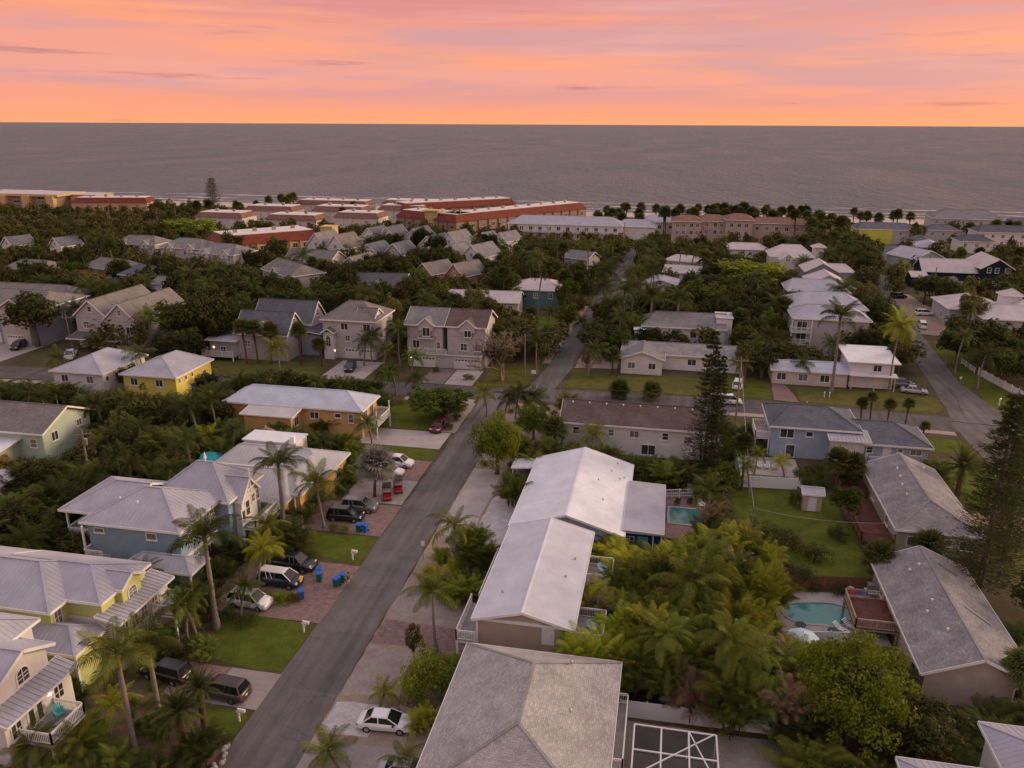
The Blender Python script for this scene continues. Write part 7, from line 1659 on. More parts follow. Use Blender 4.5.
('coconut',-108.5,149.7,8.0,1.36,2.4,'leaf_palm',0,'coconut palm right of the grey twin gabled house'),
('coconut',-60.7,150.5,5.4,1.0,5.7,'leaf_palm_dark',0,'first palm from the left between the tall grey house and the duplex'),
('coconut',-14.2,151.9,5.8,1.06,0.3,'leaf_palm_dark',0,'dark palm beside the bare twigs at the junction lawn'),
('royal',31.7,151.9,13.3,1.59,3.3,'leaf_palm_dark',1,'tallest royal palm, before the mauve three storey house'),
('coconut',-124.6,152.2,4.6,1.06,0.6,'leaf_palm_dark',0,'palm before the left garage of the twin gabled house'),
('coconut',-116.2,152.3,5.7,0.94,4.0,'leaf_palm_dark',0,'palm before the right gable of the twin gabled house'),
('dense',-98.8,153.4,13.4,5.64,0.5,'leaf_dark',0,'big dark tree right of the twin gabled house'),
('coconut',-60.2,153.6,5.5,1.0,1.6,'leaf_palm_dark',0,'second palm from the left between the tall grey house and the duplex'),
('dense',-105.1,153.8,10.8,4.83,4.6,'leaf_dark',0,'dark tree beside the coconut palm, left of the big one'),
('dense',-94.7,154.3,10.3,3.92,0.9,'leaf_dark',0,'dark tree just left of the three fan palms'),
('fan',-9.7,155.5,3.8,1.3,1.3,'leaf_fan',0,'fan palm at the corner of the small white gabled house'),
('coconut',42.7,155.5,12.3,1.53,1.1,'leaf_palm_lime',1,'tall palm with yellow top right of the low white porch house'),
('bare',-14.6,155.9,4.2,0.5,6.1,'leaf_rust',0,'small leafless shrubby tree on the junction lawn'),
('coconut',26.7,156.5,3.7,0.94,1.2,'leaf_palm_dark',0,'small palm before the long porch roof'),
('coconut',33.7,166.1,5.7,1.06,1.2,'leaf_palm_dark',0,'palm behind the tallest royal palm'),
('dense',60.0,174.5,8.2,3.72,4.6,'leaf_dark',0,'dark rounded bush left of the largest one'),
('coconut',-18.0,179.3,4.8,0.94,4.0,'leaf_palm',0,'palm at the narrow street mouth'),
('royal',-11.1,179.9,7.8,1.36,2.5,'leaf_palm_dark',1,'first of the five royal palms by the narrow street, from the left'),
('dense',65.7,180.2,8.8,5.08,5.7,'leaf_dark',0,'large dark rounded bush below the sprawling pink roofed house'),
('royal',2.7,181.0,9.7,1.42,6.2,'leaf_palm_dark',1,'fifth of the five royal palms by the narrow street, from the left'),
('royal',-3.2,182.4,9.4,1.42,1.3,'leaf_palm_dark',1,'fourth of the five royal palms by the narrow street, from the left'),
('royal',-9.7,186.7,9.4,1.42,0.0,'leaf_palm_dark',1,'second of the five royal palms by the narrow street, from the left'),
('broad',-156.4,190.1,9.2,6.57,3.7,'leaf_gold',0,'golden brown tree above the twin gabled house'),
('fan',66.1,191.8,9.0,1.5,4.8,'leaf_fan',0,'tall fan palm before the sprawling pink roofed house'),
('royal',-7.9,193.1,9.1,1.53,1.9,'leaf_palm_dark',1,'third of the five royal palms by the narrow street, from the left'),
('broad',-146.5,210.7,6.6,6.52,3.0,'leaf_gold',0,'low golden tree beside the small white house'),
('broad',-82.4,212.9,5.2,7.4,2.3,'leaf_olive',0,'olive tree behind the tall hip roofed house'),
('spread',-55.5,230.5,2.7,8.98,0.5,'leaf_green',0,'flat green tree before the pale pink roofed house'),
('dense',24.4,236.1,11.8,9.71,3.3,'leaf_lime',0,'wide golden green tree in the middle of the right gardens'),
('fan',78.1,240.9,5.7,1.6,4.0,'leaf_silver',0,'silvery fan palm below the navy house'),
('broad',-8.0,244.0,8.5,5.15,4.4,'leaf_rust',0,'russet brown tree beside the narrow street'),
('dense',-194.8,305.4,10.7,10.42,4.1,'leaf_lime',0,'rounded yellow green tree before the white apartment block'),
('casuarina',-237.1,391.7,21.5,1.0,5.6,'leaf_dark',0,'lone dark pine standing against the sea, upper left'),
]
NEAR = ['the white corner house', 'the lime green house', 'the large pale blue house', 'the low orange walled house', 'the orange house', 'the yellow house', 'the white twin house', 'the mint green gable house', 'the left edge cottage', 'the twin gabled house', 'the far left garage house', 'the double gabled dormer house', 'the tall hip roofed house', 'the duplex', 'the big shingle roof', 'the tan house', 'the white roofed house', 'the long brown roofed building', 'the blue two wing house', 'the grey green house', 'the beige pool house', 'the lower right corner house', 'the small white gabled house', 'the slate roofed house', 'the low white porch house', 'the mauve three storey house', 'the white villa cluster', 'the navy house', 'the sprawling pink house', 'the kidney pool', 'the garden shed', 'the red mansard apartments', 'the separate red mansard block', 'the white apartment blocks', 'the golden apartment block', 'the low red beach building', 'the beach motel', 'the brown condominium', 'the lone white hip roofed house', 'the teal house', 'the salmon pink cottages', 'the yellow green beach house', 'the large grey beach house', 'the paired white gables', 'the three white cottages', 'the long dark slate house', 'the left hip roofed row', 'the grey corner gable house', 'the bungalow pair', 'the long black roofed house', 'the mint green far house', 'the far left peaked cottages', 'the left edge slate house', 'the low grey oak house', 'the golden tree cottage', 'the pale pink long roof']
# the others: kind, x, y, height, crown size, leaf material, nearest landmark, side of it, place in its row
OTHERS = [
(4,-45.3,38.3,3.1,1,7,0,3,1),(4,-39.5,39.6,3.6,0.8,7,0,3,3),(4,-36.6,39.9,3.3,0.7,6,0,3,4),(4,-42.2,40,3.1,0.7,6,0,3,1),(4,-34.8,40.9,3.3,0.8,7,0,3,5),(4,-40.6,41,2.9,1,7,0,3,2),
(4,-38.9,41.4,2.5,0.6,6,0,3,3),(4,-33.2,41.7,3,0.8,7,0,3,6),(4,-36.4,42.3,2.8,1,7,0,3,4),(9,-40.3,43.2,1.1,1,5,0,3,0),(4,-33.3,44.3,3.3,0.9,7,0,3,7),(4,-42.9,44.7,3,0.7,6,0,3,2),
(4,-38.2,46.9,2.5,0.8,6,0,3,5),(9,-40.6,47.3,0.9,0.9,3,0,3,5),(9,-45.2,47.8,1,0.8,3,0,3,1),(4,-47.6,48.3,2.5,0.7,7,0,0,0),(9,-42.1,48.4,1.2,0.7,3,0,3,4),(9,-37.5,48.8,1.3,0.9,3,0,3,8),
(4,-49,49.2,2.4,0.8,6,0,0,0),(4,12.6,49.2,3.8,1,7,21,2,2),(9,-43.2,49.7,1.2,0.9,3,0,3,3),(5,15.4,49.7,3.9,1.7,0,21,2,1),(4,-58,49.9,2.6,0.9,7,1,1,0),(9,-45,49.9,1.3,0.6,3,0,3,2),
(9,-41.4,50.2,0.8,0.9,3,0,3,6),(5,19,51.2,3.8,1.5,0,21,2,4),(9,-46.3,51.3,0.9,0.6,3,0,0,0),(4,13.2,51.6,4.6,1.3,6,21,2,1),(4,23.5,51.6,3.6,1,7,21,2,4),(4,16.9,51.8,3.1,1,7,21,2,3),
(4,-17.5,52,2.5,0.7,9,14,2,0),(9,-42.7,52.2,0.9,0.7,3,0,3,7),(4,13.5,53.3,3.7,1.1,6,21,2,2),(9,-45.4,53.7,1.1,1,5,1,3,0),(5,21.5,53.7,3.9,2.1,0,21,2,5),(9,17.6,53.9,1.8,1,3,21,2,0),
(4,23.7,54.2,4.1,1.1,7,21,0,2),(4,12.4,55.3,3.5,1,7,21,2,1),(4,-44,55.6,2.6,0.8,7,1,3,0),(5,22.3,55.7,4.4,1.9,0,21,0,1),(9,29.8,55.8,1.4,1.3,3,21,0,0),(5,19.8,56.2,3.5,1.9,0,21,2,3),
(4,-40.1,56.3,2.8,0.6,6,1,3,3),(4,7.4,56.6,4,1.1,6,14,3,2),(4,24.9,57,2.9,0.9,7,21,0,3),(4,13.7,57.4,5,1,6,29,1,4),(4,11.8,57.7,5,1,8,29,1,4),(4,4.1,57.9,5.7,1.1,8,14,3,0),
(4,7.1,58.2,6.6,1.4,6,14,3,1),(4,9.3,58.2,6.1,1.1,6,29,1,2),(5,18.4,58.2,3.9,1.6,0,21,2,2),(4,-45.4,58.3,2.5,0.6,6,1,3,1),(4,27.9,58.6,3.2,1,7,21,0,4),(4,-1.1,58.7,5.4,1.2,6,14,0,1),
(9,-19.1,58.9,0.9,0.6,3,15,1,0),(5,23.6,58.9,3.9,2.2,0,21,0,2),(4,-16.7,59.2,2.4,0.7,9,15,1,1),(4,-3.2,59.2,5.7,1.2,9,14,0,0),(4,1.7,59.3,5.9,1.1,6,14,0,2),(4,12.6,59.4,4.7,1,8,29,1,5),
(4,20.9,59.7,3,1.1,7,21,0,1),(4,-5,59.8,6.9,1.2,9,15,1,2),(4,4.4,60.1,6.6,1.3,6,14,0,3),(0,6.3,60.1,7.1,1.1,6,14,3,0),(4,15,60.1,3.2,1.1,7,29,1,3),(4,-0.5,60.5,4.3,0.9,8,15,3,2),
(4,11.1,60.5,5,1.2,9,29,1,5),(0,8.7,60.8,5.9,1,6,29,1,0),(4,28.6,61.2,2.9,0.9,7,20,1,2),(4,-68.8,61.3,4.2,1.1,7,1,2,0),(4,31.6,61.4,4.1,1,7,20,1,3),(9,25.6,61.5,1.4,1.1,3,20,1,2),
(4,-1.8,61.7,6,1,9,15,3,3),(0,2,61.7,5.8,1,6,15,3,2),(4,12.8,61.8,5.4,1.4,6,29,1,3),(9,22,61.8,1.9,1.2,3,20,1,1),(9,-46.9,62.2,1.3,1,4,1,3,0),(5,19.1,62.2,3.8,2.1,0,29,1,2),
(4,-43.9,62.4,4.2,0.9,6,1,3,2),(0,0.3,62.4,5.3,1,6,15,3,1),(9,16.6,62.4,1.9,1.1,3,29,1,2),(4,6.1,62.7,4.7,1,8,29,1,1),(4,4.1,63,5.3,1.1,7,15,3,4),(4,9.2,63.5,6.5,1,9,29,1,4),
(4,13.2,63.5,4,1.3,7,29,1,2),(4,11.3,63.6,5.5,1.1,8,29,1,2),(4,2.2,63.8,6.6,1.1,7,15,3,3),(0,-70.6,63.9,4.8,1,7,1,2,0),(4,-50.3,64,4.2,1.2,7,1,0,0),(9,-45.6,64.1,1.6,0.9,3,2,3,1),
(9,-48.3,64.2,1.2,0.9,4,2,1,0),(4,7.1,64.5,5,1,9,29,1,1),(0,-52,64.6,3.6,0.8,7,2,1,0),(4,21.6,64.6,4,1,7,20,1,1),(4,0.9,64.8,6.1,1,9,15,3,9),(5,16.1,64.9,4.2,1.6,0,29,1,1),
(4,-2,65,5.3,1.1,9,15,3,4),(4,4.2,65.1,6.3,1.3,6,15,3,5),(0,-64.8,65.2,5.2,1.1,7,2,2,2),(4,9.5,65.2,5.4,1.2,6,29,1,1),(4,11.6,65.3,4.3,1.1,8,29,1,3),(4,13.6,65.4,4,1,9,29,1,6),
(4,18.2,66,3.1,1,7,29,1,4),(4,-0.3,66.2,5.9,1.3,7,15,3,2),(4,7.8,66.5,6.7,1.2,9,29,1,2),(9,20.7,66.5,1.3,1.2,3,20,2,1),(4,2.8,66.6,5.6,1.2,9,15,3,13),(4,6,67,6.2,1.2,6,29,2,3),
(4,-4.5,67.2,5.5,0.8,8,15,3,1),(4,9.3,67.7,5.5,1.2,9,29,1,3),(4,0.2,67.8,5.2,1.2,6,15,3,3),(9,16.1,67.8,1.7,1.4,3,29,1,1),(4,-65.9,67.9,5.9,1.1,7,2,2,2),(5,-62.3,67.9,5,2.2,5,2,2,0),
(4,-2.3,68.2,5.9,1.1,9,15,3,2),(4,-46,68.3,3.1,1.1,7,2,3,1),(4,11.7,68.3,3.5,1.3,7,29,1,1),(0,-74.7,68.7,5.8,1,7,2,2,1),(9,18,68.9,1.3,1.5,3,29,1,3),(5,-71.7,69.1,6.7,2.8,0,2,2,1),
(4,0.9,69.2,4.9,1.3,9,15,3,10),(4,6.7,69.2,6,1.2,9,29,2,6),(4,-5.1,69.4,5.3,1.3,9,15,3,1),(9,22.3,69.4,1.7,1.1,3,20,2,2),(4,-68,69.5,4.6,1.5,7,2,2,1),(5,35.5,69.6,3.5,1.6,0,20,3,1),
(4,8.3,69.7,4.7,1.1,7,29,2,2),(4,10.7,70,5.9,1,9,29,2,12),(4,2.7,70.3,6.4,0.9,8,15,3,3),(4,-2,70.8,6.7,1.2,6,15,3,1),(4,-66.2,71.1,4.8,1.4,7,2,2,3),(4,9.2,71.1,4.8,1,8,29,2,4),
(4,1.2,71.5,5.1,1.1,9,15,3,12),(4,-76.5,71.6,5.5,1.3,7,8,3,1),(4,-0.4,71.8,4.7,1,9,15,3,7),(4,-73.8,71.9,4.8,1.4,6,2,2,1),(4,-21.5,71.9,2.1,0.5,9,15,2,3),(4,-17.5,71.9,2.1,0.7,9,15,2,5),
(4,4.4,71.9,6.6,1,9,29,2,4),(0,6.6,72,5.5,1.2,6,29,2,0),(9,-23.5,72.1,1.3,0.7,3,15,2,1),(9,-19.6,72.2,1.2,0.5,3,15,2,2),(4,-47,72.3,3.3,1.1,7,2,3,2),(4,11.2,72.4,6.9,1.1,9,29,2,13),
(4,-2.4,72.7,5.4,1.2,7,15,3,1),(4,8.4,72.7,6.6,1.2,9,29,2,10),(5,-69,73,5.1,2.1,0,2,2,2),(4,1.5,73.1,7.1,1.1,6,15,3,4),(4,35.2,73.3,3,1.1,7,20,3,0),(4,5.3,73.5,4.9,1.2,7,29,2,1),
(4,-0.7,73.9,6,1.3,6,15,3,2),(5,-66.6,74.1,6.3,2.6,0,2,2,3),(4,-23.4,74.2,2.1,0.6,9,15,2,1),(5,-74.6,74.5,4.8,2,5,8,3,2),(4,-20.4,74.5,2.9,0.6,9,15,2,4),(9,-45.5,74.6,1.3,1.1,4,2,3,0),
(4,-2.6,74.6,4.7,1.3,9,15,3,5),(4,8.7,74.6,5.1,1.1,9,29,2,11),(4,3.6,74.8,6.6,1.2,9,29,2,3),(4,12.1,74.8,6.2,1.2,9,29,2,15),(4,-78.4,75.4,4.4,1.3,6,8,3,1),(4,7.2,75.4,5.3,1.1,9,29,2,7),
(9,-38.4,75.6,1,1.2,3,2,3,3),(4,-68.8,75.8,4.4,1.5,7,2,2,5),(4,0.1,75.8,5.2,1.3,9,15,3,8),(4,-71.6,75.9,4.1,1.1,6,2,2,2),(5,38.5,75.9,6.8,2.7,0,20,3,2),(4,9.2,76.2,5.9,1.1,7,29,2,3),
(4,-40.8,76.3,4.2,1.2,7,2,3,5),(4,2.6,76.3,6,1.2,9,29,2,1),(4,-2.5,76.4,4.9,1.3,9,15,3,6),(4,-73.7,76.8,5.7,1.3,7,8,3,5),(4,-44.4,76.9,3.5,1.2,7,2,3,3),(4,4.7,76.9,7.2,1.4,6,29,2,1),
(4,12,77,5,1.1,8,29,2,5),(4,7.9,77.3,6.4,0.8,8,29,2,2),(4,-23.1,77.4,2.7,0.6,9,15,2,2),(4,-42.6,77.5,3.9,1.2,7,2,3,4),(9,-19.3,77.7,1,0.7,3,15,0,2),(4,9.4,77.9,5.7,1.1,6,29,2,5),
(4,-77.5,78.3,4.5,1.1,6,8,3,2),(4,5.5,78.3,7,1.2,6,29,2,2),(4,1,78.7,4.8,1.1,9,15,3,11),(4,-71.6,78.9,5.6,1.1,7,2,2,4),(4,8.1,78.9,4.7,1.2,9,29,2,9),(9,-43.7,79.1,1.2,0.9,3,2,3,2),
(4,-17.3,79.1,2.2,0.6,9,15,0,0),(4,-74.2,79.2,5.1,1.3,6,8,3,3),(9,-23.6,79.6,1.1,0.7,4,15,2,0),(4,12,79.6,5.6,1.1,9,29,2,14),(4,9.6,79.7,4.7,1.1,8,29,2,3),(4,3.6,80,5.5,1.1,9,29,2,2),
(4,6.1,80,6.3,0.9,8,29,2,1),(4,7.8,80.6,6.8,1.3,9,29,2,8),(9,20.5,80.6,1.3,1.6,0,29,0,3),(9,-18.1,81,0.9,0.8,4,15,0,0),(9,-21.1,81.1,1.1,0.8,3,15,0,1),(4,-77.5,81.3,4.3,1.4,7,8,3,4),
(4,12.1,81.3,4.8,1,9,29,0,3),(0,-70.5,81.7,5.2,1,7,2,2,3),(4,10.1,81.7,7.2,1.3,6,29,2,6),(4,-74.3,81.9,4.8,1.2,7,8,3,7),(9,14.5,82,2.4,1.6,0,29,0,2),(4,6,82.6,5,1,9,29,2,5),
(4,8.2,82.7,5.5,1.2,6,29,2,4),(9,-23.9,82.8,0.8,0.5,3,16,2,1),(4,-82.8,83.1,4.9,1.3,7,8,3,2),(0,-66.7,83.1,6.3,0.8,7,2,0,0),(4,12.1,83.6,4.8,1.1,9,29,0,2),(5,-80.4,83.7,5.5,2.8,0,8,3,1),
(4,-73.4,84.1,5.9,1.2,6,8,3,5),(4,10,84.1,6.4,1.1,9,29,0,1),(4,-76.4,84.2,5.3,1.2,6,8,3,4),(4,8.2,84.4,5.5,1.3,7,29,0,2),(0,-62.5,84.6,5.2,1,7,3,2,2),(9,6.1,85.3,2,1.6,0,29,2,0),
(4,-78.7,85.5,5.2,1.5,7,8,3,6),(5,-88.8,85.7,4.4,1.9,2,8,0,0),(0,-70.3,85.9,6.5,0.9,7,3,2,1),(9,14.1,85.9,1.8,1.4,3,29,0,1),(9,24.9,85.9,1.5,1.1,3,29,0,2),(5,-85.7,86.4,4.2,1.9,5,8,3,1),
(4,-82.1,86.4,5,1.4,7,8,3,3),(4,9.9,86.6,4.7,1,8,29,0,2),(4,-66,86.8,6,1.2,7,3,2,3),(4,-75.3,86.9,4.4,1.3,7,8,3,9),(9,12.1,87,1.5,1.5,0,29,0,1),(4,7.5,87.1,4.6,1.2,7,29,0,1),
(9,25.6,87.7,1.6,1.4,3,30,1,0),(4,8.9,88.1,4.7,1.1,7,29,0,3),(9,35.9,88.2,2.3,1.5,0,19,1,0),(4,-77.3,88.8,5.6,1.2,7,8,3,8),(5,-72.9,88.8,5.2,2.4,0,8,3,2),(9,11.3,89.5,1.4,1.7,0,30,1,2),
(4,7.1,89.6,6.2,0.8,8,29,0,1),(4,-68.6,89.7,5.2,1.2,7,3,2,2),(9,25.6,90.5,1.2,1.1,0,30,1,3),(5,-65.3,90.7,5.1,2.2,5,3,2,0),(9,-17.1,90.7,0.9,0.7,3,16,2,3),(5,-79.7,90.9,5.3,2.2,5,8,3,3),
(9,9.6,91,1.4,1.4,0,30,1,1),(0,-62.6,91.2,6.5,0.9,7,3,2,4),(0,7,91.4,5.2,1.1,6,30,2,0),(4,-72.4,92.4,5.3,1.2,7,3,2,1),(9,-41.5,92.6,1.7,1.2,3,3,3,0),(4,-74.7,92.7,4.3,1.2,7,8,3,10),
(4,-65.7,93,4.9,1.5,7,3,2,4),(9,9.1,93.4,2,1.1,3,30,2,3),(4,-67.7,93.9,5.2,1.1,6,3,2,2),(4,-63.2,93.9,5.5,1.1,7,3,2,6),(5,-76.8,94.7,5.9,2.2,0,8,3,3),(9,7.5,95.1,2,1.1,0,30,2,0),
(4,-79.8,95.2,5.4,1.1,6,8,0,0),(0,-66.4,96,5.1,0.9,7,3,2,3),(4,-61.3,96.1,5.4,1.5,7,3,2,8),(4,-72.2,96.4,5.3,1.3,6,3,2,1),(4,-69.2,96.6,5.3,1.2,6,3,2,3),(9,8.9,96.8,1.8,1.4,3,30,2,2),
(0,-75,97.1,4.8,1,7,8,3,0),(4,-67.8,98.3,5.4,1.2,7,3,2,5),(9,-19.6,98.4,1.2,0.7,3,16,2,2),(4,-77.3,98.6,5.6,1.2,7,7,3,5),(4,-42.5,98.8,3,0.9,6,3,3,0),(4,-80.6,98.9,5.2,1.5,7,7,3,4),
(0,-60.9,98.9,5,0.9,7,3,2,5),(4,-82.9,99.4,4.5,1.3,7,7,3,3),(2,9,99.5,2.6,0.9,1,30,2,2),(4,-75.2,99.9,4.4,1.5,7,7,3,7),(4,-72.4,100.1,5.3,1.2,7,4,1,1),(2,6.8,100.4,1.9,1.2,1,30,2,1),
(4,-43.2,100.6,3.8,0.8,6,3,0,2),(4,-65.8,100.9,4.1,1.3,7,3,2,7),(9,-18.4,101.1,1.2,0.8,3,16,0,4),(0,-51.4,101.2,3.8,0.8,7,3,0,1),(4,-77.9,101.3,4.5,1.4,7,7,3,6),(5,-81.8,101.4,5.8,1.7,5,7,3,0),
(0,-48.4,101.4,3.8,0.8,7,3,0,2),(4,-84.5,101.5,5.2,1.3,7,7,3,2),(9,-20.6,101.8,1.2,0.5,4,16,2,2),(4,-69.9,102,4,1.3,6,4,1,1),(4,-74.3,102.1,4.7,1.3,7,4,2,1),(9,-45.6,102.2,1.4,1.1,3,3,0,1),
(9,-19.3,102.6,0.7,0.5,3,16,0,3),(4,-62,102.9,4.2,1.3,7,4,1,3),(4,-43.7,102.9,3.4,0.7,6,3,0,3),(9,-0.6,103.2,1.4,1.6,3,16,0,5),(4,-64.6,103.3,5.5,1.2,7,4,1,2),(4,-53,103.3,4.4,1.1,7,3,0,0),
(4,1.7,103.5,4.3,1.1,6,17,1,3),(5,9.1,103.5,4.1,2,3,30,2,0),(5,-81.9,103.6,6.5,2.2,0,7,3,1),(9,-20.2,103.7,1.1,0.7,3,16,0,2),(4,4.5,103.7,3.7,1.1,7,30,2,0),(0,-86.1,104,5.7,0.9,7,7,3,0),
(5,-79.1,104,5.7,2.7,0,7,3,3),(4,-16.5,104,3.9,1.3,6,16,0,0),(4,-55.1,104.2,4.1,1,6,4,1,4),(9,7,104.3,1.7,1.1,3,30,2,1),(4,-90.4,104.5,5.1,1.3,7,7,3,1),(4,-47.1,104.6,4.3,0.9,6,3,0,1),
(0,-94.5,104.9,6.2,0.9,7,7,0,4),(4,-3.1,105,4,1.2,6,17,1,2),(4,-66.1,105.3,4.6,1.2,6,4,1,2),(9,-43.6,105.3,1.4,0.9,3,3,0,2),(5,-75.2,105.4,6.2,2.5,0,4,2,1),(0,-70.8,105.6,5.8,1.1,7,4,2,3),
(4,2.3,105.6,3.8,1.3,7,17,1,5),(4,9.4,105.6,3.9,1.2,6,30,2,0),(4,-48.8,105.8,3.4,0.7,6,4,1,5),(9,-20.8,105.8,1.2,0.6,3,16,0,1),(5,-11.7,105.8,4.9,1.6,3,16,0,0),(4,-0.9,105.8,3.6,1.1,7,17,1,4),
(4,5.2,105.8,3.6,1.1,7,17,1,6),(4,-58.3,105.9,3.7,1.1,7,4,1,4),(9,-24.7,105.9,0.9,0.7,4,16,2,1),(4,-8.3,105.9,4.8,1.1,7,17,1,2),(4,-15.7,106.1,4.8,1.1,7,16,0,0),(4,-61.1,106.2,3.3,0.7,6,4,1,3),
(4,-89.1,106.6,5.2,1.4,7,7,0,3),(0,-77.4,106.8,4.1,0.9,7,4,2,1),(0,-102.4,106.9,5.1,1.1,7,7,0,2),(4,-56.3,106.9,3,1.2,7,4,1,5),(9,21.1,107,2.1,1.5,3,30,0,1),(5,-83.9,107.3,5.2,2.3,0,7,3,2),
(0,-99,107.4,5,0.9,7,7,0,3),(4,-13.9,107.7,4.4,1.4,7,17,1,1),(4,-9.9,107.7,3.9,1.1,6,17,1,1),(0,-68.9,107.9,6.3,0.9,7,4,2,5),(4,-7.2,107.9,3.9,1.1,7,17,1,3),(9,-3.4,107.9,1.8,1.1,3,17,1,1),
(9,1,107.9,1.4,1.1,3,17,1,3),(9,4,107.9,1.7,1.3,3,17,1,5),(0,-109.2,108.1,5,1,7,7,0,1),(0,-92,108.1,4,1,7,7,0,5),(9,23.1,108.1,1.4,1.3,3,30,0,2),(0,-75,108.4,4.2,1.1,7,4,2,2),
(0,-86.7,108.6,4.3,1.1,7,7,0,6),(9,-46,108.9,1.6,1,3,4,3,2),(9,-49.3,109.1,1.3,1.2,3,4,3,1),(0,-73,109.6,4.1,0.9,7,4,2,4),(9,-21.2,109.6,1.8,1.4,3,17,2,3),(4,-79.4,109.8,4.4,1.1,6,5,1,2),
(0,-111.3,109.9,4.2,1,7,7,2,0),(9,10.2,109.9,1.9,1.1,3,30,2,4),(9,-24,110,0.8,0.6,4,17,2,1),(9,4.9,110,1.7,1.5,3,17,3,1),(5,-106,110.1,6.2,2.7,0,7,0,1),(4,-83.9,110.1,5.3,1.4,7,5,1,4),
(9,2.6,110.1,1.4,1.1,3,17,1,4),(9,-55.2,110.3,1.1,1.3,3,4,1,0),(9,-53.3,110.3,1,0.8,4,4,1,0),(4,-94.1,110.4,5.1,1.4,7,7,0,2),(5,-70,110.5,5.4,2.4,5,4,2,1),(9,-2.1,110.5,1.5,1.3,3,17,1,2),
(9,8.2,110.5,1.6,1.3,3,17,3,3),(4,-102.8,110.7,5.9,1.4,7,7,0,1),(9,23.5,110.7,1.4,1.5,0,30,0,2),(4,28.8,110.7,3,0.9,7,18,1,0),(9,-22.5,111.1,1,0.6,4,17,2,4),(4,-88.9,111.3,6,1.4,7,5,1,3),
(5,-98.8,111.5,5.7,2,0,7,0,2),(9,25.4,111.5,1.5,1.1,0,18,1,2),(4,-76.9,111.9,6,1.2,6,4,2,1),(9,21.6,112,1.8,1.3,0,30,0,1),(4,-86.2,112.1,4.7,1.4,6,5,1,1),(9,-19.3,112.1,1.1,0.6,4,17,2,8),
(4,38.4,112.1,4.1,1.2,7,19,0,0),(4,-80.9,112.2,4.9,1.4,7,5,1,6),(5,11.2,112.2,5.3,1.9,3,30,0,0),(4,-110.2,112.9,5.5,1.3,7,6,1,1),(4,-72,112.9,6.1,1.3,7,4,2,2),(4,-106.6,113.2,4.5,1.4,7,6,1,2),
(4,-94.8,113.4,4.4,1.2,7,5,1,1),(9,23.7,113.6,1.2,1.6,0,18,1,1),(4,-91.7,113.7,5.1,1.3,7,5,1,2),(4,-84.2,113.8,4,1.4,7,5,1,5),(9,-22.4,113.9,0.7,0.6,3,17,2,1),(9,-16,114.5,1.2,0.8,3,17,2,12),
(4,-100,114.6,4.3,1.3,7,6,1,5),(9,-18.5,114.8,1.2,0.5,4,17,2,9),(4,-103.3,115.2,4.5,1.3,7,6,1,4),(9,11,115.5,1.8,1.5,0,17,3,4),(4,-74.5,115.7,5.8,1.3,6,4,2,2),(4,-107.5,115.9,4.7,1.5,7,6,1,3),
(5,-70.7,116,5.1,2.4,5,4,2,2),(9,-15.8,116.5,1.2,0.8,4,17,2,12),(9,-24.7,116.7,0.9,0.5,4,17,2,2),(9,-21.1,116.7,1,0.7,4,17,2,7),(9,-22.6,117.6,0.7,0.7,4,17,2,5),(4,10.4,117.7,3.2,0.8,7,17,3,3),
(4,-74.8,117.9,5.5,1.2,7,4,2,3),(9,15.6,118.1,2.1,1.1,3,18,2,4),(9,-33.8,118.9,1.5,0.9,4,4,3,4),(4,-77.1,119,5.2,1.2,7,5,3,2),(9,-24.3,119.3,1.1,0.5,4,17,2,3),(4,12.4,119.3,3.8,1.1,7,18,2,1),
(9,-20.4,119.6,1.4,0.6,3,17,2,8),(9,7.5,119.8,2.2,1.6,0,17,3,1),(4,10.2,120.2,3.4,1.1,7,17,3,2),(4,-47.4,120.3,3.5,0.9,6,4,3,2),(9,-18.5,120.8,1.1,0.7,3,17,2,10),(4,-73.8,121,5,1.4,7,4,2,4),
(0,-71.4,121.4,4.7,1,7,4,2,6),(4,-78.4,121.5,4.1,1.4,7,5,3,3),(9,8.5,121.6,2.3,1.7,0,17,3,2),(9,-16.7,121.8,1,0.5,3,17,2,13),(9,11.6,122,1.4,1.5,0,17,3,5),(4,-35.9,122.2,3.5,1.1,7,4,3,2),
(9,-23.1,122.5,1,0.8,3,17,2,4),(5,-67.1,122.6,6.8,2.5,0,4,2,2),(9,-19.2,122.6,1.2,0.7,4,17,2,10),(4,13.7,122.6,3.2,0.8,7,18,2,2),(5,-63.1,123.3,6.6,2.4,0,4,0,0),(0,-58.9,123.3,4.9,0.8,7,4,0,3),
(9,-33.7,123.3,1.6,1,3,4,3,3),(4,10.1,123.3,2.8,0.9,7,17,3,1),(0,-52.7,123.4,4.9,0.7,7,4,0,5),(9,7.7,123.5,1.6,1.2,3,17,3,2),(4,-76.4,123.6,4.2,1.2,6,5,3,1),(4,-47.1,123.6,3.2,1,7,4,3,1),
(0,-61.3,123.9,4.7,0.7,7,4,0,1),(4,-49,123.9,3.6,0.8,6,4,3,1),(4,-72.7,124,6.2,1.1,7,4,2,5),(9,-22.8,124.3,0.9,0.8,3,17,2,5),(9,16,124.6,1.6,1.1,0,18,2,2),(9,13.6,124.8,1.7,1.5,0,18,2,1),
(9,-16.2,124.9,1.3,0.6,3,17,2,15),(9,11.6,124.9,2.1,1,3,18,2,2),(0,-51.1,125.3,4,0.7,7,4,0,6),(4,-66.8,125.5,5.9,1.5,7,4,0,1),(4,-34.4,125.5,3.2,1,6,4,3,3),(2,7.8,125.7,1.9,1.1,1,17,3,0),
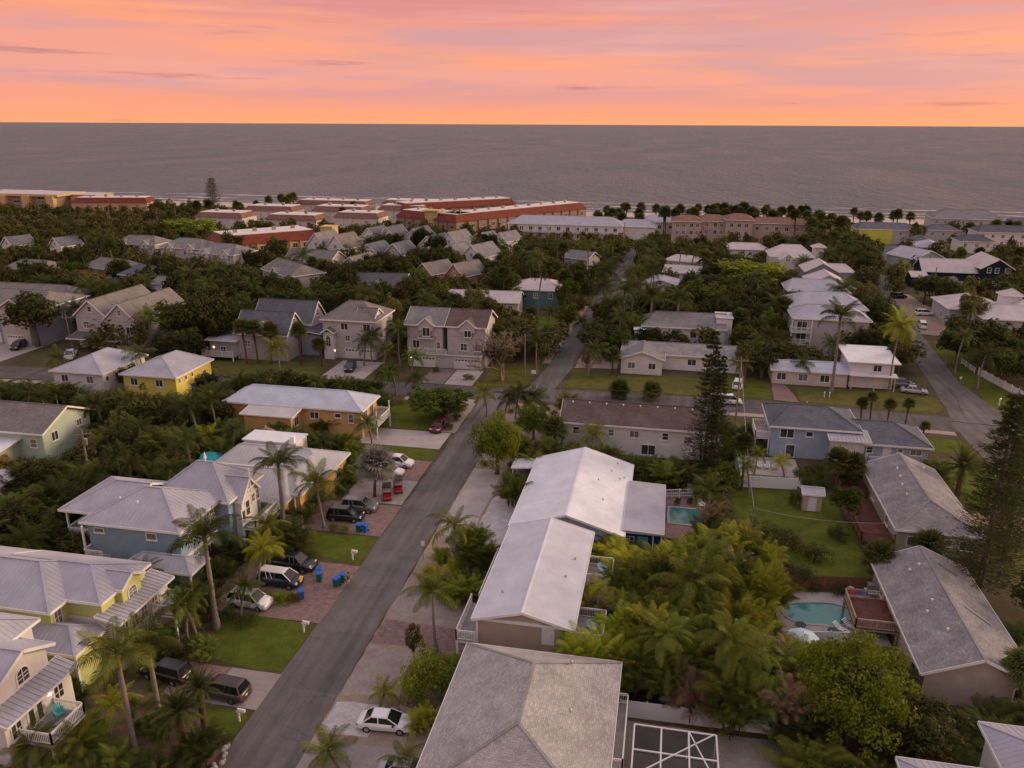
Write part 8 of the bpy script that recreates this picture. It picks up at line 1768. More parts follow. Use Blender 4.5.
(0,-54.8,125.8,3.8,0.8,7,4,0,4),(9,55.1,125.8,2.2,1.6,0,18,3,0),(0,-111.1,126,5.7,1.1,7,6,2,0),(5,-96.6,126,5,2.6,0,5,2,0),(0,-60.8,126.2,4.1,0.7,7,4,0,2),(9,-36.8,126.3,1.4,1,4,4,3,2),
(4,-48.8,126.7,3.8,0.9,6,4,0,3),(4,-63.3,126.9,5.9,1.4,6,4,0,2),(4,-76.3,127,4.1,1.2,6,5,3,2),(4,-70.9,127.2,4.9,1.4,7,4,2,6),(9,-16.3,127.2,1,0.6,3,17,2,16),(4,-73.7,127.4,4.8,1.3,7,5,3,4),
(9,15.3,127.5,2.1,1.2,3,18,2,3),(4,-67.6,127.6,5.1,1.2,7,4,0,2),(9,11.3,127.8,1.7,1,3,18,2,1),(9,8.8,128,1.3,1.1,0,17,3,3),(4,-54.6,128.3,4.7,1.2,7,4,0,8),(4,-82.8,128.4,4.6,1.2,7,5,3,1),
(9,-37.2,128.5,1.4,1,4,4,3,3),(9,-19.8,128.5,1,0.6,4,17,2,11),(4,-60.6,128.6,4.9,1.2,7,4,0,5),(4,-52.5,128.8,4.4,0.9,7,4,0,10),(9,-23.5,128.9,1.4,0.7,3,17,2,6),(9,-45.5,129,1.4,0.9,3,4,0,2),
(9,-25.3,129,0.9,0.8,3,17,2,2),(4,-57.3,129.1,4.6,1,7,4,0,7),(9,-50.3,129.2,1.3,1.1,3,4,0,1),(9,-17.8,129.6,1,0.8,3,17,2,14),(9,-41.6,129.7,1,0.9,4,4,3,1),(9,-34.1,129.7,1.2,1,3,4,3,4),
(4,-66.5,129.8,4.3,1.4,7,4,0,3),(4,-15.4,129.9,4.2,1.1,6,17,0,0),(4,-72.8,130,4.5,1.3,7,5,3,5),(0,-47.9,130.2,4.6,0.8,7,4,0,8),(0,-97.2,130.3,5.9,1.1,7,5,2,0),(4,-62.4,130.3,4.6,1.2,7,4,0,4),
(9,-21.4,130.6,1.3,0.7,3,17,2,9),(9,-24.5,130.7,0.9,0.7,4,17,2,6),(4,-68.7,131.1,4.1,1.1,6,4,0,1),(0,-44.3,131.3,4.4,0.8,7,4,0,10),(4,-59.8,131.4,3.4,1,7,4,0,6),(4,-55.4,131.4,3.1,1.1,7,4,0,9),
(9,-19.4,131.4,0.9,0.8,3,17,2,11),(4,-52.1,132,3.1,1.1,7,4,0,11),(9,-17.2,132.3,1.3,0.7,3,17,0,3),(9,-23.1,132.8,1,0.8,3,17,2,7),(9,-20.1,132.9,1.1,0.7,3,17,0,1),(0,-50.6,133.6,3.6,0.8,7,4,0,7),
(0,-47.9,133.6,5,0.8,7,4,0,9),(9,-17.9,133.6,0.8,0.7,3,17,0,2),(6,-99.9,144.9,6.4,3.3,0,6,0,0),(5,-96,145.3,6.5,3.1,0,11,1,0),(0,14.9,145.5,6.6,0.9,7,24,2,1),(5,-99.1,148.5,7,2.6,3,11,2,0),
(4,-105.5,148.8,4,1.5,7,9,3,0),(0,-24.4,151,6.7,1.1,7,13,3,1),(0,-53.1,151.2,7.7,1.1,7,13,2,0),(0,-55.5,157.1,7.7,1,7,12,3,0),(0,-132.7,157.6,6.8,1.3,7,10,3,0),(0,-90.6,157.9,8.6,1,7,11,2,1),
(5,19.6,158.3,6.2,3.5,0,24,2,1),(6,-98.9,158.8,7.4,3.1,0,11,2,1),(5,16.6,159,6.5,2.7,5,24,2,0),(5,-104.5,159.4,7.2,3.1,3,9,3,2),(0,-129.7,159.7,6.4,1,7,9,2,0),(6,-31.1,159.7,7.9,3.4,0,13,3,3),
(0,59.6,159.9,6.4,1.3,7,24,3,2),(6,68.7,160.2,7,2.4,0,24,3,6),(0,-109.7,160.4,7.3,1,7,9,3,0),(5,-95,161.2,7.9,2.8,5,11,2,0),(0,19.8,161.3,8.2,1.2,7,24,2,2),(0,-25.8,161.4,5.4,0.9,7,13,3,2),
(6,-34.2,162.4,8,3,0,13,3,1),(5,64.8,162.4,7.1,2.5,3,24,3,2),(6,-106.1,163.3,7.7,3.5,0,9,3,1),(6,46,163.4,7.7,2.4,0,24,3,2),(6,70.3,164.9,7,3.1,0,24,3,5),(6,-99.9,165,7.8,2.7,0,11,2,2),
(6,-57.1,165,7.6,2.7,0,12,3,0),(5,21.4,165.1,5.4,2.9,0,24,2,2),(6,-33.2,165.4,8.6,3.3,0,13,3,2),(0,-92.7,165.6,7.8,1.1,7,11,2,2),(6,24.7,165.8,6.2,3.4,0,24,2,3),(5,-109.5,166,8.4,2.6,3,9,3,1),
(6,-13.8,166,6.8,3.6,0,22,2,0),(5,-9.3,166.1,6.8,3,3,22,0,0),(6,-104.7,166.5,6.9,3.1,0,9,3,2),(6,-165.7,167.1,8.9,2.8,0,10,2,0),(0,-134.7,167.8,8.7,1.2,7,10,0,3),(5,-25.3,168,6,3.3,0,13,3,4),
(5,71.3,168,5.4,3.2,0,24,3,4),(5,19.2,168.3,6.1,2.7,3,24,2,0),(5,45.1,168.4,6,2.7,3,24,3,1),(0,58.3,169,7.8,1,7,24,3,1),(5,-56.8,169.4,5.8,3.5,0,12,0,4),(6,66.6,169.5,6.2,3.2,0,24,3,3),
(6,-12.6,169.7,6.7,3.2,0,22,0,2),(5,-9.3,169.7,7,3.2,0,22,0,3),(0,-66.8,170.1,10.8,1.3,7,12,0,3),(6,-35.6,170.2,6.8,3.3,0,13,0,0),(6,-98.5,170.3,8.7,3.6,0,11,2,3),(5,-62.2,170.9,10.4,2.9,5,12,0,1),
(6,40.8,170.9,8.3,2.9,0,24,0,1),(4,69,170.9,4.6,1.3,7,25,3,2),(5,-107.3,171,7.8,4,5,9,0,0),(6,-3,171,6.1,3.1,0,22,0,4),(0,72.8,171.3,6,1,7,25,3,0),(0,-92.1,171.8,8.8,1.2,7,11,0,2),
(6,-116.9,171.9,9.9,3.4,0,9,0,1),(0,-73.9,171.9,9,1.3,7,12,0,1),(6,46.8,171.9,8.5,3,0,24,3,1),(0,-9.3,172.7,7.8,1.1,7,22,0,0),(0,-69,172.8,10.1,1.3,7,12,0,2),(4,-27.8,172.9,3.8,1.1,7,13,0,0),
(6,16.7,172.9,7.7,2.7,0,23,3,1),(6,43.5,172.9,6.2,3,0,24,0,2),(6,-80,173.4,11.1,4,0,11,0,5),(6,-95.4,173.6,10.1,3,0,11,0,1),(5,-110.9,173.7,7.1,3.2,3,9,0,0),(0,-135.4,174,8.4,1.2,7,54,1,1),
(0,-49.6,174,7.7,1.2,7,13,0,1),(6,65.8,174.4,6.4,2.7,0,25,3,5),(6,-61.4,174.8,7.7,3.2,0,12,0,3),(2,69.9,174.8,5.3,1.2,1,25,3,0),(4,-116.1,174.9,4.9,1.5,7,9,0,0),(0,-127.5,175.1,10,1.2,7,54,1,2),
(5,-101.3,175.1,8.4,3.4,4,9,0,0),(6,-14.4,175.3,7.2,2.7,0,22,0,1),(0,-144.4,175.4,8.4,1.3,7,10,0,2),(6,-87.2,176.2,10.5,3.5,0,11,0,4),(5,-9.6,176.3,6.7,3.1,5,23,2,2),(5,48.8,176.3,7.3,2.5,3,25,3,0),
(0,-44.6,176.8,7.8,1.1,7,13,0,2),(5,-64.8,176.9,8,3.8,3,12,0,0),(6,43.6,177.1,7,2.9,0,25,1,0),(0,-56.6,177.2,8.2,1.1,7,12,0,5),(6,-117.4,177.4,10.9,3.1,0,54,1,2),(5,-12.4,177.4,7.5,3.5,0,23,2,2),
(0,-82.9,177.5,7.5,1.1,7,11,0,3),(5,-139,177.8,9.8,3.6,3,54,1,0),(5,-6.6,177.9,7.4,3.1,3,23,2,2),(5,18.2,178,7.7,2.5,3,23,3,0),(6,-107.8,178.3,9.2,3.9,0,9,0,2),(6,-94.8,178.5,9.5,4.2,0,11,0,2),
(5,70.7,178.5,7.6,2.8,3,28,1,0),(6,-113.2,178.7,9.6,3.1,0,54,3,1),(6,-100.7,178.8,8.2,3.4,0,9,0,3),(6,-79.1,179.8,10,4,0,11,0,7),(5,21.4,179.8,7.2,3.2,0,25,2,0),(6,46.7,179.8,7.1,3.2,0,25,3,3),
(0,-66,179.9,4.5,1,7,12,0,4),(5,24.6,179.9,8.5,2.2,3,25,2,3),(0,-129.8,180.3,7.3,1.2,7,54,1,3),(2,16.1,180.4,7.1,1.6,1,23,3,0),(5,-62.4,180.8,7.9,3.7,5,12,0,2),(6,-70.6,180.9,10.7,4.2,0,12,0,2),
(6,-121.5,181,11.7,4.3,0,54,1,1),(6,-8,181,7.2,3.1,0,23,2,4),(5,-135,181.3,10.5,3.5,5,54,1,0),(5,-83.5,181.5,10,2.9,0,11,0,6),(4,49.7,181.7,3.9,1.4,7,25,3,1),(6,-143.3,182,8.7,3.2,0,54,2,3),
(6,-174.3,182.1,11.9,3.5,0,52,1,3),(0,-161.3,182.3,7.6,1.3,7,10,0,1),(5,-149.7,182.3,10.3,4,5,54,2,1),(0,-103.6,182.3,5.4,1,7,54,3,3),(0,-99.7,182.4,5.6,1.1,7,11,0,1),(0,-58.1,182.4,7.6,1.2,7,55,1,0),
(6,-48.5,182.9,8.8,2.9,0,55,1,4),(6,18.5,182.9,6.5,3.4,0,23,3,2),(6,-75.5,183,10.6,4.3,0,12,0,1),(5,-22.4,183.1,8.3,2.6,3,23,2,1),(5,77.9,183.4,6.8,2.6,0,28,1,0),(6,-42.2,183.6,8.7,3,0,55,1,5),
(5,-110.1,183.7,7.4,3.6,0,54,3,4),(2,-62.4,184.1,4.2,1.7,1,55,1,1),(2,-31.1,184.1,4.9,1.3,1,55,1,3),(0,-114.7,184.2,8.8,1.2,7,54,3,2),(6,-13,184.2,8.5,2.6,0,23,2,1),(6,-155.5,184.4,9.9,4.1,0,54,2,1),
(5,-88.8,184.4,8.9,3.7,3,11,0,0),(5,-140.1,184.5,8.7,3.5,5,54,2,3),(6,-102,184.7,7.7,3.2,0,54,3,8),(0,-178.7,184.9,6.8,1,7,52,1,0),(5,23.2,185.1,8.4,2.4,3,25,2,2),(6,-95.2,185.8,9.6,3.5,0,11,0,3),
(0,-120.4,186,10.8,1.3,7,54,3,1),(5,-78.8,186,8.6,3.5,5,45,1,2),(5,-147,186.2,7.8,3.8,5,54,2,2),(6,-181.9,186.3,11.4,3.4,0,52,1,1),(5,-159.8,186.9,10.4,3.9,0,53,1,3),(5,-61.2,186.9,7.1,3.5,0,55,1,1),
(6,48.9,187.1,6.9,3.5,0,25,3,4),(0,-138.1,187.7,6.5,1.1,7,54,2,0),(0,-173,187.8,6.3,0.9,7,53,1,1),(0,-28,187.8,4.8,0.9,7,55,3,0),(0,-105,188,8.1,1.2,7,54,3,4),(5,-69,188.1,9,3.3,3,45,1,3),
(5,-46.1,188.1,9.9,3.2,5,55,1,0),(0,19.8,188.1,7.2,1.2,7,25,2,1),(5,-110.5,188.6,10.4,3.8,5,54,3,0),(5,-64.2,188.7,10.7,3.9,5,55,2,0),(0,16,188.8,7.4,1.2,7,23,3,0),(6,-54.9,188.9,9.1,3.5,0,55,1,2),
(5,-13.1,188.9,6.9,3.1,0,23,2,3),(2,26.2,189.4,8.4,1.7,1,25,2,2),(5,-82.6,189.7,8.9,3.7,3,45,1,2),(6,-77.7,189.8,10.6,3.4,0,45,1,4),(6,46.8,189.8,8.5,2.9,0,25,3,2),(2,-60,190,6.8,1.3,1,55,1,2),
(2,0.6,190.1,6.6,1.4,1,23,0,1),(5,4.4,190.1,8.6,3.2,5,23,0,3),(5,-86.9,190.7,9.7,3.5,3,45,1,1),(5,-115.7,190.8,9,2.9,0,54,3,3),(6,-180.6,191.1,9.3,4.2,0,52,1,4),(2,-112.9,191.2,4.7,1.4,1,54,3,0),
(5,-14.3,191.3,7.6,2.9,5,23,2,1),(2,-11.1,191.3,4.2,1.4,1,23,2,0),(5,-96.5,191.5,9.8,3.1,5,47,1,3),(6,-137.3,191.6,10.5,3.2,0,54,2,5),(0,-3.2,191.9,7.3,1.3,7,23,0,1),(6,-119.8,192.2,8.2,3.2,0,54,3,2),
(2,-82,192.4,7,1.6,1,45,1,0),(6,-52.8,192.4,7.9,4,0,55,1,3),(6,-171.4,192.5,10.9,4.3,0,53,1,1),(5,8.8,192.6,8.4,2.6,5,23,0,4),(6,-154.2,193,8.7,3.3,0,54,2,2),(6,16.8,193,10.9,3.8,0,23,0,6),
(5,-46.8,193.2,8.3,3.3,3,55,1,0),(6,-73.4,193.4,8.4,3.4,0,45,1,5),(4,72.2,193.5,3.4,1.4,7,28,1,2),(6,1.6,193.6,7.6,3.3,0,23,0,1),(5,-56.8,193.7,9.6,3,3,55,2,0),(5,-78.7,194.1,8.7,3.5,5,45,1,3),
(6,47.3,194.3,11,3.3,0,25,3,1),(6,-104.2,194.8,9.9,4,0,47,1,0),(2,22.4,194.8,5,1.6,1,25,2,1),(6,-111.4,194.9,9.5,3.9,0,54,3,7),(5,-178.5,195.6,10.7,3.7,0,52,3,0),(5,-99.9,195.7,8.4,3.5,5,47,1,2),
(6,-67.9,195.7,7.7,3.6,0,45,1,6),(6,-116.8,195.8,8.9,3.2,0,54,3,5),(5,19.7,195.8,6.7,3.7,3,25,2,1),(6,-83.1,195.9,11.6,4.3,0,45,1,3),(0,25.5,195.9,7.8,1.3,7,25,2,2),(0,12.2,196.1,7.9,1.2,7,23,0,2),
(6,-62.6,196.3,9.2,3.3,0,55,2,0),(6,-167.7,196.5,7.6,3.9,0,53,1,2),(5,-141.3,196.5,10.4,3.3,0,54,2,4),(5,-23.1,197.2,7.5,3.1,5,55,3,0),(6,3.9,197.2,9.8,4,0,23,0,2),(5,-73.2,197.5,8.7,3,5,45,1,4),
(6,-113.7,197.7,11.7,3.9,0,54,3,6),(0,-15.6,197.7,9.8,1.4,7,23,2,0),(6,-136.2,198.1,11.2,3.7,0,54,0,1),(5,-10,198.2,6.7,3.5,5,23,0,1),(5,-4.6,198.6,8.6,3.5,3,23,0,1),(6,-86.2,198.7,9.2,3.5,0,45,1,2),
(5,-0.6,198.8,8.8,3.5,3,23,0,2),(5,-191.8,198.9,9.3,3.7,0,52,1,2),(6,8.1,199.1,9.9,3,0,23,0,3),(5,-91,199.3,9.1,3,5,45,1,1),(6,47.8,199.6,10.6,3.8,0,25,0,4),(6,12.9,199.7,8.3,4.1,0,23,0,5),
(2,5.4,199.8,4.2,1.4,1,23,0,3),(0,-122.9,199.9,8.8,1.3,7,54,0,2),(6,25.2,201.3,10.3,2.9,0,25,0,2),(0,-166.6,202.3,7.1,1.1,7,53,1,2),(5,-171.1,202.4,10,3.4,3,53,1,0),(6,-88.3,202.6,9.7,3.7,0,45,1,1),
(4,70.1,202.9,3.4,1.5,7,28,1,1),(6,51.1,203.2,7.8,3.4,0,25,0,5),(5,-117.3,203.5,10.8,2.9,5,47,1,1),(5,-67.2,203.5,9.2,3.2,3,45,3,1),(6,30.3,203.6,9.4,3.4,0,25,0,3),(0,-126.9,203.8,7.7,1.3,7,54,0,1),
(2,4.5,203.9,7.3,1.7,1,23,0,2),(0,-33,205.1,10.8,1.2,7,39,1,0),(6,18.9,205.5,9.4,3.7,0,25,0,1),(0,25,205.7,7.7,1.1,7,25,0,3),(5,11,206,9.8,3.6,3,23,0,5),(2,7.1,206.4,5.6,1.7,1,23,0,4),
(6,-173.4,206.8,9.1,3.6,0,53,1,4),(0,41.8,206.9,9.1,1.4,7,25,0,4),(6,-89.2,207,11.2,3.8,0,45,2,1),(6,-157.8,207.1,10.1,4,0,53,1,5),(5,-25,207.1,9.1,2.8,3,39,1,0),(2,22.4,207.7,5.2,1.6,1,25,0,0),
(6,-124.8,208.5,10.2,4,0,54,0,2),(5,73.2,208.9,9.9,3.2,5,28,2,0),(5,-6.2,209.4,7.3,3.8,5,23,0,2),(5,2.6,209.4,8.8,3,3,23,0,3),(5,27.3,209.5,9.3,3.7,3,25,0,0),(6,11.3,210.5,8.2,4.1,0,23,0,4),
(0,23.5,211.2,10.9,1.2,7,25,0,2),(5,18.9,211.4,9.5,3.2,5,25,0,0),(6,-64.5,212,7.7,3.7,0,45,3,0),(0,14.5,212.4,7.8,1.4,7,25,0,1),(2,-23.8,212.6,8.7,1.5,1,39,3,2),(2,-43.9,212.9,8.8,1.6,1,39,2,0),
(5,49.8,213,8.8,3.3,5,26,1,2),(5,-130,213.3,10.3,3.1,5,47,2,0),(0,-16.1,213.4,10.6,1.4,7,39,3,2),(6,-124.3,213.6,9.1,4,0,47,2,1),(6,-89.4,213.7,10.3,4.2,0,45,2,2),(6,-203.7,213.8,11.1,4.3,0,52,2,2),
(5,-136.8,214.4,9.6,4,5,54,0,0),(5,7.1,215.1,9.8,2.8,3,23,0,4),(0,-3.4,215.4,10.9,1.4,7,39,3,6),(5,-206.6,216.3,10.3,3.9,5,52,2,0),(5,-69.6,216.6,9.3,3.7,3,45,3,2),(2,-27.2,216.9,7.7,1.8,1,39,3,1),
(0,-7.7,217.3,9.6,1.4,7,39,3,3),(0,46.5,218.3,8.5,1.2,7,26,1,0),(0,-154.7,218.5,6.6,1.2,7,53,3,0),(6,-45,218.5,10.2,3.5,0,39,2,0),(5,51.8,219,9.1,3.2,5,26,1,3),(0,-81.1,219.4,8.2,1.3,7,45,0,0),
(6,-75.1,219.4,10.6,4,0,45,0,6),(5,-149.6,219.8,10.8,3.5,5,53,3,0),(5,17.6,219.8,10,2.8,3,26,2,0),(6,-85.6,220.3,11.2,3.9,0,45,0,2),(0,-195.8,220.5,8.5,1.1,7,52,0,2),(2,31.1,221,7.6,1.8,1,26,1,0),
(6,11.8,221.3,9.8,3.3,0,26,2,3),(6,-201.3,221.4,11.1,4.2,0,52,0,2),(6,-205.7,221.7,10.1,4.2,0,52,0,1),(6,-216.7,222.3,11.4,3.5,0,52,2,1),(6,6.6,222.6,9.9,3.2,0,26,2,1),(6,-154.3,222.8,9.2,4.1,0,53,3,0),
(5,51.2,223,8.8,3.7,3,26,1,0),(6,-95.7,223.1,7.9,4.4,0,47,3,0),(6,-78,223.1,11.6,4,0,45,0,5),(0,-182,223.2,8,1.4,7,53,2,0),(5,23.1,223.6,9.5,3.4,5,26,1,1),(2,-8.3,223.8,8,1.9,1,39,3,3),
(6,-81.2,225.7,9.8,3.5,0,45,0,4),(6,-187.1,226,10.4,3.8,0,52,0,3),(0,-201.8,226.1,10.2,1.4,7,52,0,1),(6,-86.1,226.4,12,4.4,0,45,0,3),(6,12.7,226.9,9.3,4.2,0,26,2,4),(2,-30.5,227.2,5,1.7,1,39,0,1),
(0,-8.1,227.7,7.3,1.4,7,39,3,4),(6,-126.1,227.9,11.1,3.9,0,47,2,2),(2,-106.7,228.1,7.4,1.4,1,47,0,0),(6,-25.5,228.1,10.3,3.1,0,39,0,2),(0,-36.1,228.9,11,1.4,7,39,0,2),(6,-90.7,229.2,9.5,4,0,45,0,1),
(0,-4.4,229.3,10.2,1.3,7,39,3,5),(0,-20.6,229.5,8,1.3,7,39,3,1),(6,-77.5,229.9,10.1,3.6,0,40,2,1),(0,15.3,230,6,1.1,7,26,2,1),(0,91.2,230.4,6.5,1,7,28,0,3),(6,74.3,230.9,9.3,3,0,28,0,2),
(0,-39.3,231,7.9,1.1,7,39,0,1),(6,-49.9,231.1,9.8,3.8,0,40,3,2),(6,51.7,231.4,9.4,4.2,0,26,3,1),(0,78.7,231.4,6.2,1.1,7,28,0,2),(0,-183.9,232.7,10.3,1.2,7,53,0,1),(0,-179.4,232.8,9.3,1.3,7,53,0,2),
(0,20.3,234.6,7.5,1.2,7,26,2,3),(2,89.9,234.9,6.2,1.4,1,28,0,2),(0,-114.2,235,8.1,1.4,7,47,0,0),(6,94.8,235.4,8.4,3.5,0,28,0,3),(6,53.7,235.5,10.2,3.9,0,26,3,2),(6,-34.2,235.7,10.6,3.8,0,39,0,1),
(6,33.6,236,9.6,4,0,26,2,5),(6,-52.7,237,8.8,3.9,0,40,3,1),(0,79.3,237.1,4.4,1,7,28,0,1),(5,-78.3,237.6,9.7,3.7,5,40,2,2),(6,12.3,239,9.8,3.3,0,26,2,2),(5,-86.4,239.3,9.4,4,5,40,2,1),
(2,85.3,239.7,4.4,1.4,1,28,0,1),(2,-57.7,240,7.7,1.6,1,40,0,1),(6,71.6,240.7,8.6,3.6,0,28,0,1),(0,22.3,240.9,5.5,1,7,26,2,5),(0,18,241.5,8.3,1.3,7,26,2,2),(2,-43.1,242.9,8.5,1.5,1,40,3,0),
(6,-70.1,244.4,11.5,3.4,0,40,0,2),(6,-79,244.7,11.1,4,0,40,2,2),(2,-195,245.9,4.8,1.4,1,51,3,0),(0,21.5,246.9,7.6,1.2,7,26,2,4),(0,-40.6,247,9,1.2,7,40,3,0),(0,-98.4,247.2,8.1,1.3,7,43,1,0),
(6,-189.6,247.3,10.8,4.1,0,46,2,0),(0,15.7,248,9.9,1.3,7,48,1,4),(6,-68.8,248.2,9.6,4.2,0,40,0,3),(2,-6.6,248.7,7.3,1.6,1,48,1,1),(0,-196.7,248.9,9.6,1.4,7,51,3,2),(2,10.5,249.3,9.7,1.8,1,48,1,2),
(6,-129.3,249.4,11.5,3.7,0,43,1,0),(0,23.3,250.9,6.3,1.1,7,26,2,6),(0,39.1,252.3,9.1,1.2,7,26,0,1),(0,15.2,254.1,10.3,1.2,7,48,1,3),(5,67.1,254.8,9.9,3.7,5,27,2,0),(0,-19.3,255.7,8.1,1.1,7,48,2,5),
(0,46.7,256.6,10.2,1.2,7,26,0,3),(2,-33.3,258.1,9.7,1.7,1,39,0,2),(6,-151.6,258.9,11.6,4,0,46,3,0),(0,-5.7,259,8.8,1.2,7,48,1,1),(2,49.7,259.4,8,1.7,1,26,0,0),(6,15.7,259.6,9.9,4.2,0,48,1,0),
(0,-210.5,260.4,8.7,1.4,7,51,3,1),(0,-25.7,261.4,10.9,1.3,7,48,2,3),(0,53,262.3,11,1.2,7,26,0,6),(2,-49.3,262.5,7.6,1.5,1,40,0,2),(0,-35.9,264.1,10.5,1.2,7,48,2,2),(0,-21.3,265.3,8,1.4,7,48,2,4),
(0,-40.8,265.4,7.8,1.2,7,40,0,2),(0,-101.9,266.3,8.4,1.3,7,43,3,1),(0,50.4,266.3,9.3,1.3,7,26,0,4),(0,3.3,266.6,10.4,1.3,7,48,1,2),(6,-78.5,266.7,11.7,4,0,40,0,1),(0,-5.9,267.4,10,1.4,7,48,2,7),
(0,-97.3,267.7,9.6,1.3,7,43,3,3),(0,56.8,267.9,9.5,1.3,7,26,0,7),(0,14.8,268,7,1.2,7,48,3,1),(6,62.5,270.1,10.4,4.1,0,27,2,0),(0,51.4,270.6,9.3,1.3,7,26,0,5),(0,-8.6,270.7,9.4,1.3,7,48,2,6),
(0,-103.5,271.8,7.8,1.4,7,43,3,2),(0,7.6,273.1,8.8,1.3,7,48,0,2),(2,-38.3,274.7,7.2,1.5,1,48,2,1),(0,48.5,275.3,10.3,1.3,7,26,0,2),(0,-66,275.6,8,1.3,7,40,0,1),(6,-97.8,276.1,11.2,4.2,0,43,3,0),
(2,105,277.4,4.9,1.7,1,27,3,1),(0,-41.3,277.5,9.1,1.2,7,48,2,1),(0,-5.8,278.2,10.5,1.2,7,48,2,8),(6,-63.7,279.6,11.5,4,0,44,3,2),(2,-27.2,279.7,10,1.6,1,48,2,2),(0,47.6,279.7,9.4,1.3,7,38,1,0),
(0,40.5,280.3,10.5,1.3,7,48,3,2),(2,108.6,280.4,6.8,1.5,1,27,3,2),(2,37.3,282.8,9.9,1.6,1,48,3,0),(2,-182.2,283.5,5.4,1.8,1,46,0,0),(0,57.8,283.7,10.4,1.2,7,50,2,0),(6,-90.9,288.5,11.7,4.3,0,44,3,1),
(2,44.5,289.3,9.9,1.5,1,38,1,2),(2,9.5,289.4,8.2,1.5,1,48,0,0),(0,-4,289.5,7.9,1.3,7,48,0,1),(2,49.4,290.2,9,1.7,1,38,1,4),(2,96.1,292.9,7,1.5,1,50,3,2),(2,46.3,293.9,9.9,1.7,1,38,1,3),
(2,-245.3,297.4,5.5,1.8,1,51,0,0),(0,51.2,299,10.8,1.4,7,38,3,0),(2,61,299.2,9.6,1.8,1,50,2,2),(2,43.6,300.2,7.6,1.4,1,38,1,1),(2,49.6,302.7,9,1.9,1,38,3,1),(2,94.5,303.7,4.6,1.5,1,50,3,1),
(2,118.3,304.6,6.5,1.6,1,50,3,5),(2,59.1,308.6,9.5,1.7,1,50,2,1),(2,109.1,312.9,4.7,1.7,1,50,3,4),(2,102.7,313.3,4.9,1.4,1,50,3,3),(2,-293.8,331.5,6.6,1.4,1,35,1,2),(2,54.6,332.6,8,1.6,1,38,3,2),
(2,64,332.7,8.2,1.7,1,50,0,0),(2,-115.9,335.1,6,1.6,1,44,0,2),(2,-318.5,335.4,5.7,1.3,1,35,1,1),(2,-283.2,335.9,6.9,1.4,1,35,1,3),(2,-122.6,340.2,5.3,1.5,1,44,0,1),(2,66.1,340.5,11.2,2.2,1,41,1,3),
(2,59.9,343.3,8.4,1.6,1,41,1,1),(2,56.3,346.9,9.6,2.2,1,37,3,3),(2,67.5,350,9.7,1.8,1,41,1,2),(2,57.4,352.4,10.8,1.8,1,41,2,9),(2,62.4,352.5,8.6,1.7,1,41,2,13),(2,50.9,353.3,12.4,1.8,1,37,3,2),
(2,70.3,355.4,9.2,2,1,41,1,4),(2,-225.9,358.7,9.6,1.9,1,33,2,1),(2,62.1,359.7,10.8,1.9,1,41,2,12),(2,66.9,363,9.8,2.2,1,41,2,14),(2,-2.3,365.1,11.1,1.9,1,37,2,3),(2,-224,366.4,9.4,1.9,1,33,2,2),
(2,61.5,366.9,10.6,2.2,1,41,2,10),(2,1.7,367.1,10.2,2,1,37,2,4),(2,9.7,367.8,10.8,2.1,1,37,0,5),(2,-25.7,368.7,9.7,1.8,1,36,3,1),(2,-3,369.3,10.6,2.2,1,37,2,1),(2,61.9,369.5,8.8,1.8,1,41,2,11),
(2,19.4,370,9.8,2.2,1,37,0,10),(2,57.7,371.1,10.3,1.9,1,41,2,8),(2,23.1,371.2,10.6,1.8,1,37,0,13),(2,34.9,371.8,11.6,1.7,1,37,0,24),(2,8.2,372.3,9.6,2.1,1,37,0,4),(2,29.6,372.3,10.9,2.1,1,37,0,19),
(2,51.8,373.3,9,2,1,41,2,5),(2,134.3,373.3,8.2,1.9,1,49,0,1),(2,18.4,374.5,11.9,1.9,1,37,0,9),(2,55.9,374.5,12.1,1.8,1,41,2,6),(2,27.9,375,11.3,2,1,37,0,17),(2,-32.5,375.1,7.3,1.7,1,36,0,2),
(2,-14.3,375.1,7.5,1.6,1,36,3,2),(2,3.7,375.5,11.3,2,1,37,0,3),(2,-158.8,375.8,6.5,1.8,1,33,3,0),(2,31.7,375.8,12.5,2.2,1,37,0,21),(2,-3.1,376.1,9.8,2,1,37,2,2),(2,125.6,376.1,6.5,1.8,1,49,2,0),
(2,57.9,376.5,11.8,2,1,41,2,7),(2,23.3,376.6,12.1,2.1,1,37,0,12),(2,36.5,376.8,10.1,2.1,1,37,0,25),(2,44,376.8,9.3,2.2,1,37,3,1),(2,140.5,376.9,7.9,1.6,1,49,0,2),(2,-216.8,378.2,8.2,1.7,1,33,2,3),
(2,28.6,379.6,9.9,2,1,37,0,18),(2,-29.4,380.5,7,1.8,1,36,0,4),(2,-22,382.1,6.1,2,1,36,0,6),(2,-34.5,382.4,7.4,1.7,1,36,0,1),(2,82.4,382.5,9.5,1.6,1,41,0,4),(2,45.9,383.3,8.7,2,1,37,0,26),
(2,90.1,383.9,9,1.8,1,41,0,6),(2,103.6,384.7,9.8,1.6,1,41,3,0),(2,-14.9,385.2,8.1,2,1,36,0,9),(2,-218.5,385.4,6.7,1.7,1,33,2,4),(2,35.6,385.4,8.9,1.7,1,37,0,23),(2,147.7,386.6,6.4,2,1,49,0,3),
(2,100.1,391.4,9.8,1.9,1,41,0,7),(2,-24.5,392,7.3,1.9,1,36,0,5),(2,33.2,393.9,8.7,1.7,1,37,0,22),(2,-196.9,394.3,9.3,1.8,1,33,0,4),(2,-214.3,394.6,6.9,1.7,1,33,0,1),(2,50.4,395,9.6,1.7,1,41,2,3),
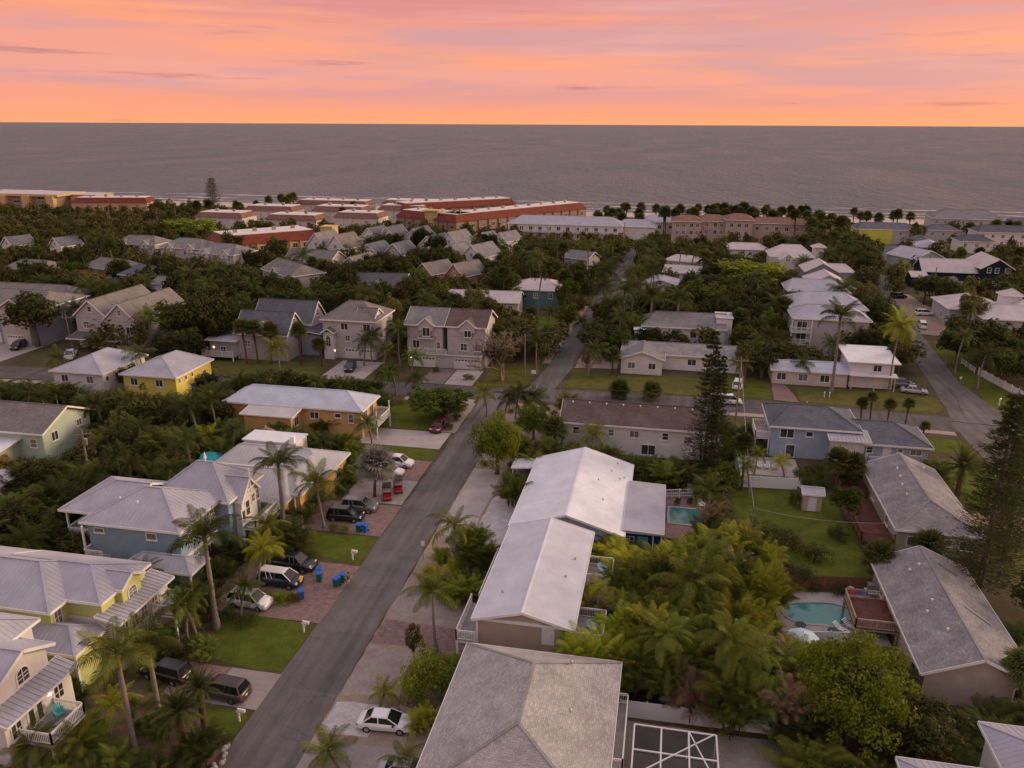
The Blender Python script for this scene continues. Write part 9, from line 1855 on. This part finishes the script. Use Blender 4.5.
(2,17.8,395.6,7.7,2,1,37,0,8),(2,87.7,396.5,8.3,1.9,1,41,0,5),(2,-21.5,397.3,9.8,1.7,1,36,0,8),(2,27.3,397.4,9.3,1.9,1,37,0,16),(2,82.7,397.9,9.9,1.6,1,41,0,3),(2,-209.6,400.4,8.9,1.8,1,33,0,2),
(2,-7.5,401.7,9,1.8,1,37,0,1),(2,-198.5,401.8,9.9,1.9,1,33,0,5),(2,-31.7,402.1,7.9,1.6,1,36,0,3),(2,27,402.8,8,2,1,37,0,15),(2,-2.7,403,7.7,2.1,1,37,0,2),(2,-163.5,403.1,7,1.7,1,33,0,7),
(2,56,403.5,6,1.9,1,41,0,2),(2,101,403.7,8.1,1.9,1,42,2,0),(2,51.6,404.8,8.7,1.9,1,41,2,4),(2,21.5,405.2,9.5,1.9,1,37,0,11),(2,43.5,405.2,8.6,1.7,1,41,2,1),(2,-22.8,406.3,8.8,1.8,1,36,0,7),
(2,-206.3,407.1,9.3,1.9,1,33,0,3),(2,12.8,407.7,9.1,1.7,1,37,0,6),(2,-14.7,408.1,9,1.9,1,36,0,10),(2,33.3,408.1,9.6,2,1,37,0,20),(2,25.5,409,7.2,1.9,1,37,0,14),(2,56.3,409.3,9,1.8,1,41,0,1),
(2,45.4,411.1,9.2,1.7,1,41,2,2),(2,-201.4,411.9,9.7,2,1,33,0,6),(2,17.4,411.9,8.2,1.7,1,37,0,7),
]
# the farther trees that run together into one wood: x, y
WOOD = [
(-129,267),(-41,190),(-22,219),(-76,243),(81,192),(-22,249),(-179,219),(-176,191),(-101,191),(23,192),(-22,204),(-162,163),(-76,276),(54,280),(-23,165),(73,184),(4,171),(0,203),(75,178),(84,232),
(17,215),(16,198),(-106,181),(28,214),(-63,207),(-167,187),(29,166),(-81,250),(-54,185),(-122,204),(-165,227),(-108,192),(-80,254),(66,295),(55,244),(-116,230),(-4,195),(-57,172),(-163,191),(-63,200),
(61,287),(-115,144),(-166,191),(24,176),(-7,184),(-143,191),(-130,223),(-38,252),(-50,215),(50,191),(-102,228),(-131,209),(-69,211),(-20,294),(-211,221),(-182,199),(21,199),(-190,222),(-108,174),(-20,240),
(-170,228),(-127,253),(-8,293),(-28,222),(50,207),(-187,195),(-99,252),(-104,179),(-37,165),(-51,224),(-84,186),(-69,254),(-192,242),(-96,158),(-57,161),(-126,237),(94,227),(3,215),(-107,276),(54,296),
(-120,217),(-109,199),(-126,199),(-109,258),(-123,231),(21,215),(1,248),(-84,306),(-77,248),(-54,219),(66,289),(-202,246),(-199,274),(-121,258),(-152,226),(-56,212),(-32,175),(-2,265),(-38,174),(-205,230),
(-40,209),(-192,233),(-83,237),(-94,206),(-176,226),(-128,274),(-95,211),(64,243),(-23,191),(-24,158),(20,229),(-160,228),(-176,230),(-27,291),(97,250),(-213,264),(-120,212),(-205,235),(-143,215),(-110,287),
(-66,183),(-176,204),(-104,232),(28,223),(45,182),(92,239),(-24,296),(-35,244),(28,273),(-42,261),(13,276),(-107,184),(-60,278),(-43,254),(18,272),(22,171),(16,284),(-5,204),(-45,234),(-112,283),
(-10,276),(-82,304),(66,186),(-134,220),(26,184),(-69,192),(-124,218),(-39,170),(-137,209),(-151,230),(-161,233),(-39,179),(-10,183),(-88,302),(-197,253),(33,283),(37,169),(-149,191),(-186,219),(-60,168),
(-60,201),(4,226),(19,171),(-65,194),(99,247),(-130,218),(-105,255),(-72,256),(28,231),(-228,234),(-257,278),(49,169),(-101,168),(-50,187),(-187,285),(-194,204),(-95,228),(-4,283),(-50,191),(14,281),
(-76,255),(-135,161),(-118,189),(-131,245),(-156,234),(79,188),(-122,223),(-99,284),(-202,297),(-5,254),(-22,244),(70,314),(-133,202),(-81,107),(-83,202),(-216,232),(-222,266),(-58,205),(-173,279),(-135,250),
(23,259),(-42,272),(-253,262),(60,262),(-51,248),(-237,283),(-75,202),(-214,228),(32,271),(-35,249),(-217,226),(15,203),(-47,224),(19,191),(-114,204),(-238,245),(-108,144),(-36,288),(-52,259),(-191,273),
(-79,272),(-178,257),(37,245),(30,242),(-102,171),(66,196),(14,192),(-149,196),(-120,197),(-20,260),(-129,233),(55,304),(26,256),(-95,291),(-79,203),(-199,242),(-128,313),(97,243),(-172,287),(18,225),
(9,172),(-139,319),(-49,220),(24,228),(-74,250),(-96,216),(-70,282),(-222,248),(-46,257),(103,249),(25,220),(-117,257),(61,278),(-54,160),(23,273),(-144,218),(-40,237),(-104,318),(-179,241),(-117,198),
(-183,196),(-1,245),(-57,220),(-31,231),(-110,241),(-30,170),(-37,178),(-60,282),(-52,242),(-103,144),(-8,264),(56,250),(-74,312),(-182,228),(-200,257),(-132,310),(-260,290),(-78,315),(-92,191),(-121,237),
(-29,165),(28,251),(-48,212),(-206,262),(52,209),(-229,304),(89,311),(-106,175),(-180,215),(38,304),(-179,181),(-146,223),(-159,195),(-149,307),(-100,316),(-227,263),(-172,232),(-64,292),(-42,216),(-175,200),
(15,184),(-228,239),(-70,295),(-72,279),(-216,244),(-116,241),(-105,247),(-39,283),(-157,229),(-53,253),(107,306),(-65,245),(0,311),(94,247),(-142,310),(-121,319),(23,268),(-241,248),(-110,169),(18,200),
(52,286),(-216,237),(30,279),(-77,234),(-10,300),(-202,263),(66,345),(-203,322),(10,297),(-218,240),(-197,284),(-170,310),(-85,232),(-247,272),(26,243),(-89,194),(42,310),(65,278),(-172,275),(-220,275),
(-35,253),(75,236),(54,256),(70,266),(-144,259),(14,234),(-260,307),(-220,270),(-52,281),(20,253),(-163,196),(16,291),(-50,302),(-40,182),(-89,225),(-12,201),(-119,144),(-242,316),(-200,281),(-210,272),
(-143,303),(-39,308),(-106,285),(-58,315),(6,295),(-74,318),(-64,316),(32,288),(-103,279),(-45,249),(60,258),(-273,291),(-128,242),(-114,171),(-219,279),(-47,238),(-204,251),(9,267),(-5,323),(64,312),
(54,226),(28,264),(-210,266),(-102,323),(12,244),(-178,273),(-106,243),(47,313),(-153,308),(-78,259),(-89,270),(-216,260),(-195,226),(-62,214),(-80,322),(-271,303),(-248,268),(21,175),(53,247),(-10,281),
(68,261),(-193,301),(-157,314),(-112,309),(-119,263),(-130,319),(18,264),(-213,320),(105,270),(75,190),(52,195),(-268,278),(18,316),(29,236),(-234,273),(-91,283),(33,241),(9,226),(55,276),(70,301),
(-53,298),(-245,260),(-123,242),(-35,174),(-203,269),(55,240),(-240,263),(-242,309),(2,290),(-177,282),(-146,324),(58,338),(-62,286),(-163,305),(-107,328),(-126,221),(-43,290),(-222,233),(-23,234),(-219,321),
(67,318),(-205,288),(-23,172),(82,287),(-272,306),(-27,315),(-192,253),(-252,290),(-67,186),(-18,284),(-237,287),(-202,232),(31,225),(-46,267),(-58,250),(-72,224),(35,293),(25,248),(-212,240),(1,306),
(-211,316),(-169,234),(-175,294),(-65,250),(-62,192),(-47,288),(-135,314),(-258,275),(-5,312),(-76,226),(-113,317),(-124,303),(-34,181),(-208,226),(-31,289),(100,256),(-83,313),(-70,290),(-242,272),(-238,270),
(-49,295),(-88,314),(-46,228),(-83,264),(-182,298),(-268,283),(-79,199),(16,208),(-22,224),(-236,296),(-188,237),(75,245),(2,219),(17,237),(-224,286),(-124,314),(37,309),(-140,324),(-182,246),(83,243),
(-74,325),(-94,189),(-281,295),(-4,212),(-123,322),(-123,299),(-104,238),(-21,272),(-179,237),(66,284),(68,322),(-254,286),(58,321),(-171,303),(-109,318),(-62,296),(34,299),(-181,320),(-208,241),(-270,313),
(-150,312),(-287,302),(-190,308),(-151,189),(-113,324),(-270,289),(55,325),(70,187),(2,174),(-96,219),(-32,281),(71,340),(-92,247),(-173,235),(-31,240),(-175,312),(-239,302),(14,295),(-123,326),(-38,299),
(41,331),(-258,270),(-232,266),(63,338),(74,327),(-70,330),(-209,232),(-214,293),(18,308),(-189,279),(-25,239),(38,174),(-68,319),(-217,310),(14,302),(107,265),(88,288),(23,264),(-3,308),(-262,281),
(-259,318),(-35,240),(-1,320),(47,319),(-158,246),(-140,328),(-267,294),(-10,310),(-70,316),(-6,274),(-211,307),(-102,156),(-298,311),(125,312),(-44,295),(-93,314),(-50,255),(6,232),(68,310),(-266,288),
(-38,260),(-182,308),(-69,324),(-23,281),(-222,228),(9,235),(-23,290),(28,247),(-222,291),(-206,305),(-234,242),(-226,259),(-140,221),(-201,303),(-36,184),(-64,322),(-180,303),(-28,308),(92,319),(-34,295),
(-136,305),(59,328),(-32,245),(-49,311),(-40,292),(-177,301),(-32,306),(96,316),(-2,315),(60,295),(24,279),(62,274),(-275,288),(-192,285),(-57,245),(-85,330),(-2,272),(-187,314),(8,307),(-85,321),
(-162,200),(-2,302),(-177,308),(-151,324),(-28,285),(-28,243),(25,328),(-51,228),(-107,234),(-21,236),(-43,305),(-60,217),(62,282),(58,272),(-17,315),(74,322),(-229,272),(-122,309),(10,217),(-206,326),
(-9,288),(-195,317),(-181,329),(59,334),(-202,285),(-53,289),(26,322),(-220,254),(110,300),(-230,278),(-26,303),(-186,204),(-29,295),(-47,252),(-256,296),(-187,230),(76,249),(-184,288),(-51,307),(-250,302),
(-243,252),(-219,289),(-216,303),(18,296),(17,163),(-181,316),(-272,316),(-212,329),(-243,290),(-246,308),(-29,235),(-198,293),(-55,274),(21,282),(-94,319),(-47,300),(-23,317),(-54,293),(-228,283),(-145,229),
(-78,328),(-196,202),(-17,305),(-263,275),(37,320),(-155,197),(-158,306),(-184,302),(-194,239),(-171,324),(-230,260),(-271,299),(3,301),(-263,285),(-88,309),(-243,324),(-253,267),(-130,304),(-80,241),(-18,288),
(85,318),(-6,189),(-167,319),(-6,299),(99,260),(66,300),(-240,294),(12,312),(-124,260),(-250,298),(99,306),(10,231),(-206,266),(-231,299),(-32,311),(90,250),(-286,312),(71,306),(-83,327),(-162,318),
(-189,294),(121,302),(-247,324),(-158,320),(88,244),(-162,314),(-244,312),(52,322),(-213,276),(8,300),(-186,310),(-274,312),(-172,328),(-130,324),(46,324),(104,254),(-258,284),(42,319),(-176,178),(-166,309),
(-196,280),(-36,279),(-226,279),(-235,280),(35,324),(-197,230),(-8,257),(-256,289),(-138,225),(-206,256),(-19,252),(-24,285),(-240,313),(-265,312),(56,291),(-189,243),(-132,257),(64,324),(-51,274),(34,249),
(-47,271),(-113,329),(54,337),(-201,318),(-10,305),(112,288),(-47,243),(-185,243),(-242,328),(-90,324),(-3,330),(-221,296),(69,330),(-199,246),(-142,315),(-219,326),(-253,278),(-196,310),(81,247),(113,282),
(-199,296),(-108,237),(-91,219),(-189,198),(-68,334),(-241,320),(-19,277),(-53,313),(-254,309),(-90,274),(120,319),(-193,311),(-224,275),(-199,323),(-240,360),(81,251),(64,308),(-197,234),(-230,368),(-99,330),
(56,341),(-172,239),(55,318),(-46,319),(-45,312),(59,254),(-37,268),(-213,298),(42,326),(-194,323),(-273,371),(-236,321),(118,324),(-276,315),(-60,321),(-231,310),(-128,328),(-185,251),(-61,211),(-237,329),
(-205,292),(-91,318),(104,258),(-264,299),(-286,322),(-291,305),(-291,309),(-148,327),(70,336),(-256,322),(-214,283),(74,333),(-256,301),(75,316),(12,317),(28,260),(66,304),(-163,322),(-275,299),(-278,291),
(-44,283),(-38,304),(20,322),(-285,365),(-243,379),(-241,280),(-167,238),(-82,275),(-237,310),(-329,345),(-307,363),(33,245),(31,322),(-243,356),(-274,354),(-133,330),(-235,369),(-33,315),(-227,312),(-8,316),
(98,324),(-225,302),(-59,255),(-271,376),(-286,330),(-264,316),(55,312),(-234,359),(116,310),(-132,337),(-216,271),(-179,325),(73,312),(-114,340),(-55,266),(-292,328),(-209,237),(61,305),(-322,361),(-129,309),
(-290,324),(8,319),(-27,210),(-27,249),(-32,300),(-126,317),(-50,251),(-2,339),(-40,313),(115,319),(-238,398),(-250,285),(-253,369),(-254,345),(-16,324),(-343,364),(-257,378),(102,396),(-286,298),(-246,255),
(21,257),(-180,205),(-226,255),(18,303),(-252,355),(-225,306),(62,373),(-303,352),(-262,323),(-106,200),(-302,362),(-206,296),(87,324),(98,299),(-100,336),(-209,300),(108,276),(-56,320),(-22,306),(100,362),
(-40,317),(-133,341),(-319,356),(126,320),(-150,335),(-39,243),(-106,339),(-177,329),(-128,343),(-30,318),(-281,357),(-262,359),(19,288),(-228,318),(-43,194),(-246,360),(97,311),(-122,334),(-222,280),(-278,304),
(-130,253),(-205,318),(-259,405),(-66,342),(-23,321),(-94,329),(14,308),(-209,290),(89,329),(-18,310),(-259,370),(-148,320),(126,333),(-137,254),(4,315),(-159,325),(-286,318),(-272,285),(-2,208),(-282,381),
(122,329),(74,276),(-226,330),(-241,256),(-262,329),(-251,306),(-291,354),(-212,246),(124,395),(-248,278),(70,369),(-62,327),(18,280),(-106,344),(-256,400),(-326,358),(60,362),(-48,246),(-78,339),(-221,313),
(-346,374),(-232,316),(-176,320),(-340,367),(-221,331),(123,334),(-24,312),(77,384),(-282,313),(-319,377),(-216,326),(-228,288),(-349,378),(-200,307),(-277,309),(-337,361),(-64,331),(-246,388),(-233,394),(-312,374),
(75,372),(-237,386),(-317,342),(-276,322),(48,329),(-258,362),(-266,408),(-6,335),(-166,329),(-272,406),(-261,302),(-254,317),(-171,316),(-268,371),(-85,244),(-88,338),(-257,353),(66,391),(-72,341),(-19,300),
(-251,374),(-373,392),(-240,369),(-97,325),(115,360),(-249,405),(-299,328),(-297,357),(-252,381),(-261,335),(81,392),(87,249),(-263,367),(-238,355),(-296,371),(69,358),(-296,363),(109,395),(-159,238),(-96,334),
(106,389),(-8,327),(-273,328),(-51,316),(-98,200),(-296,353),(-135,321),(-316,364),(-218,284),(-292,314),(32,333),(-240,419),(-238,379),(-286,356),(-269,358),(-268,394),(-350,369),(-278,366),(-189,302),(12,324),
(-229,322),(-190,240),(123,323),(-229,334),(-344,369),(-281,327),(-248,353),(-41,322),(-206,311),(-302,372),(8,312),(94,401),(-314,379),(0,295),(-269,346),(-266,320),(-185,326),(-245,365),(-316,359),(-325,375),
(-355,378),(-337,371),(128,385),(-287,376),(105,370),(-276,400),(-315,372),(-251,401),(30,327),(-262,411),(-184,296),(70,403),(23,332),(-251,411),(-20,327),(-234,304),(-280,411),(-264,378),(-308,350),(-242,403),
(-267,389),(-339,382),(-280,300),(-232,326),(-310,368),(-257,388),(-310,356),(7,412),(72,364),(-269,363),(25,338),(-231,388),(-307,371),(-167,338),(-173,373),(-304,323),(-298,321),(-319,371),(-254,391),(-272,389),
]
PGROUP = dict(coconut='feather palms', royal='royal palms', fan='fan palms', date='date palms', areca='clumping palms', broad='garden trees', dense='garden trees', spread='garden trees', sparse='garden trees', fine='garden trees', shrub='garden shrubs', norfolk='pines', casuarina='pines', bare='bare trees')
NOUN = dict(coconut='coconut palm', royal='royal palm', fan='fan palm', date='date palm', areca='clumping palm', broad='tree', dense='tree', spread='tree', sparse='tree', fine='tree', shrub='shrub', norfolk='pine', casuarina='pine', bare='bare tree')
HUE = dict(leaf_palm='green', leaf_palm_dark='dark green', leaf_palm_lime='yellow green', leaf_palm_dry='dry brown', leaf_fan='green', leaf_silver='silver', leaf_dark='dark', leaf_green='green', leaf_lime='lime green', leaf_olive='olive', leaf_gold='golden', leaf_rust='russet', leaf_pine='dark')
ORD = 'first second third fourth fifth sixth seventh eighth ninth tenth eleventh twelfth thirteenth fourteenth fifteenth sixteenth seventeenth eighteenth nineteenth twentieth'.split()
def ordinal(n):
    if n <= 20: return ORD[n-1]
    t = {2:'twenty', 3:'thirty', 4:'forty', 5:'fifty'}[n//10]
    return t+' '+ORD[n % 10-1] if n % 10 else {3:'thirtieth', 4:'fortieth', 5:'fiftieth'}[n//10]
SIDE = ['behind', 'in front of', 'left of', 'right of']
for k_, x_, y_, h_, s_, r_, m_, d_, l_ in NAMED: plant(k_, x_, y_, h_, s_, r_, m_, l_, PGROUP[k_], RNG.randint(0, 11), bool(d_))
for k_, x_, y_, h_, s_, m_, n_, w_, o_ in OTHERS:
    k_, m_ = KIND[k_], LEAF[m_]
    l_ = f'{HUE[m_]} {NOUN[k_]} standing {SIDE[w_]} {NEAR[n_]}' if o_ == 0 else f'{HUE[m_]} {NOUN[k_]}, {ordinal(o_)} from left {SIDE[w_]} {NEAR[n_]}'
    plant(k_, x_, y_, h_, s_, RNG.uniform(0, 6.28), m_, l_, PGROUP[k_], RNG.randint(0, 11))
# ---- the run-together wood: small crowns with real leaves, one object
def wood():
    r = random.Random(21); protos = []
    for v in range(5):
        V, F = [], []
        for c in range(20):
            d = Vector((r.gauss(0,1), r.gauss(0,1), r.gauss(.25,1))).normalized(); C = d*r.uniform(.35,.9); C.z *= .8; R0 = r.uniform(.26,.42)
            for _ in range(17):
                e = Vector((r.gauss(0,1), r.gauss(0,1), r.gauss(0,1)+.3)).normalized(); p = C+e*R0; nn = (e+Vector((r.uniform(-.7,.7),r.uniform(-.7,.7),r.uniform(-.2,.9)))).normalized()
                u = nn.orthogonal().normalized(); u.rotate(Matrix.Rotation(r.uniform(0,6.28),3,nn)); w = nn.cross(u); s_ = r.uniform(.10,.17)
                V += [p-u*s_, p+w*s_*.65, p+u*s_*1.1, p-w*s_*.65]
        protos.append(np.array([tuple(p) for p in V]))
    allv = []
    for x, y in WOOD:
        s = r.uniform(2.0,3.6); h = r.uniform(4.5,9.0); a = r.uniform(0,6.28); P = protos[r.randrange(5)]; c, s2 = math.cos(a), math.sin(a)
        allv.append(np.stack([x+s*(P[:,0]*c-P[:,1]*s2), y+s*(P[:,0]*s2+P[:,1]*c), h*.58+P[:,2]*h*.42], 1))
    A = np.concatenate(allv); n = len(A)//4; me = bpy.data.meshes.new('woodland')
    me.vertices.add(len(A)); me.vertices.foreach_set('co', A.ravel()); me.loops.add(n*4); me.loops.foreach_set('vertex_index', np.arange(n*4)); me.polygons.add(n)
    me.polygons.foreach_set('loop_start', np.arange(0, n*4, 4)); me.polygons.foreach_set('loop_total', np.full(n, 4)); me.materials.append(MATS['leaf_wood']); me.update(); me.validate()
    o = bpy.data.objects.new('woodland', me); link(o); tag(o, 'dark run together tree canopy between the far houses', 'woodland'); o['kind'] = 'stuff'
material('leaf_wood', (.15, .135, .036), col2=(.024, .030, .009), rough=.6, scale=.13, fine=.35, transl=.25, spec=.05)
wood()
